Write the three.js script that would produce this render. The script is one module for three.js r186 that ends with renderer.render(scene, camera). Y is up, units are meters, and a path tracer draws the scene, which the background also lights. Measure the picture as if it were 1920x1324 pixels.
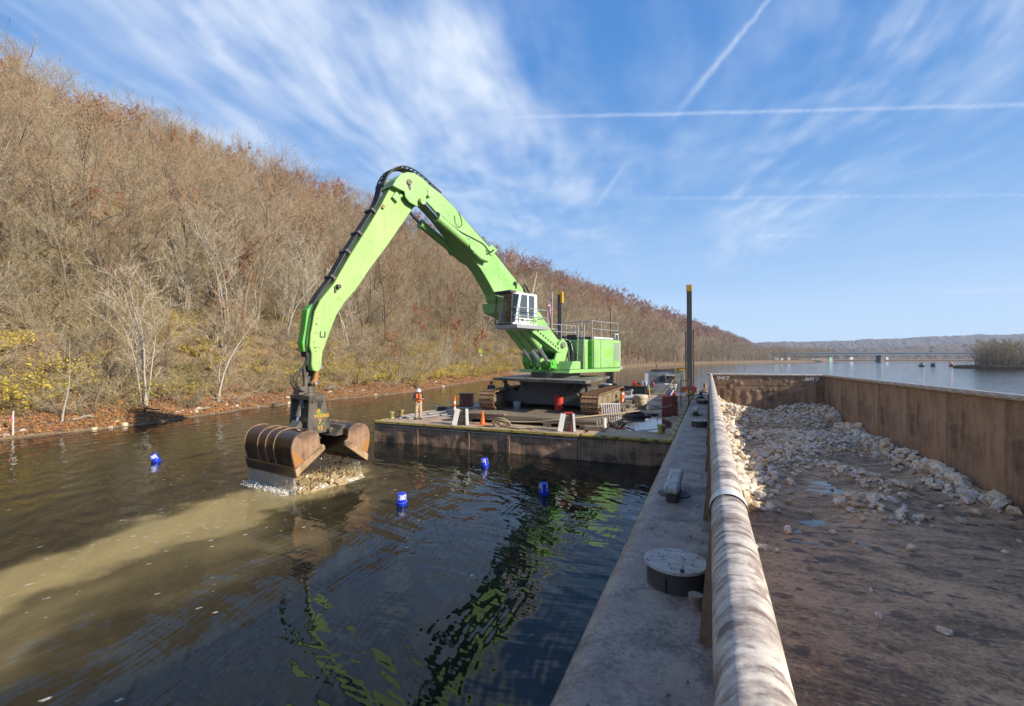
import * as THREE from 'three';
import { mergeGeometries, mergeVertices, toCreasedNormals } from 'three/addons/utils/BufferGeometryUtils.js';
import { RoundedBoxGeometry } from 'three/addons/geometries/RoundedBoxGeometry.js';
import { ConvexGeometry } from 'three/addons/geometries/ConvexGeometry.js';
import { MarchingCubes } from 'three/addons/objects/MarchingCubes.js';
import { FontLoader } from 'three/addons/loaders/FontLoader.js';
import { TextGeometry } from 'three/addons/geometries/TextGeometry.js';

// ---------------------------------------------------------------- camera, sky, sun, exposure
// World: x right, y up (river surface at 0), -z away from the photographer. W(X, Y, Z) takes Z as distance ahead.
const scene = new THREE.Scene();
const F = 850, EYE = 4.6, PITCH = Math.atan(10 / F);
const W = (X, Y, Z) => new THREE.Vector3(X, Y, -Z);
const camera = new THREE.PerspectiveCamera(2 * Math.atan(662 / F) * 180 / Math.PI, 1920 / 1324, 0.1, 9000);
camera.position.set(0, EYE, 0);
camera.rotation.x = PITCH;
scene.add(camera);
const renderer = new THREE.WebGLRenderer();
renderer.toneMapping = THREE.LinearToneMapping;
renderer.toneMappingExposure = 1.68;
renderer.shadowMap.enabled = true;

const R = (d) => d * Math.PI / 180;
function rng(seed) { let a = seed >>> 0; return () => { a = (a + 0x6D2B79F5) | 0; let t = Math.imul(a ^ (a >>> 15), 1 | a); t = (t + Math.imul(t ^ (t >>> 7), 61 | t)) ^ t; return ((t ^ (t >>> 14)) >>> 0) / 4294967296; }; }
const clamp = (x, a = 0, b = 1) => Math.min(b, Math.max(a, x));
const sstep = (a, b, x) => { const t = clamp((x - a) / (b - a)); return t * t * (3 - 2 * t); };
const lerp = (a, b, t) => a + (b - a) * t;
function hash2(x, y, s) { let h = Math.imul(x, 374761393) + Math.imul(y, 668265263) + Math.imul(s, 974711) | 0; h = Math.imul(h ^ (h >>> 13), 1274126177); h ^= h >>> 16; return (h >>> 0) / 4294967296; }
function vnoise(x, y, s = 0, px = 0, py = px) {       // value noise, optionally periodic
  const xi = Math.floor(x), yi = Math.floor(y), fx = x - xi, fy = y - yi, u = fx * fx * (3 - 2 * fx), v = fy * fy * (3 - 2 * fy);
  const m = (a, p) => p ? ((a % p) + p) % p : a;
  const x0 = m(xi, px), x1 = m(xi + 1, px), y0 = m(yi, py), y1 = m(yi + 1, py);
  return lerp(lerp(hash2(x0, y0, s), hash2(x1, y0, s), u), lerp(hash2(x0, y1, s), hash2(x1, y1, s), u), v);
}
function fbm(x, y, s = 0, oct = 4, px = 0, py = px) { let a = 0, w = 0.5, t = 0; for (let i = 0; i < oct; i++) { a += w * vnoise(x, y, s + i * 17, px, py); t += w; x *= 2; y *= 2; px *= 2; py *= 2; w *= 0.5; } return a / t; }

function pixelDir(px, py) { const x = (px - 960) / F, y = -(py - 662) / F, c = Math.cos(PITCH), s = Math.sin(PITCH); return new THREE.Vector3(x, y * c + s, -(c - y * s)).normalize(); }
function makeSky() {
  const w = 2048, h = 1024, d = new Float32Array(w * h * 4);
  const az = Math.atan((1250 - 960) / 850), ca = Math.cos(az), sa = Math.sin(az);
  const trails = [[1447, -6, 1238, 250, 0.0046, 0.42, 1], [830, 224, 1990, 195, 0.0024, 0.5, 0], [1080, 373, 1990, 365, 0.0018, 0.3, 0], [1395, 441, 1570, 443, 0.0018, 0.3, 2], [1690, 549, 1990, 542, 0.0026, 0.3, 0], [1180, 300, 1100, 410, 0.006, 0.22, 2], [330, -10, 450, 140, 0.016, 0.3, 2]].map(([a, b, c, e, wd, k, m]) => {
    const p = pixelDir(a, b), q = pixelDir(c, e), n = p.clone().cross(q).normalize(); return { p, q, n, wd: wd * 0.75, k: k * 0.9, m, t: n.clone().cross(p), len: p.angleTo(q) };
  });
  for (let j = 0; j < h; j++) {
    const lat = ((j + 0.5) / h - 0.5) * Math.PI, y = Math.sin(lat), cy = Math.cos(lat);
    for (let i = 0; i < w; i++) {
      const a = ((i + 0.5) / w - 0.5) * 2 * Math.PI, x = Math.cos(a) * cy, z = Math.sin(a) * cy;
      let r, g, b;
      const e = Math.max(0, y), k = 1 - Math.exp(-e * 5.2), k2 = 1 - Math.exp(-e * 1.9);
      r = lerp(0.72, lerp(0.15, 0.008, k2), k); g = lerp(0.86, lerp(0.45, 0.125, k2), k); b = lerp(0.98, lerp(0.86, 0.47, k2), k);
      if (y > 0.004) {
        const Y = y + 0.02, lt = (x * ca + z * sa) / Y, al = (x * sa - z * ca) / Y;
        const wx = lt + 0.5 * (fbm(al * 0.5, lt * 0.8, 3, 3) - 0.5), wa = al + 0.8 * (fbm(al * 0.6 + 9, lt * 0.9, 7, 3) - 0.5);
        const streak = fbm(wx * 3.2 + 30, wa * 0.8, 11, 6), fil = fbm(wx * 13 + 3 + wa, wa * 3 + wx * 2.5, 23, 5), wisp = fbm(wx * 6 - wa * 3.4, wa * 3.4 + wx * 6, 27, 6), big = fbm(wx * 1.1 + 4, wa * 0.7 + 2, 31, 3);
        const band = 0.95 * sstep(-1.75, -0.95, lt) * (1 - sstep(-0.62, -0.12, lt)) + 1.1 * sstep(0.25, 0.5, lt) * (1 - sstep(0.72, 1.2, lt)) + 0.5 * (1 - sstep(-1.9, -1.2, lt)) + 0.4;
        let c = band * sstep(0.3, 0.86, 0.3 * streak + 0.3 * big + 0.18 * fil + 0.26 * wisp) * (0.72 + 0.32 * fil + 0.3 * wisp);
        c *= 0.78 * sstep(0.1, 0.42, y) * (1 - 0.35 * sstep(0.6, 1.0, y));
        c += 0.10 * sstep(0.5, 0.75, fbm(al * 0.25 + 3, lt * 0.12, 41, 4)) * sstep(0.02, 0.08, y) * (1 - sstep(0.16, 0.3, y));
        const dir = { x, y, z };
        for (const t of trails) {
          const dn = t.n.x * x + t.n.y * y + t.n.z * z;
          if (Math.abs(dn) > 0.06) continue;
          const u = Math.atan2(t.t.x * x + t.t.y * y + t.t.z * z, t.p.x * x + t.p.y * y + t.p.z * z) / t.len;
          if (u < -0.1 || u > 1.1) continue;
          const wob = (fbm(u * 22, t.wd * 9e3, 5, 3) - 0.5) * t.wd * 1.2;
          const grow = t.m === 1 ? 0.7 + 1.5 * u : t.m === 0 ? 1.3 - 0.5 * u : 1;
          const fade = t.m === 0 ? sstep(0, 0.45, u) : t.m === 1 ? sstep(1.05, 0.45, u) * sstep(-0.3, 0, u) : sstep(0, 0.3, u) * sstep(1, 0.6, u);
          c += t.k * fade * Math.exp(-Math.pow((dn + wob) / (t.wd * grow), 2)) * (0.5 + 0.8 * fbm(u * 40, dn * 400, 77, 3));
        }
        c = clamp(c, 0, 0.85);
        r = lerp(r, 0.84, c); g = lerp(g, 0.90, c); b = lerp(b, 0.98, c);
      } else if (y < 0) { const t = sstep(0, -0.06, y); r = lerp(r, 0.07, t); g = lerp(g, 0.085, t); b = lerp(b, 0.09, t); }
      r *= 0.62; g *= 0.635; b *= 0.665; const o = (j * w + i) * 4; d[o] = r; d[o + 1] = g; d[o + 2] = b; d[o + 3] = 1;
    }
  }
  const t = new THREE.DataTexture(d, w, h, THREE.RGBAFormat, THREE.FloatType);
  t.mapping = THREE.EquirectangularReflectionMapping; t.magFilter = t.minFilter = THREE.LinearFilter; t.colorSpace = THREE.LinearSRGBColorSpace; t.needsUpdate = true;
  return t;
}
const skyTexture = makeSky();
scene.background = skyTexture; scene.environment = skyTexture;
const SUN_AZ = R(30), SUN_EL = R(25.5);              // from the right and a little behind the photographer, low winter sun
const sunDir = new THREE.Vector3(Math.cos(SUN_AZ) * Math.cos(SUN_EL), Math.sin(SUN_EL), Math.sin(SUN_AZ) * Math.cos(SUN_EL));
const sun = new THREE.DirectionalLight(new THREE.Color().setRGB(1.0, 0.90, 0.74), 5);
sun.position.copy(sunDir).multiplyScalar(150); sun.castShadow = true; sun.shadow.mapSize.set(4096, 4096);
Object.assign(sun.shadow.camera, { left: -120, right: 120, top: 120, bottom: -120, near: 1, far: 500 });
scene.add(sun); scene.add(sun.target);

// ---------------------------------------------------------------- helpers
const taken = {};
function numbered(name) { const n = taken[name] = (taken[name] ?? -1) + 1; return n ? `${name}_${String(n).padStart(3, '0')}` : name; }
function shade(o) { o.traverse((m) => { if (m.isMesh) m.castShadow = m.receiveShadow = true; }); return o; }
function tag(o, label, category, group, kind) { if (label) o.userData.label = label; if (category) o.userData.category = category; if (group) o.userData.group = group; if (kind) o.userData.kind = kind; return o; }
function thing(name, label, category, pos, turn = 0, group) { const o = new THREE.Group(); o.name = numbered(name); scene.add(o); if (pos) o.position.copy(pos); o.rotation.y = turn; return tag(o, label, category, group); }
function part(name, geo, mat, parent, label) { const m = new THREE.Mesh(Array.isArray(geo) ? merge(geo) : geo, mat); m.name = name; m.castShadow = m.receiveShadow = true; parent.add(m); if (label) m.userData.label = label; return m; }
function solid(name, geo, mat, label, category, group) { const m = part(numbered(name), geo, mat, scene); return tag(m, label, category, group); }
function structure(name, geo, mat, label) { const m = part(numbered(name), geo, mat, scene); m.userData.kind = 'structure'; if (label) m.userData.label = label; return m; }
function plain(g) { const n = g.index ? g.toNonIndexed() : g; for (const k of Object.keys(n.attributes)) if (!['position', 'normal', 'uv'].includes(k)) n.deleteAttribute(k); if (!n.attributes.normal) n.computeVertexNormals(); if (!n.attributes.uv) n.setAttribute('uv', new THREE.BufferAttribute(new Float32Array(n.attributes.position.count * 2), 2)); n.morphAttributes = {}; return n; }
function merge(list) { return list.length === 1 ? list[0] : mergeGeometries(list.map(plain)); }
function boxUV(g, s = 1) {                           // uv in metres from the main direction of each face
  g = plain(g); const p = g.attributes.position, n = g.attributes.normal, uv = g.attributes.uv;
  for (let i = 0; i < p.count; i += 3) {
    let ax = 0, ay = 0, az = 0; for (let k = 0; k < 3; k++) { ax += Math.abs(n.getX(i + k)); ay += Math.abs(n.getY(i + k)); az += Math.abs(n.getZ(i + k)); }
    for (let k = 0; k < 3; k++) { const x = p.getX(i + k), y = p.getY(i + k), z = p.getZ(i + k); if (ay >= ax && ay >= az) uv.setXY(i + k, x * s, z * s); else if (ax >= az) uv.setXY(i + k, z * s, y * s); else uv.setXY(i + k, x * s, y * s); }
  }
  return g;
}
function bx(w, h, d, x = 0, y = 0, z = 0, rx = 0, ry = 0, rz = 0) { const g = new THREE.BoxGeometry(w, h, d); if (rx) g.rotateX(rx); if (ry) g.rotateY(ry); if (rz) g.rotateZ(rz); return boxUV(g.translate(x, y, z)); }
function rb(w, h, d, x = 0, y = 0, z = 0, r = 0.02, seg = 1) { return boxUV(new RoundedBoxGeometry(w, h, d, seg, Math.min(r, w / 2.01, h / 2.01, d / 2.01)).translate(x, y, z)); }
function cyl(r0, r1, h, x = 0, y = 0, z = 0, seg = 16, open = false) { return plain(new THREE.CylinderGeometry(r1, r0, h, seg, 1, open).translate(x, y + h / 2, z)); }
function v3(a) { return a.isVector3 ? a : new THREE.Vector3(a[0], a[1], a[2]); }
function rod(a, b, r, seg = 8, r1 = r) { a = v3(a); b = v3(b); const d = b.clone().sub(a), l = d.length(), g = new THREE.CylinderGeometry(r1, r, l, seg, 1); g.translate(0, l / 2, 0); g.applyQuaternion(new THREE.Quaternion().setFromUnitVectors(new THREE.Vector3(0, 1, 0), d.normalize())); return plain(g.translate(a.x, a.y, a.z)); }
function bar(a, b, w, h) { a = v3(a); b = v3(b); const d = b.clone().sub(a), l = d.length(), g = new THREE.BoxGeometry(w, h, l); const m = new THREE.Matrix4().lookAt(b, a, Math.abs(d.y / l) > 0.97 ? new THREE.Vector3(1, 0, 0) : new THREE.Vector3(0, 1, 0)); g.applyMatrix4(m); const c = a.clone().add(b).multiplyScalar(0.5); return boxUV(g.translate(c.x, c.y, c.z)); }
function tube(pts, r, seg = 24, rs = 6, closed = false) { return plain(new THREE.TubeGeometry(new THREE.CatmullRomCurve3(pts.map(v3), closed, 'centripetal'), seg, r, rs, closed)); }
function slab(poly, t, bevel = 0, holes = []) {      // outline in x,y; thickness along z, centred
  const s = new THREE.Shape(poly.map(([x, y]) => new THREE.Vector2(x, y)));
  for (const h of holes) { const p = new THREE.Path(); if (h.length === 3 && typeof h[0] === 'number') p.absarc(h[0], h[1], h[2], 0, Math.PI * 2, true); else p.setFromPoints(h.map(([x, y]) => new THREE.Vector2(x, y))); s.holes.push(p); }
  const g = new THREE.ExtrudeGeometry(s, { depth: t - 2 * bevel, bevelEnabled: bevel > 0, bevelThickness: bevel, bevelSize: bevel, bevelOffset: -bevel, bevelSegments: 1, curveSegments: 16 });
  return boxUV(g.translate(0, 0, -t / 2 + bevel));
}
function move(g, x, y, z, ry = 0) { if (ry) g.rotateY(ry); return g.translate(x, y, z); }

// ---------------------------------------------------------------- procedural textures
const enc = (c) => 255 * (c <= 0.0031308 ? 12.92 * Math.max(0, c) : 1.055 * Math.pow(Math.min(1, c), 1 / 2.4) - 0.055);
function texture(w, h, fn, color = true, wrap = THREE.RepeatWrapping) {
  const d = new Uint8Array(w * h * 4);
  for (let j = 0; j < h; j++) for (let i = 0; i < w; i++) {
    const c = fn((i + 0.5) / w, (j + 0.5) / h, i, j), o = (j * w + i) * 4;
    if (color) { d[o] = enc(c[0]); d[o + 1] = enc(c[1]); d[o + 2] = enc(c[2]); } else d[o] = d[o + 1] = d[o + 2] = 255 * clamp(c);
    d[o + 3] = 255;
  }
  const t = new THREE.DataTexture(d, w, h, THREE.RGBAFormat, THREE.UnsignedByteType);
  t.wrapS = t.wrapT = wrap; t.magFilter = THREE.LinearFilter; t.minFilter = THREE.LinearMipmapLinearFilter; t.generateMipmaps = true;
  t.colorSpace = color ? THREE.SRGBColorSpace : THREE.NoColorSpace; t.needsUpdate = true; return t;
}
function rep(t, x, y = x) { const c = t.clone(); c.repeat.set(x, y); c.needsUpdate = true; return c; }
const mixc = (a, b, t) => [lerp(a[0], b[0], t), lerp(a[1], b[1], t), lerp(a[2], b[2], t)];
const lin = (r, g, b) => new THREE.Color().setRGB(r, g, b);
const std = (o) => new THREE.MeshStandardMaterial(o);
const flat = (r, g, b, rough = 0.7, metal = 0, extra = {}) => std({ color: lin(r, g, b), roughness: rough, metalness: metal, ...extra });
const grainBump = texture(512, 512, (u, v) => fbm(u * 24, v * 24, 5, 5, 24), false);
const coarseBump = texture(512, 512, (u, v) => fbm(u * 6, v * 6, 9, 6, 6), false);
// ---------------------------------------------------------------- the river
const A_ = [Math.sin(R(23.5)), Math.cos(R(23.5))], N_ = [Math.cos(R(23.5)), -Math.sin(R(23.5))];   // along and across the moored barges (X, Z)
const at = (n, s, y) => W(n * N_[0] + s * A_[0], y, n * N_[1] + s * A_[1]);
const BARGE_TURN = -R(23.5);
const RX = Math.sin(R(32)), RZ = Math.cos(R(32));     // along the valley: r; up the left bank: q
const fromRQ = (r, q) => [r * RX - q * RZ, r * RZ + q * RX];
const toRQ = (X, Z) => [X * RX + Z * RZ, -X * RZ + Z * RX];
function segDist(x, y, a, b, c, d) { const t = clamp(((x - a) * (c - a) + (y - b) * (d - b)) / ((c - a) ** 2 + (d - b) ** 2)); return Math.hypot(x - a - t * (c - a), y - b - t * (d - b)); }
const waterMap = texture(2048, 2048, (u, v) => {       // suspended silt and foam flecks round the grab; 60 m by 60 m
  const X = -46 + u * 60, Z = -6 + v * 60;
  const n3 = (o) => 4.2 * (fbm(X * 0.16 + o, Z * 0.16, 3 + o, 3) - 0.5) + 1.5 * (fbm(X * 0.55, Z * 0.55 + o, 4 + o, 3) - 0.5) + 1.0 * (fbm(X * 1.6 + o, Z * 1.6, 6 + o, 3) - 0.5), wx = X + n3(1), wz = Z + n3(40);
  let k = 0;
  for (const [a, b, c, d, w0, s] of [[-6.6, 16.6, -8.2, 14.2, 1.9, 1], [-8.2, 14.2, -9.8, 12.0, 1.9, 1], [-9.8, 12.0, -10.0, 9.4, 1.9, 0.95], [-10.0, 9.4, -9.2, 6.0, 1.5, 0.8], [-9.2, 6.0, -9.6, -3, 1.6, 0.7], [-5.2, 14.2, -6.0, 11.2, 1.4, 0.25], [-6.0, 11.2, -7.2, 7.5, 1.6, 0.3], [-7.2, 7.5, -8, -3, 1.8, 0.34], [-7.6, 13.4, -8.8, 1, 2.8, 0.36]]) {
    const q = segDist(wx, wz, a, b, c, d) / w0; k = Math.max(k, s * Math.exp(-q * q * 1.5) * 1);
  }
  k *= 0.62 + 0.72 * fbm(X * 0.7, Z * 0.7, 12, 5);
  k = 0.35 * clamp(k * 1.1) + 0.65 * sstep(0.16, 0.78, k * 1.1);
  let c = mixc([0.010, 0.011, 0.008], [0.29, 0.225, 0.10], Math.pow(k, 1.15));
  // foam flecks drift in lines
  const cell = 0.13, ci = Math.floor(X / cell), cj = Math.floor(Z / cell), h = hash2(ci, cj, 91);
  const dens = 0.075 * sstep(0.3, 0.62, fbm(X * 0.35 + Z * 0.5, Z * 0.9 - X * 0.3, 61, 4)) * (0.25 + 1.2 * k) * sstep(2, -2.5, X * 0.92 - Z * 0.4 + 4.5);
  if (h < dens) { const fx = (X / cell - ci) - 0.3 - 0.4 * hash2(ci, cj, 5), fz = (Z / cell - cj) - 0.3 - 0.4 * hash2(ci, cj, 6); const rr = 0.1 + 0.26 * hash2(ci, cj, 8) ** 2; const a = fx * 0.8 + fz * 0.6, b = -fx * 0.6 + fz * 0.8; if (a * a * 0.5 + b * b * 2.2 < rr * rr) c = mixc(c, [0.5, 0.48, 0.42], 0.85); }
  const ef = Math.min(u, v, 1 - u, 1 - v); return mixc([0.010, 0.011, 0.008], c, sstep(0, 0.03, ef));
}, true, THREE.ClampToEdgeWrapping);
const WAVES = (() => { const r = rng(77), list = []; for (let i = 0; i < 46; i++) { const k = 5 * Math.pow(19, i / 45), a = R(205) + (r() - 0.5) * 2.1; list.push([Math.round(k * Math.cos(a)), Math.round(k * Math.sin(a)), r() * 6.28, 1 / Math.pow(k, 1.0) * (0.6 + r())]); } return list; })();
const waveBump = (() => {                                // ripple heights as floats, normalised, 11 m tile
  const n = 1024, h = new Float32Array(n * n); let lo = 9, hi = -9;
  for (let j = 0; j < n; j++) for (let i = 0; i < n; i++) { const u = i / n, v = j / n, wu = u + 0.014 * Math.sin(6.283 * (v * 2 + u)), wv = v + 0.014 * Math.sin(6.283 * (u * 3 - v)); let s = 0; for (const [a, b, p, w] of WAVES) s += w * Math.sin(6.283 * (a * wu + b * wv) + p); s *= 0.55 + 0.9 * fbm(u * 4, v * 4, 8, 3, 4); h[j * n + i] = s; lo = Math.min(lo, s); hi = Math.max(hi, s); }
  const d = new Float32Array(n * n * 4); for (let k = 0; k < n * n; k++) { d[4 * k] = d[4 * k + 1] = d[4 * k + 2] = (h[k] - lo) / (hi - lo); d[4 * k + 3] = 1; }
  const t = new THREE.DataTexture(d, n, n, THREE.RGBAFormat, THREE.FloatType); t.wrapS = t.wrapT = THREE.RepeatWrapping; t.magFilter = THREE.LinearFilter; t.colorSpace = THREE.NoColorSpace; t.needsUpdate = true; return t;
})();
{
  const sheet = new THREE.Shape([[-4500, -4500], [4500, -4500], [4500, 4500], [-4500, 4500]].map(([x, y]) => new THREE.Vector2(x, y))), hole = new THREE.Path();
  hole.setFromPoints([[-1.24, -7.9], [-1.24, 52.7], [10.08, 52.7], [10.08, -7.9]].map(([n, s]) => { const v = at(n, s, 0); return new THREE.Vector2(v.x, -v.z); })); sheet.holes.push(hole);   // the hopper barge floats in this opening
  const g = new THREE.ShapeGeometry(sheet).rotateX(-Math.PI / 2).toNonIndexed();
  const p = g.attributes.position, a = new Float32Array(p.count * 2), b = new Float32Array(p.count * 2);
  for (let i = 0; i < p.count; i++) { const X = p.getX(i), Z = -p.getZ(i); a[2 * i] = (X + 46) / 60; a[2 * i + 1] = (Z + 6) / 60; b[2 * i] = X / 11; b[2 * i + 1] = Z / 11; }
  g.setAttribute('uv', new THREE.BufferAttribute(a, 2)); g.setAttribute('uv1', new THREE.BufferAttribute(b, 2));
  waveBump.channel = 1;
  const water = new THREE.MeshPhysicalMaterial({ map: waterMap, bumpMap: waveBump, bumpScale: 0.045, roughness: 0.03, ior: 1.333 });
  structure('river', g, water, 'dark river with a tan silt plume drifting from the grab');
}

// ---------------------------------------------------------------- terrain of the left bank
const SHORE = [[-120, 37], [6.4, 38.1], [13, 38.4], [18.5, 40.2], [22.6, 42.4], [30.5, 43.5], [41.5, 43.8], [52, 46.6], [75, 54.9], [98, 61], [244, 71], [311, 69.4], [447, 62], [555, 35], [797, -45], [1000, -60], [3200, -60]];
function interp(t, x) { if (x <= t[0][0]) return t[0][1]; for (let i = 1; i < t.length; i++) if (x <= t[i][0]) return lerp(t[i - 1][1], t[i][1], (x - t[i - 1][0]) / (t[i][0] - t[i - 1][0])); return t[t.length - 1][1]; }
const shoreQ = (r) => interp(SHORE, r) + 0.9 * (fbm(r * 0.22, 1, 71, 3) - 0.5);
const footQ = (r) => r < 98 ? interp(SHORE, r) : interp([[98, 61], [244, 74], [400, 82], [3200, 82]], r);
function ground(r, q) {
  const t = q - shoreQ(r), f = footQ(r), RIDGE = 200, top = 77 * (1 - 0.9 * sstep(2300, 3100, r));
  if (t < 0) return Math.max(-2.5, t * 0.42);
  let h = t < 3.2 ? 0.03 + 0.33 * t : 1.09 + 0.24 * Math.min(t - 3.2, 4);
  const u = q - f - 5;
  if (u > 0) { const k = top / (RIDGE - f - 5), s = q < RIDGE ? u * k : top - (q - RIDGE) * 0.25; const br = sstep(0, 9, u); h = lerp(h, Math.max(h, 1.6 + s), br); }
  h += (fbm(r * 0.06, q * 0.06, 51, 4) - 0.5) * 5 * sstep(8, 40, q - f) + (fbm(r * 0.7, q * 0.7, 53, 3) - 0.5) * 0.42 * sstep(0.2, 2.5, t);
  return h;
}
const litterMap = texture(1024, 1024, (u, v) => {
  const a = fbm(u * 8, v * 8, 3, 5, 8), b = fbm(u * 60, v * 60, 7, 3, 60), c = hash2(Math.floor(u * 300), Math.floor(v * 300), 4);
  let k = mixc([0.085, 0.06, 0.034], [0.24, 0.16, 0.085], sstep(0.3, 0.7, a * 0.5 + b * 0.5)); if (c > 0.7) k = mixc(k, [0.32, 0.19, 0.08], (c - 0.7) * 2.6); if (c < 0.12) k = mixc(k, [0.05, 0.04, 0.03], 0.6); return k;
});
{
  const rs = []; for (let r = -90; r < 3100;) { rs.push(r); r += r < 60 ? 0.9 : 0.9 + (r - 60) * 0.035; }
  const qs = [-7, -4, -2, -1, -0.5, 0, 0.4, 0.8, 1.2, 1.7, 2.2, 2.7, 3.2, 4, 5, 6, 7, 8, 10, 12, 15, 18, 22, 26, 31, 37, 44, 52, 62, 74, 88, 104, 122, 142, 162, 182, 215, 260];
  const pos = [], uv = [], idx = [];
  for (const r of rs) { const s = shoreQ(r); for (const dq of qs) { const q = s + dq, [X, Z] = fromRQ(r, q); pos.push(X, ground(r, q), -Z); uv.push(r / 3.1, q / 3.1); } }
  for (let i = 0; i + 1 < rs.length; i++) for (let j = 0; j + 1 < qs.length; j++) { const a = i * qs.length + j, b = a + qs.length; idx.push(a, b, a + 1, a + 1, b, b + 1); }
  const g = new THREE.BufferGeometry(); g.setAttribute('position', new THREE.Float32BufferAttribute(pos, 3)); g.setAttribute('uv', new THREE.Float32BufferAttribute(uv, 2)); g.setIndex(idx); g.computeVertexNormals();
  structure('hillside', g, std({ map: litterMap, bumpMap: grainBump, bumpScale: 0.05, roughness: 1 }), 'steep wooded hillside with fallen leaves down to the river');
}

// ---------------------------------------------------------------- far valley: hills, flat land, right bank
const farWood = texture(1024, 512, (u, v) => { const a = fbm(u * 90, v * 45, 3, 4, 90, 45), b = fbm(u * 14, v * 7, 8, 4, 14, 7); return mixc([0.075, 0.056, 0.045], [0.18, 0.132, 0.098], sstep(0.3, 0.7, a * 0.6 + b * 0.4)); });
function hillRange(name, label, pts, depth, seed, bumps) {
  // pts: [X, Z, height] along the crest; a wooded mass with a ragged crown line
  const pos = [], uv = [], idx = []; const rows = 18, cols = 420; let m = 0;
  for (let i = 0; i <= cols; i++) {
    const t = i / cols * (pts.length - 1), k = Math.min(pts.length - 2, Math.floor(t)), f = t - k, e = f * f * (3 - 2 * f);
    const X = lerp(pts[k][0], pts[k + 1][0], f), Z = lerp(pts[k][1], pts[k + 1][1], f), H = lerp(pts[k][2], pts[k + 1][2], e);
    for (let j = 0; j <= rows; j++) {
      const w = j / rows, prof = Math.sin(w * Math.PI / 2), back = depth * (1 - w);
      const l = Math.hypot(X, Z), z = Z - back * Z / l, x = X - back * X / l;
      const h = H * prof * (0.9 + 0.2 * fbm(i * 0.06, j * 0.3, seed, 3)) + bumps * (fbm(i * 1.3, j * 1.7, seed + 5, 2) - 0.5) * (j ? 1 : 0);
      pos.push(x, Math.max(-1, h), -z); uv.push(i / 40, w * 2);
    }
    m++;
  }
  for (let i = 0; i < cols; i++) for (let j = 0; j < rows; j++) { const a = i * (rows + 1) + j, b = a + rows + 1; idx.push(a, b, a + 1, a + 1, b, b + 1); }
  const g = new THREE.BufferGeometry(); g.setAttribute('position', new THREE.Float32BufferAttribute(pos, 3)); g.setAttribute('uv', new THREE.Float32BufferAttribute(uv, 2)); g.setIndex(idx); g.computeVertexNormals();
  return structure(name, g, std({ map: farWood, roughness: 1, side: THREE.DoubleSide }), label);
}
hillRange('far_hills', 'bluish wooded hills closing the valley', [[600, 3300, 30], [1500, 3300, 105], [2000, 3250, 120], [2600, 3200, 135], [3300, 2900, 160], [4200, 2500, 170], [4800, 1600, 150]], 1300, 5, 14);
hillRange('low_hills', 'low wooded rise behind the bridge', [[700, 1750, 14], [1000, 1700, 30], [1400, 1500, 46], [1900, 1250, 62], [2300, 900, 70], [2500, 400, 70]], 420, 15, 9);
{ // flat land behind the bridge and the right-hand point of land
  const land = (name, label, outline, h) => {
    const s = new THREE.Shape(outline.map(([X, Z]) => new THREE.Vector2(X, Z)));
    const g = boxUV(new THREE.ExtrudeGeometry(s, { depth: h + 1.5, bevelEnabled: true, bevelThickness: 0.8, bevelSize: 2.2, bevelSegments: 2 }).rotateX(-Math.PI / 2).translate(0, -1.6, 0), 0.3);
    return structure(name, g, std({ map: litterMap, roughness: 1 }), label);
  };
  land('far_bank', 'far river bank behind the bridge', [[560, 840], [900, 760], [1300, 560], [2400, 300], [2600, 900], [900, 2000], [500, 1500]], 1.8);
  land('right_bank', 'wooded point of land on the right', [[212, 214], [216, 206], [234, 182], [286, 124], [420, 60], [520, 160], [380, 270], [260, 240]], 0.9);
}
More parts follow.
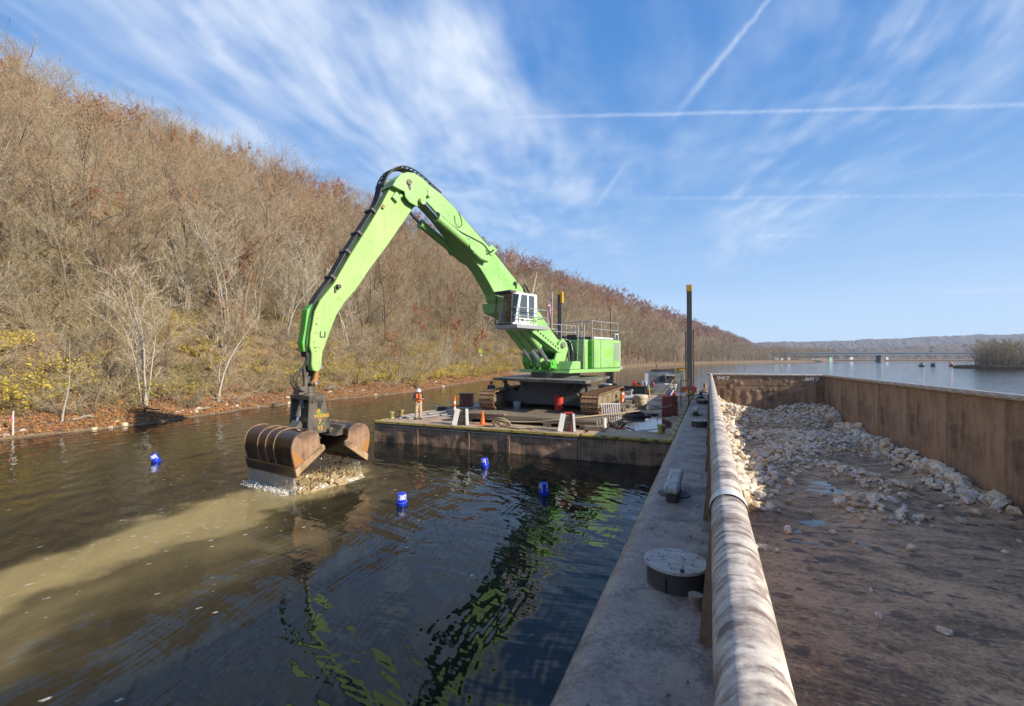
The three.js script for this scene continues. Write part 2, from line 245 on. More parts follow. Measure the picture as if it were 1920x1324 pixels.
// ---------------------------------------------------------------- trees
class Tri {                                            // collects triangles
  constructor() { this.p = []; this.n = []; }
  tri(a, b, c) { const e = b.clone().sub(a).cross(c.clone().sub(a)).normalize(); for (const v of [a, b, c]) { this.p.push(v.x, v.y, v.z); this.n.push(e.x, e.y, e.z); } }
  limb(pts, rads, sides) {                             // tapered limb through points
    let prev = null; const Y = new THREE.Vector3(0.31, 0.2, 0.93);
    for (let i = 0; i < pts.length; i++) {
      const d = (i + 1 < pts.length ? pts[i + 1].clone().sub(pts[i]) : pts[i].clone().sub(pts[i - 1])).normalize();
      const u = d.clone().cross(Y).normalize(), w = d.clone().cross(u), ring = [];
      for (let k = 0; k < sides; k++) { const a = k / sides * 6.2832; ring.push([u.clone().multiplyScalar(Math.cos(a)).addScaledVector(w, Math.sin(a)), pts[i].clone().addScaledVector(u, Math.cos(a) * rads[i]).addScaledVector(w, Math.sin(a) * rads[i])]); }
      if (prev) for (let k = 0; k < sides; k++) { const l = (k + 1) % sides; for (const [n, v] of [prev[k], prev[l], ring[k], ring[k], prev[l], ring[l]]) { this.p.push(v.x, v.y, v.z); this.n.push(n.x, n.y, n.z); } }
      prev = ring;
    }
  }
  spike(a, b, r) { const d = b.clone().sub(a), u = d.clone().cross(new THREE.Vector3(this.p.length % 7 - 3, 1, this.p.length % 5 - 2)).normalize().multiplyScalar(r); this.tri(a.clone().add(u), a.clone().sub(u), b); }
  leaf(c, s, rnd) { const u = new THREE.Vector3(rnd() - 0.5, rnd() - 0.5, rnd() - 0.5).normalize().multiplyScalar(s), w = new THREE.Vector3(rnd() - 0.5, rnd() - 0.5, rnd() - 0.5).cross(u).normalize().multiplyScalar(s * 0.8); this.tri(c.clone().add(u), c.clone().add(w), c.clone().sub(u).addScaledVector(w, -0.4)); }
  geo() { const g = new THREE.BufferGeometry(); g.setAttribute('position', new THREE.Float32BufferAttribute(this.p, 3)); g.setAttribute('normal', new THREE.Float32BufferAttribute(this.n, 3)); return g; }
}
function growTree(seed, o) {
  const rnd = rng(seed), trunk = new Tri(), crown = new Tri(), leaves = new Tri(), V = THREE.Vector3;
  const H = o.h, gold = 2.4, wig = (v, a) => v.add(new V((rnd() - 0.5) * a, (rnd() - 0.5) * a * 0.6, (rnd() - 0.5) * a));
  const twigs = (p, d, len, n, r) => { for (let i = 0; i < n; i++) { const t = p.clone().addScaledVector(d, -len * 0.8 * rnd()); const e = d.clone().add(new V(rnd() - 0.5, rnd() - 0.32, rnd() - 0.5).multiplyScalar(1.7)).normalize(), l = len * (0.5 + 0.8 * rnd()), q = t.clone().addScaledVector(e, l); crown.spike(t, q, r); for (let k = 0; k < o.fine; k++) { const s = t.clone().lerp(q, 0.25 + 0.7 * rnd()), f = e.clone().add(new V(rnd() - 0.5, rnd() - 0.4, rnd() - 0.5).multiplyScalar(1.6)).normalize(); crown.spike(s, s.clone().addScaledVector(f, l * (0.35 + 0.4 * rnd())), r * 0.8); } if (o.leaf) for (let k = 0; k < o.leaf; k++) if (rnd() < o.leafP) leaves.leaf(t.clone().lerp(q, rnd()).add(new V(rnd() - 0.5, rnd() - 0.5, rnd() - 0.5).multiplyScalar(0.5)), o.leafS * (0.6 + 0.8 * rnd()), rnd); } };
  for (let st = 0; st < (o.stems || 1); st++) {
    const lean = new V((rnd() - 0.5) * o.lean, 1, (rnd() - 0.5) * o.lean).normalize(), hh = H * (st ? 0.65 + 0.3 * rnd() : 1), tr = o.r * (st ? 0.75 : 1), n = 7, pts = [], rad = [];
    let p = new V(st ? (rnd() - 0.5) * 0.9 : 0, -0.5, st ? (rnd() - 0.5) * 0.9 : 0), d = lean.clone();
    for (let i = 0; i <= n; i++) { pts.push(p.clone()); rad.push(tr * (1 - 0.86 * i / n) * (i ? 1 : 1.35)); p = p.clone().addScaledVector(d, (hh + 0.5) / n); d = wig(d, o.bend).normalize(); }
    trunk.limb(pts, rad, 6);
    const onTrunk = (t) => { const k = Math.min(n - 1, Math.floor(t * n)), f = t * n - k; return [pts[k].clone().lerp(pts[k + 1], f), lerp(rad[k], rad[k + 1], f)]; };
    let az = rnd() * 6.28;
    for (let i = 0; i < o.limbs; i++) {
      const t = o.bare + (0.97 - o.bare) * (i + rnd() * 0.6) / o.limbs, [b, br] = onTrunk(t); az += gold + (rnd() - 0.5);
      const up = o.up + 0.5 * rnd() + t * 0.5, ld = new V(Math.cos(az), up, Math.sin(az)).normalize(), ll = hh * o.spread * (1.12 - 0.72 * Math.abs(t - o.wide) / Math.max(o.wide, 1 - o.wide)) * (0.7 + 0.5 * rnd());
      const lp = [b], lr = [br * 0.55]; let q = b, e = ld; for (let s = 1; s <= 3; s++) { q = q.clone().addScaledVector(e, ll / 3); e = wig(e.clone(), 0.55).add(new V(0, 0.08, 0)).normalize(); lp.push(q); lr.push(br * 0.55 * (1 - 0.8 * s / 3)); }
      trunk.limb(lp, lr, 4);
      for (let j = 0; j < o.subs; j++) {
        const f = 0.25 + 0.75 * (j + rnd()) / o.subs, k = Math.min(2, Math.floor(f * 3)), c = lp[k].clone().lerp(lp[k + 1], f * 3 - k), sd = lp[k + 1].clone().sub(lp[k]).normalize().add(new V(rnd() - 0.5, rnd() * 0.9 - 0.25, rnd() - 0.5).multiplyScalar(1.5)).normalize(), sl = ll * (0.32 + 0.28 * rnd());
        const m = c.clone().addScaledVector(sd, sl * 0.5), sd2 = wig(sd.clone(), 0.6).normalize(), en = m.clone().addScaledVector(sd2, sl * 0.5), r0 = Math.max(o.tw * 1.2, br * 0.22);
        crown.limb([c, m, en], [r0, r0 * 0.65, o.tw * 0.6], 3); twigs(en, sd2, sl * 0.75, o.twigs, o.tw);
      }
    }
  }
  return { trunk: trunk.geo(), crown: crown.geo(), leaves: leaves.p.length ? leaves.geo() : null };
}
function growBush(seed, o) {
  const rnd = rng(seed), wood = new Tri(), leaves = new Tri(), V = THREE.Vector3;
  for (let i = 0; i < o.stems; i++) {
    const a = rnd() * 6.28, d = new V(Math.cos(a) * o.open, 1, Math.sin(a) * o.open).normalize(); let p = new V(Math.cos(a) * 0.25 * rnd(), -0.2, Math.sin(a) * 0.25 * rnd()); const l = o.h * (0.6 + 0.5 * rnd());
    const pts = [p]; for (let s = 1; s <= 3; s++) { d.add(new V((rnd() - 0.5) * 0.5, -o.droop * s * 0.12, (rnd() - 0.5) * 0.5)).normalize(); p = p.clone().addScaledVector(d, l / 3); pts.push(p); }
    wood.limb(pts, [o.r, o.r * 0.8, o.r * 0.55, o.r * 0.3], 3);
    for (let j = 0; j < o.twigs; j++) { const f = 0.2 + 0.8 * rnd(), k = Math.min(2, Math.floor(f * 3)), b = pts[k].clone().lerp(pts[k + 1], f * 3 - k), e = new V(rnd() - 0.5, rnd() * 0.9 - 0.3, rnd() - 0.5).normalize().addScaledVector(d, 0.5).normalize(), t = b.clone().addScaledVector(e, l * (0.12 + 0.22 * rnd())); wood.spike(b, t, o.r * 0.42); for (let m = 0; m < 2; m++) { const s = b.clone().lerp(t, 0.3 + 0.6 * rnd()); wood.spike(s, s.clone().add(new V(rnd() - 0.5, rnd() - 0.35, rnd() - 0.5).normalize().multiplyScalar(l * 0.1)), o.r * 0.3); } for (let m = 0; m < o.leaf; m++) leaves.leaf(b.clone().lerp(t, rnd()).add(new V(rnd() - 0.5, rnd() - 0.5, rnd() - 0.5).multiplyScalar(0.16)), o.leafS * (0.6 + 0.8 * rnd()), rnd); }
  }
  return { wood: wood.geo(), leaves: leaves.p.length ? leaves.geo() : null };
}
const barkMat = { grey: flat(0.210, 0.164, 0.115, 1), brown: flat(0.164, 0.115, 0.073, 1), pale: flat(0.329, 0.294, 0.245, 0.95), dark: flat(0.091, 0.069, 0.049, 1) };
const twigMat = { grey: flat(0.301, 0.252, 0.168, 1), brown: flat(0.274, 0.218, 0.134, 1), red: flat(0.270, 0.192, 0.118, 1), pale: flat(0.376, 0.321, 0.235, 1) };
const leafMat = { rust: flat(0.282, 0.082, 0.025, 0.9, 0, { side: THREE.DoubleSide }), oak: flat(0.235, 0.097, 0.043, 0.9, 0, { side: THREE.DoubleSide }), yellow: flat(0.392, 0.298, 0.031, 0.85, 0, { side: THREE.DoubleSide }), olive: flat(0.235, 0.204, 0.043, 0.85, 0, { side: THREE.DoubleSide }) };
const base = { fine: 2, limbs: 10, subs: 5, twigs: 8, tw: 0.017, lean: 0.32, bend: 0.3, bare: 0.22, wide: 0.62, spread: 0.36, up: 0.35, r: 0.2, h: 14 };
const KIND = {
  bare: [11, 12, 13, 14].map((s, i) => growTree(s, { ...base, h: [14, 15.5, 13, 16][i], bare: [0.22, 0.32, 0.18, 0.28][i], spread: [0.38, 0.34, 0.44, 0.33][i] })),
  slim: [21, 22].map((s) => growTree(s, { ...base, h: 13, r: 0.11, limbs: 10, subs: 4, spread: 0.22, up: 0.8, bare: 0.35, twigs: 6 })),
  oak: [31, 32, 33].map((s, i) => growTree(s, { ...base, h: 13, leaf: 5, leafP: [0.75, 0.45, 0.9][i], leafS: 0.18, fine: 1, limbs: 9, spread: 0.36, wide: 0.6 })),
  pale: [41, 42, 43].map((s, i) => growTree(s, { ...base, h: 13, r: 0.14, stems: [1, 4, 2][i], lean: 0.28, limbs: 7, subs: 4, twigs: 5, tw: 0.02, spread: 0.3, up: 0.6, bare: 0.28 })),
  far: [51, 52, 53, 54].map((s, i) => growTree(s, { ...base, h: 15, limbs: 8, subs: 4, twigs: 5, fine: 1, tw: 0.05, spread: 0.40, r: 0.2, leaf: i === 3 ? 4 : 0, leafP: 0.8, leafS: 0.45 })),
};
const BUSH = {
  bare: [61, 62, 63].map((s, i) => growBush(s, { stems: 16, h: [2.6, 3.4, 2.0][i], open: 0.75, r: 0.022, twigs: 13, droop: [0.5, 0.2, 1.2][i], leaf: 0 })),
  yellow: [71, 72].map((s) => growBush(s, { stems: 15, h: 2.6, open: 0.8, r: 0.02, twigs: 11, droop: 0.6, leaf: 3, leafS: 0.085 })),
  sparse: [81, 82].map((s) => growBush(s, { stems: 14, h: 2.5, open: 0.8, r: 0.02, twigs: 11, droop: 0.5, leaf: 1, leafS: 0.08 })),
};
const hillY = (r, q) => ground(r, q);
function screenOf(X, Y, Z) { const c = Math.cos(PITCH), s = Math.sin(PITCH), y = Y - EYE, zc = Z * c + y * s; return [960 + F * X / zc, 662 - F * (y * c - Z * s) / zc, zc]; }
// scatter: every tree is [kind, variant, r, q, scale, turn, tone]
const trees = [];
{
  const rnd = rng(2024);
  const zone = (r0, r1, step, kindOf) => {
    for (let r = r0; r < r1; r += step) for (let q = footQ(r) + 4; q < 214; q += step) {
      const rr = r + (rnd() - 0.5) * step * 1.1, qq = q + (rnd() - 0.5) * step * 1.1, [X, Z] = fromRQ(rr, qq), y = hillY(rr, qq), pick = rnd(), sc = 0.46 + 0.85 * Math.pow(rnd(), 1.8), turn = rnd() * 6.28, tone = rnd(), w = rnd();
      if (Z < 6) continue; const [px, py] = screenOf(X, y + 8, Z); if (px < -260 || px > 2050 || py < -160) continue;
      const [k, v, f] = kindOf(pick, w, rr, qq); trees.push({ k, v, r: rr, q: qq, X, Z, y, s: sc * f, turn, tone });
    }
  };
  const red = (r, q) => fbm(r * 0.035, q * 0.05, 301, 3);
  zone(-60, 150, 3.7, (p, w, r, q) => { const o = q > 145 ? 0.3 : 0.03, c = red(r, q) > 0.6 ? 0.2 : 0; const near = q - footQ(r) < 14 ? 0.5 : 1; return p < o + c ? ['oak', Math.floor(w * 3), near] : p < 0.44 ? ['slim', Math.floor(w * 2), near * 0.9] : p < 0.62 ? ['pale', Math.floor(w * 3), near * 0.9] : ['bare', Math.floor(w * 4), near]; });
  zone(150, 560, 5.6, (p, w, r, q) => { const o = 0.04 + 0.5 * sstep(115, 185, q) + (red(r, q) > 0.57 ? 0.16 : 0); return p < o ? ['oak', Math.floor(w * 3), 1] : p < 0.72 ? ['far', Math.floor(w * 3), 0.9] : p < 0.78 ? ['pale', Math.floor(w * 3), 1] : ['bare', Math.floor(w * 4), 1]; });
  zone(560, 2700, 10.5, (p, w, r, q) => (p < 0.1 + 0.45 * sstep(110, 180, q) ? ['far', 3, 1.0] : ['far', Math.floor(w * 3), 1.0]));
  // trees on the flood plain between shore and foot further down the river
  for (let r = 110; r < 1500; r += r < 500 ? 4.5 : 8) for (let q = shoreQ(r) + 4; q < footQ(r) + 3; q += (r < 500 ? 5 : 13)) { const rr = r + (rnd() - 0.5) * 4, qq = q + (rnd() - 0.5) * 4, [X, Z] = fromRQ(rr, qq); const p = rnd(); trees.push({ k: p < 0.22 ? 'pale' : p < 0.5 ? 'slim' : 'far', v: p < 0.22 ? Math.floor(rnd() * 3) : p < 0.5 ? Math.floor(rnd() * 2) : Math.floor(rnd() * 3), r: rr, q: qq, X, Z, y: hillY(rr, qq), s: 0.75 + 0.5 * rnd(), turn: rnd() * 6.28, tone: rnd() }); }
  // right-hand point, behind the bridge, far bank
  const put = (X, Z, y, k, v, s) => trees.push({ k, v, r: 9e3, q: 0, X, Z, y, s, turn: rnd() * 6.28, tone: rnd() });
  for (let i = 0; i < 560; i++) { const t = Math.pow(rnd(), 1.4), u = rnd(), X = lerp(209, 330, t) + 34 * u, Z = lerp(209, 96, t) + 20 * u, low = rnd() < 0.35; for (let q2 = 0; q2 < 2; q2++) { const ee = rnd(), ex = lerp(213, 330, ee), ez = lerp(207, 98, ee); put(ex + 3 * rnd(), ez + 3 * rnd(), 0.5, 'far', Math.floor(rnd() * 3), 0.12 + 0.14 * rnd()); } put(X, Z, 0.9, rnd() < 0.3 ? 'bare' : 'far', Math.floor(rnd() * 3), low ? 0.2 + 0.2 * rnd() : 0.4 + 0.34 * rnd()); }
  for (let i = 0; i < 420; i++) { const t = rnd(), u = rnd(), X = lerp(560, 1500, t) + u * 260, Z = lerp(850, 560, t) + u * 330; put(X, Z, 1.5, 'far', Math.floor(rnd() * 3.4), 0.55 + 0.4 * rnd()); }
}
// the 300 trees that show largest stand as things of their own, the rest as one wood
{
  const ap = (t) => { const [px, py, zc] = screenOf(t.X, t.y + 5, t.Z); return px < -60 || px > 1980 || py < -40 ? 0 : (t.k === 'pale' || t.k === 'oak' ? 1.35 : 1) * t.s / zc; };
  trees.sort((a, b) => ap(b) - ap(a));
  const kindInfo = {
    bare: ['bare_tree', 'leafless grey-brown broad-crowned tree standing in the hillside wood', 'broad leafless trees on the hillside', 'grey', 'brown'],
    slim: ['slender_tree', 'thin leafless tree with steep upright twigs in the hillside wood', 'thin leafless trees on the hillside', 'grey', 'grey'],
    oak: ['oak_tree', 'hillside tree still holding rust-brown dead leaves', 'rust-leaved trees on the hillside', 'brown', 'brown'],
    pale: ['pale_barked_tree', 'leafless tree with pale whitish trunk and branches in the hillside wood', 'pale-barked trees on the hillside', 'pale', 'pale'],
    far: ['distant_tree', 'small leafless tree far off along the river', 'far leafless trees', 'grey', 'grey'],
  };
  const proto = {};
  const single = (t) => {
    const key = t.k + t.v + (t.tone > 0.5 ? 'b' : 'a');
    if (!proto[key]) {
      const [, , , b, w] = kindInfo[t.k], g = KIND[t.k][t.v], o = new THREE.Group();
      part('trunk', g.trunk, barkMat[t.k === 'bare' && t.tone > 0.55 ? 'dark' : b === 'grey' && t.tone > 0.3 ? 'brown' : b], o); const c = part('crown', g.crown, twigMat[t.tone > 0.5 && w !== 'pale' ? (w === 'brown' ? 'red' : 'brown') : w], o);
      if (g.leaves) part('leaves', g.leaves, leafMat[t.v === 1 || t.tone > 0.6 ? 'oak' : 'rust'], c);
      proto[key] = o;
    }
    const o = proto[key].clone(), [name, label, group] = kindInfo[t.k]; o.name = numbered(name); tag(o, label, 'tree', group);
    o.position.set(t.X, t.y, -t.Z); o.rotation.y = t.turn; o.scale.setScalar(t.s); scene.add(o);
  };
  trees.slice(0, 300).filter((t) => t.k !== 'far').forEach(single);
  const rest = trees.slice(300).concat(trees.slice(0, 300).filter((t) => t.k === 'far'));
  const wood = new THREE.Group(); wood.name = 'woodland'; tag(wood, 'dense bare winter wood covering the valley side', 'wood', null, 'stuff'); scene.add(wood);
  const M = new THREE.Matrix4(), Q = new THREE.Quaternion(), UP = new THREE.Vector3(0, 1, 0);
  for (const k of Object.keys(KIND)) KIND[k].forEach((g, v) => {
    const list = rest.filter((t) => t.k === k && t.v === v); if (!list.length) return;
    const [, , , b, w] = kindInfo[k];
    for (const [nm, geo, mat] of [['trunk', g.trunk, barkMat[k === 'bare' && v % 2 ? 'dark' : b]], ['crown', g.crown, twigMat[w]], ['leaves', g.leaves, leafMat[v === 1 ? 'oak' : 'rust']]]) {
      if (!geo) continue; const im = new THREE.InstancedMesh(geo, mat, list.length); im.name = nm + '_mass'; im.castShadow = im.receiveShadow = true;
      list.forEach((t, i) => { im.setMatrixAt(i, M.compose(new THREE.Vector3(t.X, t.y, -t.Z), Q.setFromAxisAngle(UP, t.turn), new THREE.Vector3(t.s, t.s, t.s))); const c = (0.6 + 0.6 * t.tone) * (0.62 + 0.75 * fbm(t.r * 0.06, t.q * 0.06, 88, 3)); im.setColorAt(i, lin(c * (0.96 + 0.16 * ((t.tone * 7) % 1)), c, c * (0.92 + 0.12 * ((t.tone * 13) % 1)))); });
      wood.add(im);
    }
  });
}
// ---------------------------------------------------------------- brush along the bank
{
  const rnd = rng(555), lists = {};
  const add = (k, v, r, q, s) => { (lists[k + v] ??= { k, v, l: [] }).l.push([r, q, s, rnd() * 6.28, rnd()]); };
  for (let r = -40; r < 190; r += 1.5) for (let u = 2.6; u < 150; u += 1.55 + u * 0.022) {
    const rr = r + (rnd() - 0.5) * 1.8, qq = footQ(rr) + u + (rnd() - 0.5) * 1.8, p = rnd(), yl = fbm(rr * 0.12, qq * 0.12, 401, 3) + (u < 16 ? 0.06 : -0.08);
    if (u < 4.2 && rnd() < 0.45) continue;
    if (yl > 0.54 && p < 0.6) add('yellow', Math.floor(rnd() * 2), rr, qq, 0.6 + 0.6 * rnd()); else if (p < 0.45 && u < 50) add('sparse', Math.floor(rnd() * 2), rr, qq, 0.6 + 0.6 * rnd()); else add('bare', Math.floor(rnd() * 3), rr, qq, (0.6 + 0.8 * rnd()) * (u > 8 ? 1.35 : 1));
  }
  const o = new THREE.Group(); o.name = 'undergrowth'; tag(o, 'tangled bare brush and olive leaves along the bank', 'brush', null, 'stuff'); scene.add(o);
  const M = new THREE.Matrix4(), Q = new THREE.Quaternion(), UP = new THREE.Vector3(0, 1, 0);
  for (const { k, v, l } of Object.values(lists)) for (const [nm, geo, mat] of [['stems', BUSH[k][v].wood, twigMat[k === 'bare' ? ['brown', 'grey', 'pale'][v] : 'brown']], ['leaves', BUSH[k][v].leaves, leafMat[k === 'yellow' ? 'yellow' : 'olive']]]) {
    if (!geo) continue; const im = new THREE.InstancedMesh(geo, mat, l.length); im.name = nm + '_mass'; im.castShadow = im.receiveShadow = true;
    l.forEach(([r, q, s, a, c], i) => { const [X, Z] = fromRQ(r, q); im.setMatrixAt(i, M.compose(new THREE.Vector3(X, ground(r, q), -Z), Q.setFromAxisAngle(UP, a), new THREE.Vector3(s, s, s))); im.setColorAt(i, lin(0.75 + 0.5 * c, 0.75 + 0.42 * c, 0.75 + 0.3 * c)); }); o.add(im);
  }
  // leaf litter and stones on the beach
  const leaf = new Tri(); const lr = rng(5); for (let i = 0; i < 5; i++) leaf.leaf(new THREE.Vector3((lr() - 0.5) * 0.3, 0.02 + 0.03 * lr(), (lr() - 0.5) * 0.3), 0.075, lr);
  const N = 15000, im = new THREE.InstancedMesh(leaf.geo(), flat(0.36, 0.18, 0.07, 0.9, 0, { side: THREE.DoubleSide }), N); im.name = 'leaf_litter'; tag(im, 'tan and orange fallen leaves strewn along the beach', 'leaves', null, 'stuff'); im.castShadow = im.receiveShadow = true;
  for (let i = 0; i < N; i++) { const r = -10 + 110 * Math.pow(rnd(), 1.5), q = shoreQ(r) + 0.25 + 7 * Math.pow(rnd(), 1.3), [X, Z] = fromRQ(r, q), s = 0.8 + 0.9 * rnd(), c = rnd(); im.setMatrixAt(i, M.compose(new THREE.Vector3(X, ground(r, q) + 0.01, -Z), Q.setFromAxisAngle(UP, rnd() * 6.28), new THREE.Vector3(s, s, s))); im.setColorAt(i, lin(0.55 + 0.6 * c, 0.5 + 0.6 * c, 0.45 + 0.7 * rnd())); }
  scene.add(im);
}
// ---------------------------------------------------------------- materials of the made things (textures tile in metres)
const rustTex = texture(1024, 1024, (u, v) => {        // weathered brown steel with runs of rust; 4 m tile
  const run = fbm(u * 16, v * 2, 3, 5, 16, 2), a = fbm(u * 5, v * 5, 9, 5, 5), f = fbm(u * 70, v * 70, 4, 3, 70), sc = fbm(u * 9, v * 30, 14, 3, 9, 30);
  let c = mixc([0.125, 0.078, 0.046], [0.30, 0.195, 0.122], sstep(0.3, 0.7, 0.45 * a + 0.4 * run + 0.2 * f)); if (run > 0.62) c = mixc(c, [0.30, 0.21, 0.15], (run - 0.62) * 2.0); if (a < 0.36) c = mixc(c, [0.07, 0.05, 0.04], (0.36 - a) * 4); if (sc > 0.68) c = mixc(c, [0.36, 0.22, 0.12], (sc - 0.68) * 2); return c;
});
const hullTex = texture(1024, 512, (u, v) => {         // dark tarred hull side, 6 m by 3 m tile, scuffed in horizontal bands
  const band = fbm(u * 3, v * 14, 3, 4, 3, 14), a = fbm(u * 12, v * 6, 8, 5, 12, 6), run = fbm(u * 90, v * 3, 5, 3, 90, 3), f = fbm(u * 80, v * 40, 7, 3, 80, 40);
  let c = mixc([0.06, 0.044, 0.034], [0.30, 0.21, 0.15], sstep(0.34, 0.68, 0.45 * a + 0.35 * band + 0.2 * run)); if (f > 0.62) c = mixc(c, [0.36, 0.28, 0.21], (f - 0.62) * 2.2); if (a > 0.6 && run > 0.5) c = mixc(c, [0.25, 0.13, 0.06], 0.35); return c;
});
const deckTex = texture(1024, 1024, (u, v) => {        // worn grey-brown steel deck with dried mud; 5 m tile
  const a = fbm(u * 4, v * 4, 3, 6, 4), b = fbm(u * 16, v * 16, 8, 4, 16), f = fbm(u * 110, v * 110, 4, 2, 110), s = hash2(Math.floor(u * 420), Math.floor(v * 420), 7);
  let c = mixc([0.105, 0.083, 0.07], [0.30, 0.245, 0.20], sstep(0.32, 0.68, 0.55 * a + 0.3 * b + 0.15 * f)); if (b > 0.62) c = mixc(c, [0.20, 0.125, 0.08], (b - 0.62) * 2.5); if (s > 0.985 && f > 0.45) c = mixc(c, [0.04, 0.032, 0.028], 0.8); return c;
});
const walkTex = texture(1024, 1024, (u, v) => {        // old bluish-grey barge deck paint, dusty, purple-brown primer showing; 4 m tile
  const a = fbm(u * 4, v * 4, 23, 6, 4), b = fbm(u * 13, v * 13, 28, 5, 13), f = fbm(u * 100, v * 100, 24, 3, 100), s = hash2(Math.floor(u * 330), Math.floor(v * 330), 17);
  let c = mixc([0.15, 0.128, 0.12], [0.36, 0.32, 0.285], sstep(0.36, 0.64, 0.4 * a + 0.35 * b + 0.25 * f)); if (a > 0.56) c = mixc(c, [0.25, 0.175, 0.175], clamp((a - 0.56) * 4, 0, 0.6)); if (s > 0.982 && b > 0.45) c = mixc(c, [0.06, 0.05, 0.045], 0.75); if (s < 0.01) c = mixc(c, [0.5, 0.46, 0.4], 0.6); return c;
});
const mudTex = texture(2048, 2048, (u, v) => {         // scraped hopper floor: smeared clay, scratches, wet patches, grit; 8 m tile
  const wu = u + 0.02 * fbm(u * 8, v * 8, 2, 3, 8), wv = v + 0.015 * fbm(u * 6, v * 6, 6, 3, 6), a = fbm(wu * 6, wv * 6, 3, 6, 6), sm = fbm(u * 12, wv * 36, 8, 5, 12, 36), sc = fbm(wu * 90, wv * 200, 18, 3, 90, 200), f = fbm(u * 180, v * 180, 4, 3, 180), dk = fbm(wu * 22, wv * 34, 28, 5, 22, 34), h = hash2(Math.floor(u * 700), Math.floor(v * 700), 3);
  let c = mixc([0.13, 0.085, 0.047], [0.50, 0.335, 0.192], sstep(0.3, 0.7, 0.36 * a + 0.28 * sm + 0.2 * f + 0.16 * sc)); if (dk > 0.61) c = mixc(c, [0.075, 0.055, 0.045], clamp((dk - 0.61) * 8, 0, 0.8)); if (sc > 0.68) c = mixc(c, [0.50, 0.39, 0.28], (sc - 0.68) * 2.4); if (sc < 0.3) c = mixc(c, [0.09, 0.06, 0.045], 0.5); if (h > 0.994) c = mixc(c, [0.5, 0.43, 0.34], 0.7); return c;
});
const pipeTex = texture(1024, 1024, (u, v) => {        // whitish dust rubbed round a purple-brown painted pipe; u round, v along
  const tw = v + 0.012 * Math.sin(6.2832 * u) + 0.01 * fbm(u * 4, v * 20, 2, 3, 4, 20), ring = fbm(u * 5, tw * 120, 3, 5, 5, 120), sw = fbm(u * 4 + 0, v * 24, 6, 4, 4, 24), f = fbm(u * 60, v * 320, 9, 3, 60, 320);
  const sp = fbm(u * 8, v * 50, 15, 5, 8, 50); let c = mixc([0.25, 0.19, 0.165], [0.78, 0.69, 0.585], sstep(0.34, 0.66, 0.4 * ring + 0.3 * sw + 0.1 * f + 0.22 * sp)); if (sp > 0.68) c = mixc(c, [0.17, 0.10, 0.075], clamp((sp - 0.68) * 6, 0, 0.7)); if (f > 0.72) c = mixc(c, [0.58, 0.52, 0.44], clamp((f - 0.72) * 4, 0, 0.4)); if (ring < 0.33) c = mixc(c, [0.14, 0.085, 0.08], 0.5); return c;
});
const woodTex = texture(512, 512, (u, v) => { const g = fbm(u * 3, v * 60, 3, 4, 3, 60), a = fbm(u * 6, v * 6, 5, 4, 6); return mixc([0.10, 0.07, 0.045], [0.40, 0.31, 0.22], sstep(0.3, 0.7, 0.6 * g + 0.4 * a)); });
const greenTex = texture(512, 512, (u, v) => { const a = fbm(u * 3, v * 3, 3, 5, 3), f = fbm(u * 40, v * 40, 6, 3, 40), r = fbm(u * 30, v * 2, 9, 4, 30, 2); let c = mixc([0.28, 0.56, 0.165], [0.35, 0.63, 0.225], sstep(0.3, 0.7, 0.6 * a + 0.25 * r + 0.15 * f)); const dr = fbm(u * 60, v * 3, 41, 3, 60, 3), wr = fbm(u * 7, v * 7, 52, 5, 7); if (f > 0.76) c = mixc(c, [0.10, 0.17, 0.05], 0.5); if (dr > 0.7) c = mixc(c, [0.10, 0.17, 0.06], (dr - 0.7) * 2.6); if (wr > 0.64) c = mixc(c, [0.36, 0.62, 0.22], clamp((wr - 0.64) * 3, 0, 0.35)); if (wr < 0.28) c = mixc(c, [0.17, 0.4, 0.09], clamp((0.28 - wr) * 3, 0, 0.3)); return c; });
const stoneTex = texture(512, 512, (u, v) => { const a = fbm(u * 5, v * 5, 3, 5, 5), f = fbm(u * 50, v * 50, 6, 3, 50); return mixc([0.42, 0.375, 0.31], [0.72, 0.67, 0.59], sstep(0.3, 0.7, 0.6 * a + 0.4 * f)); });
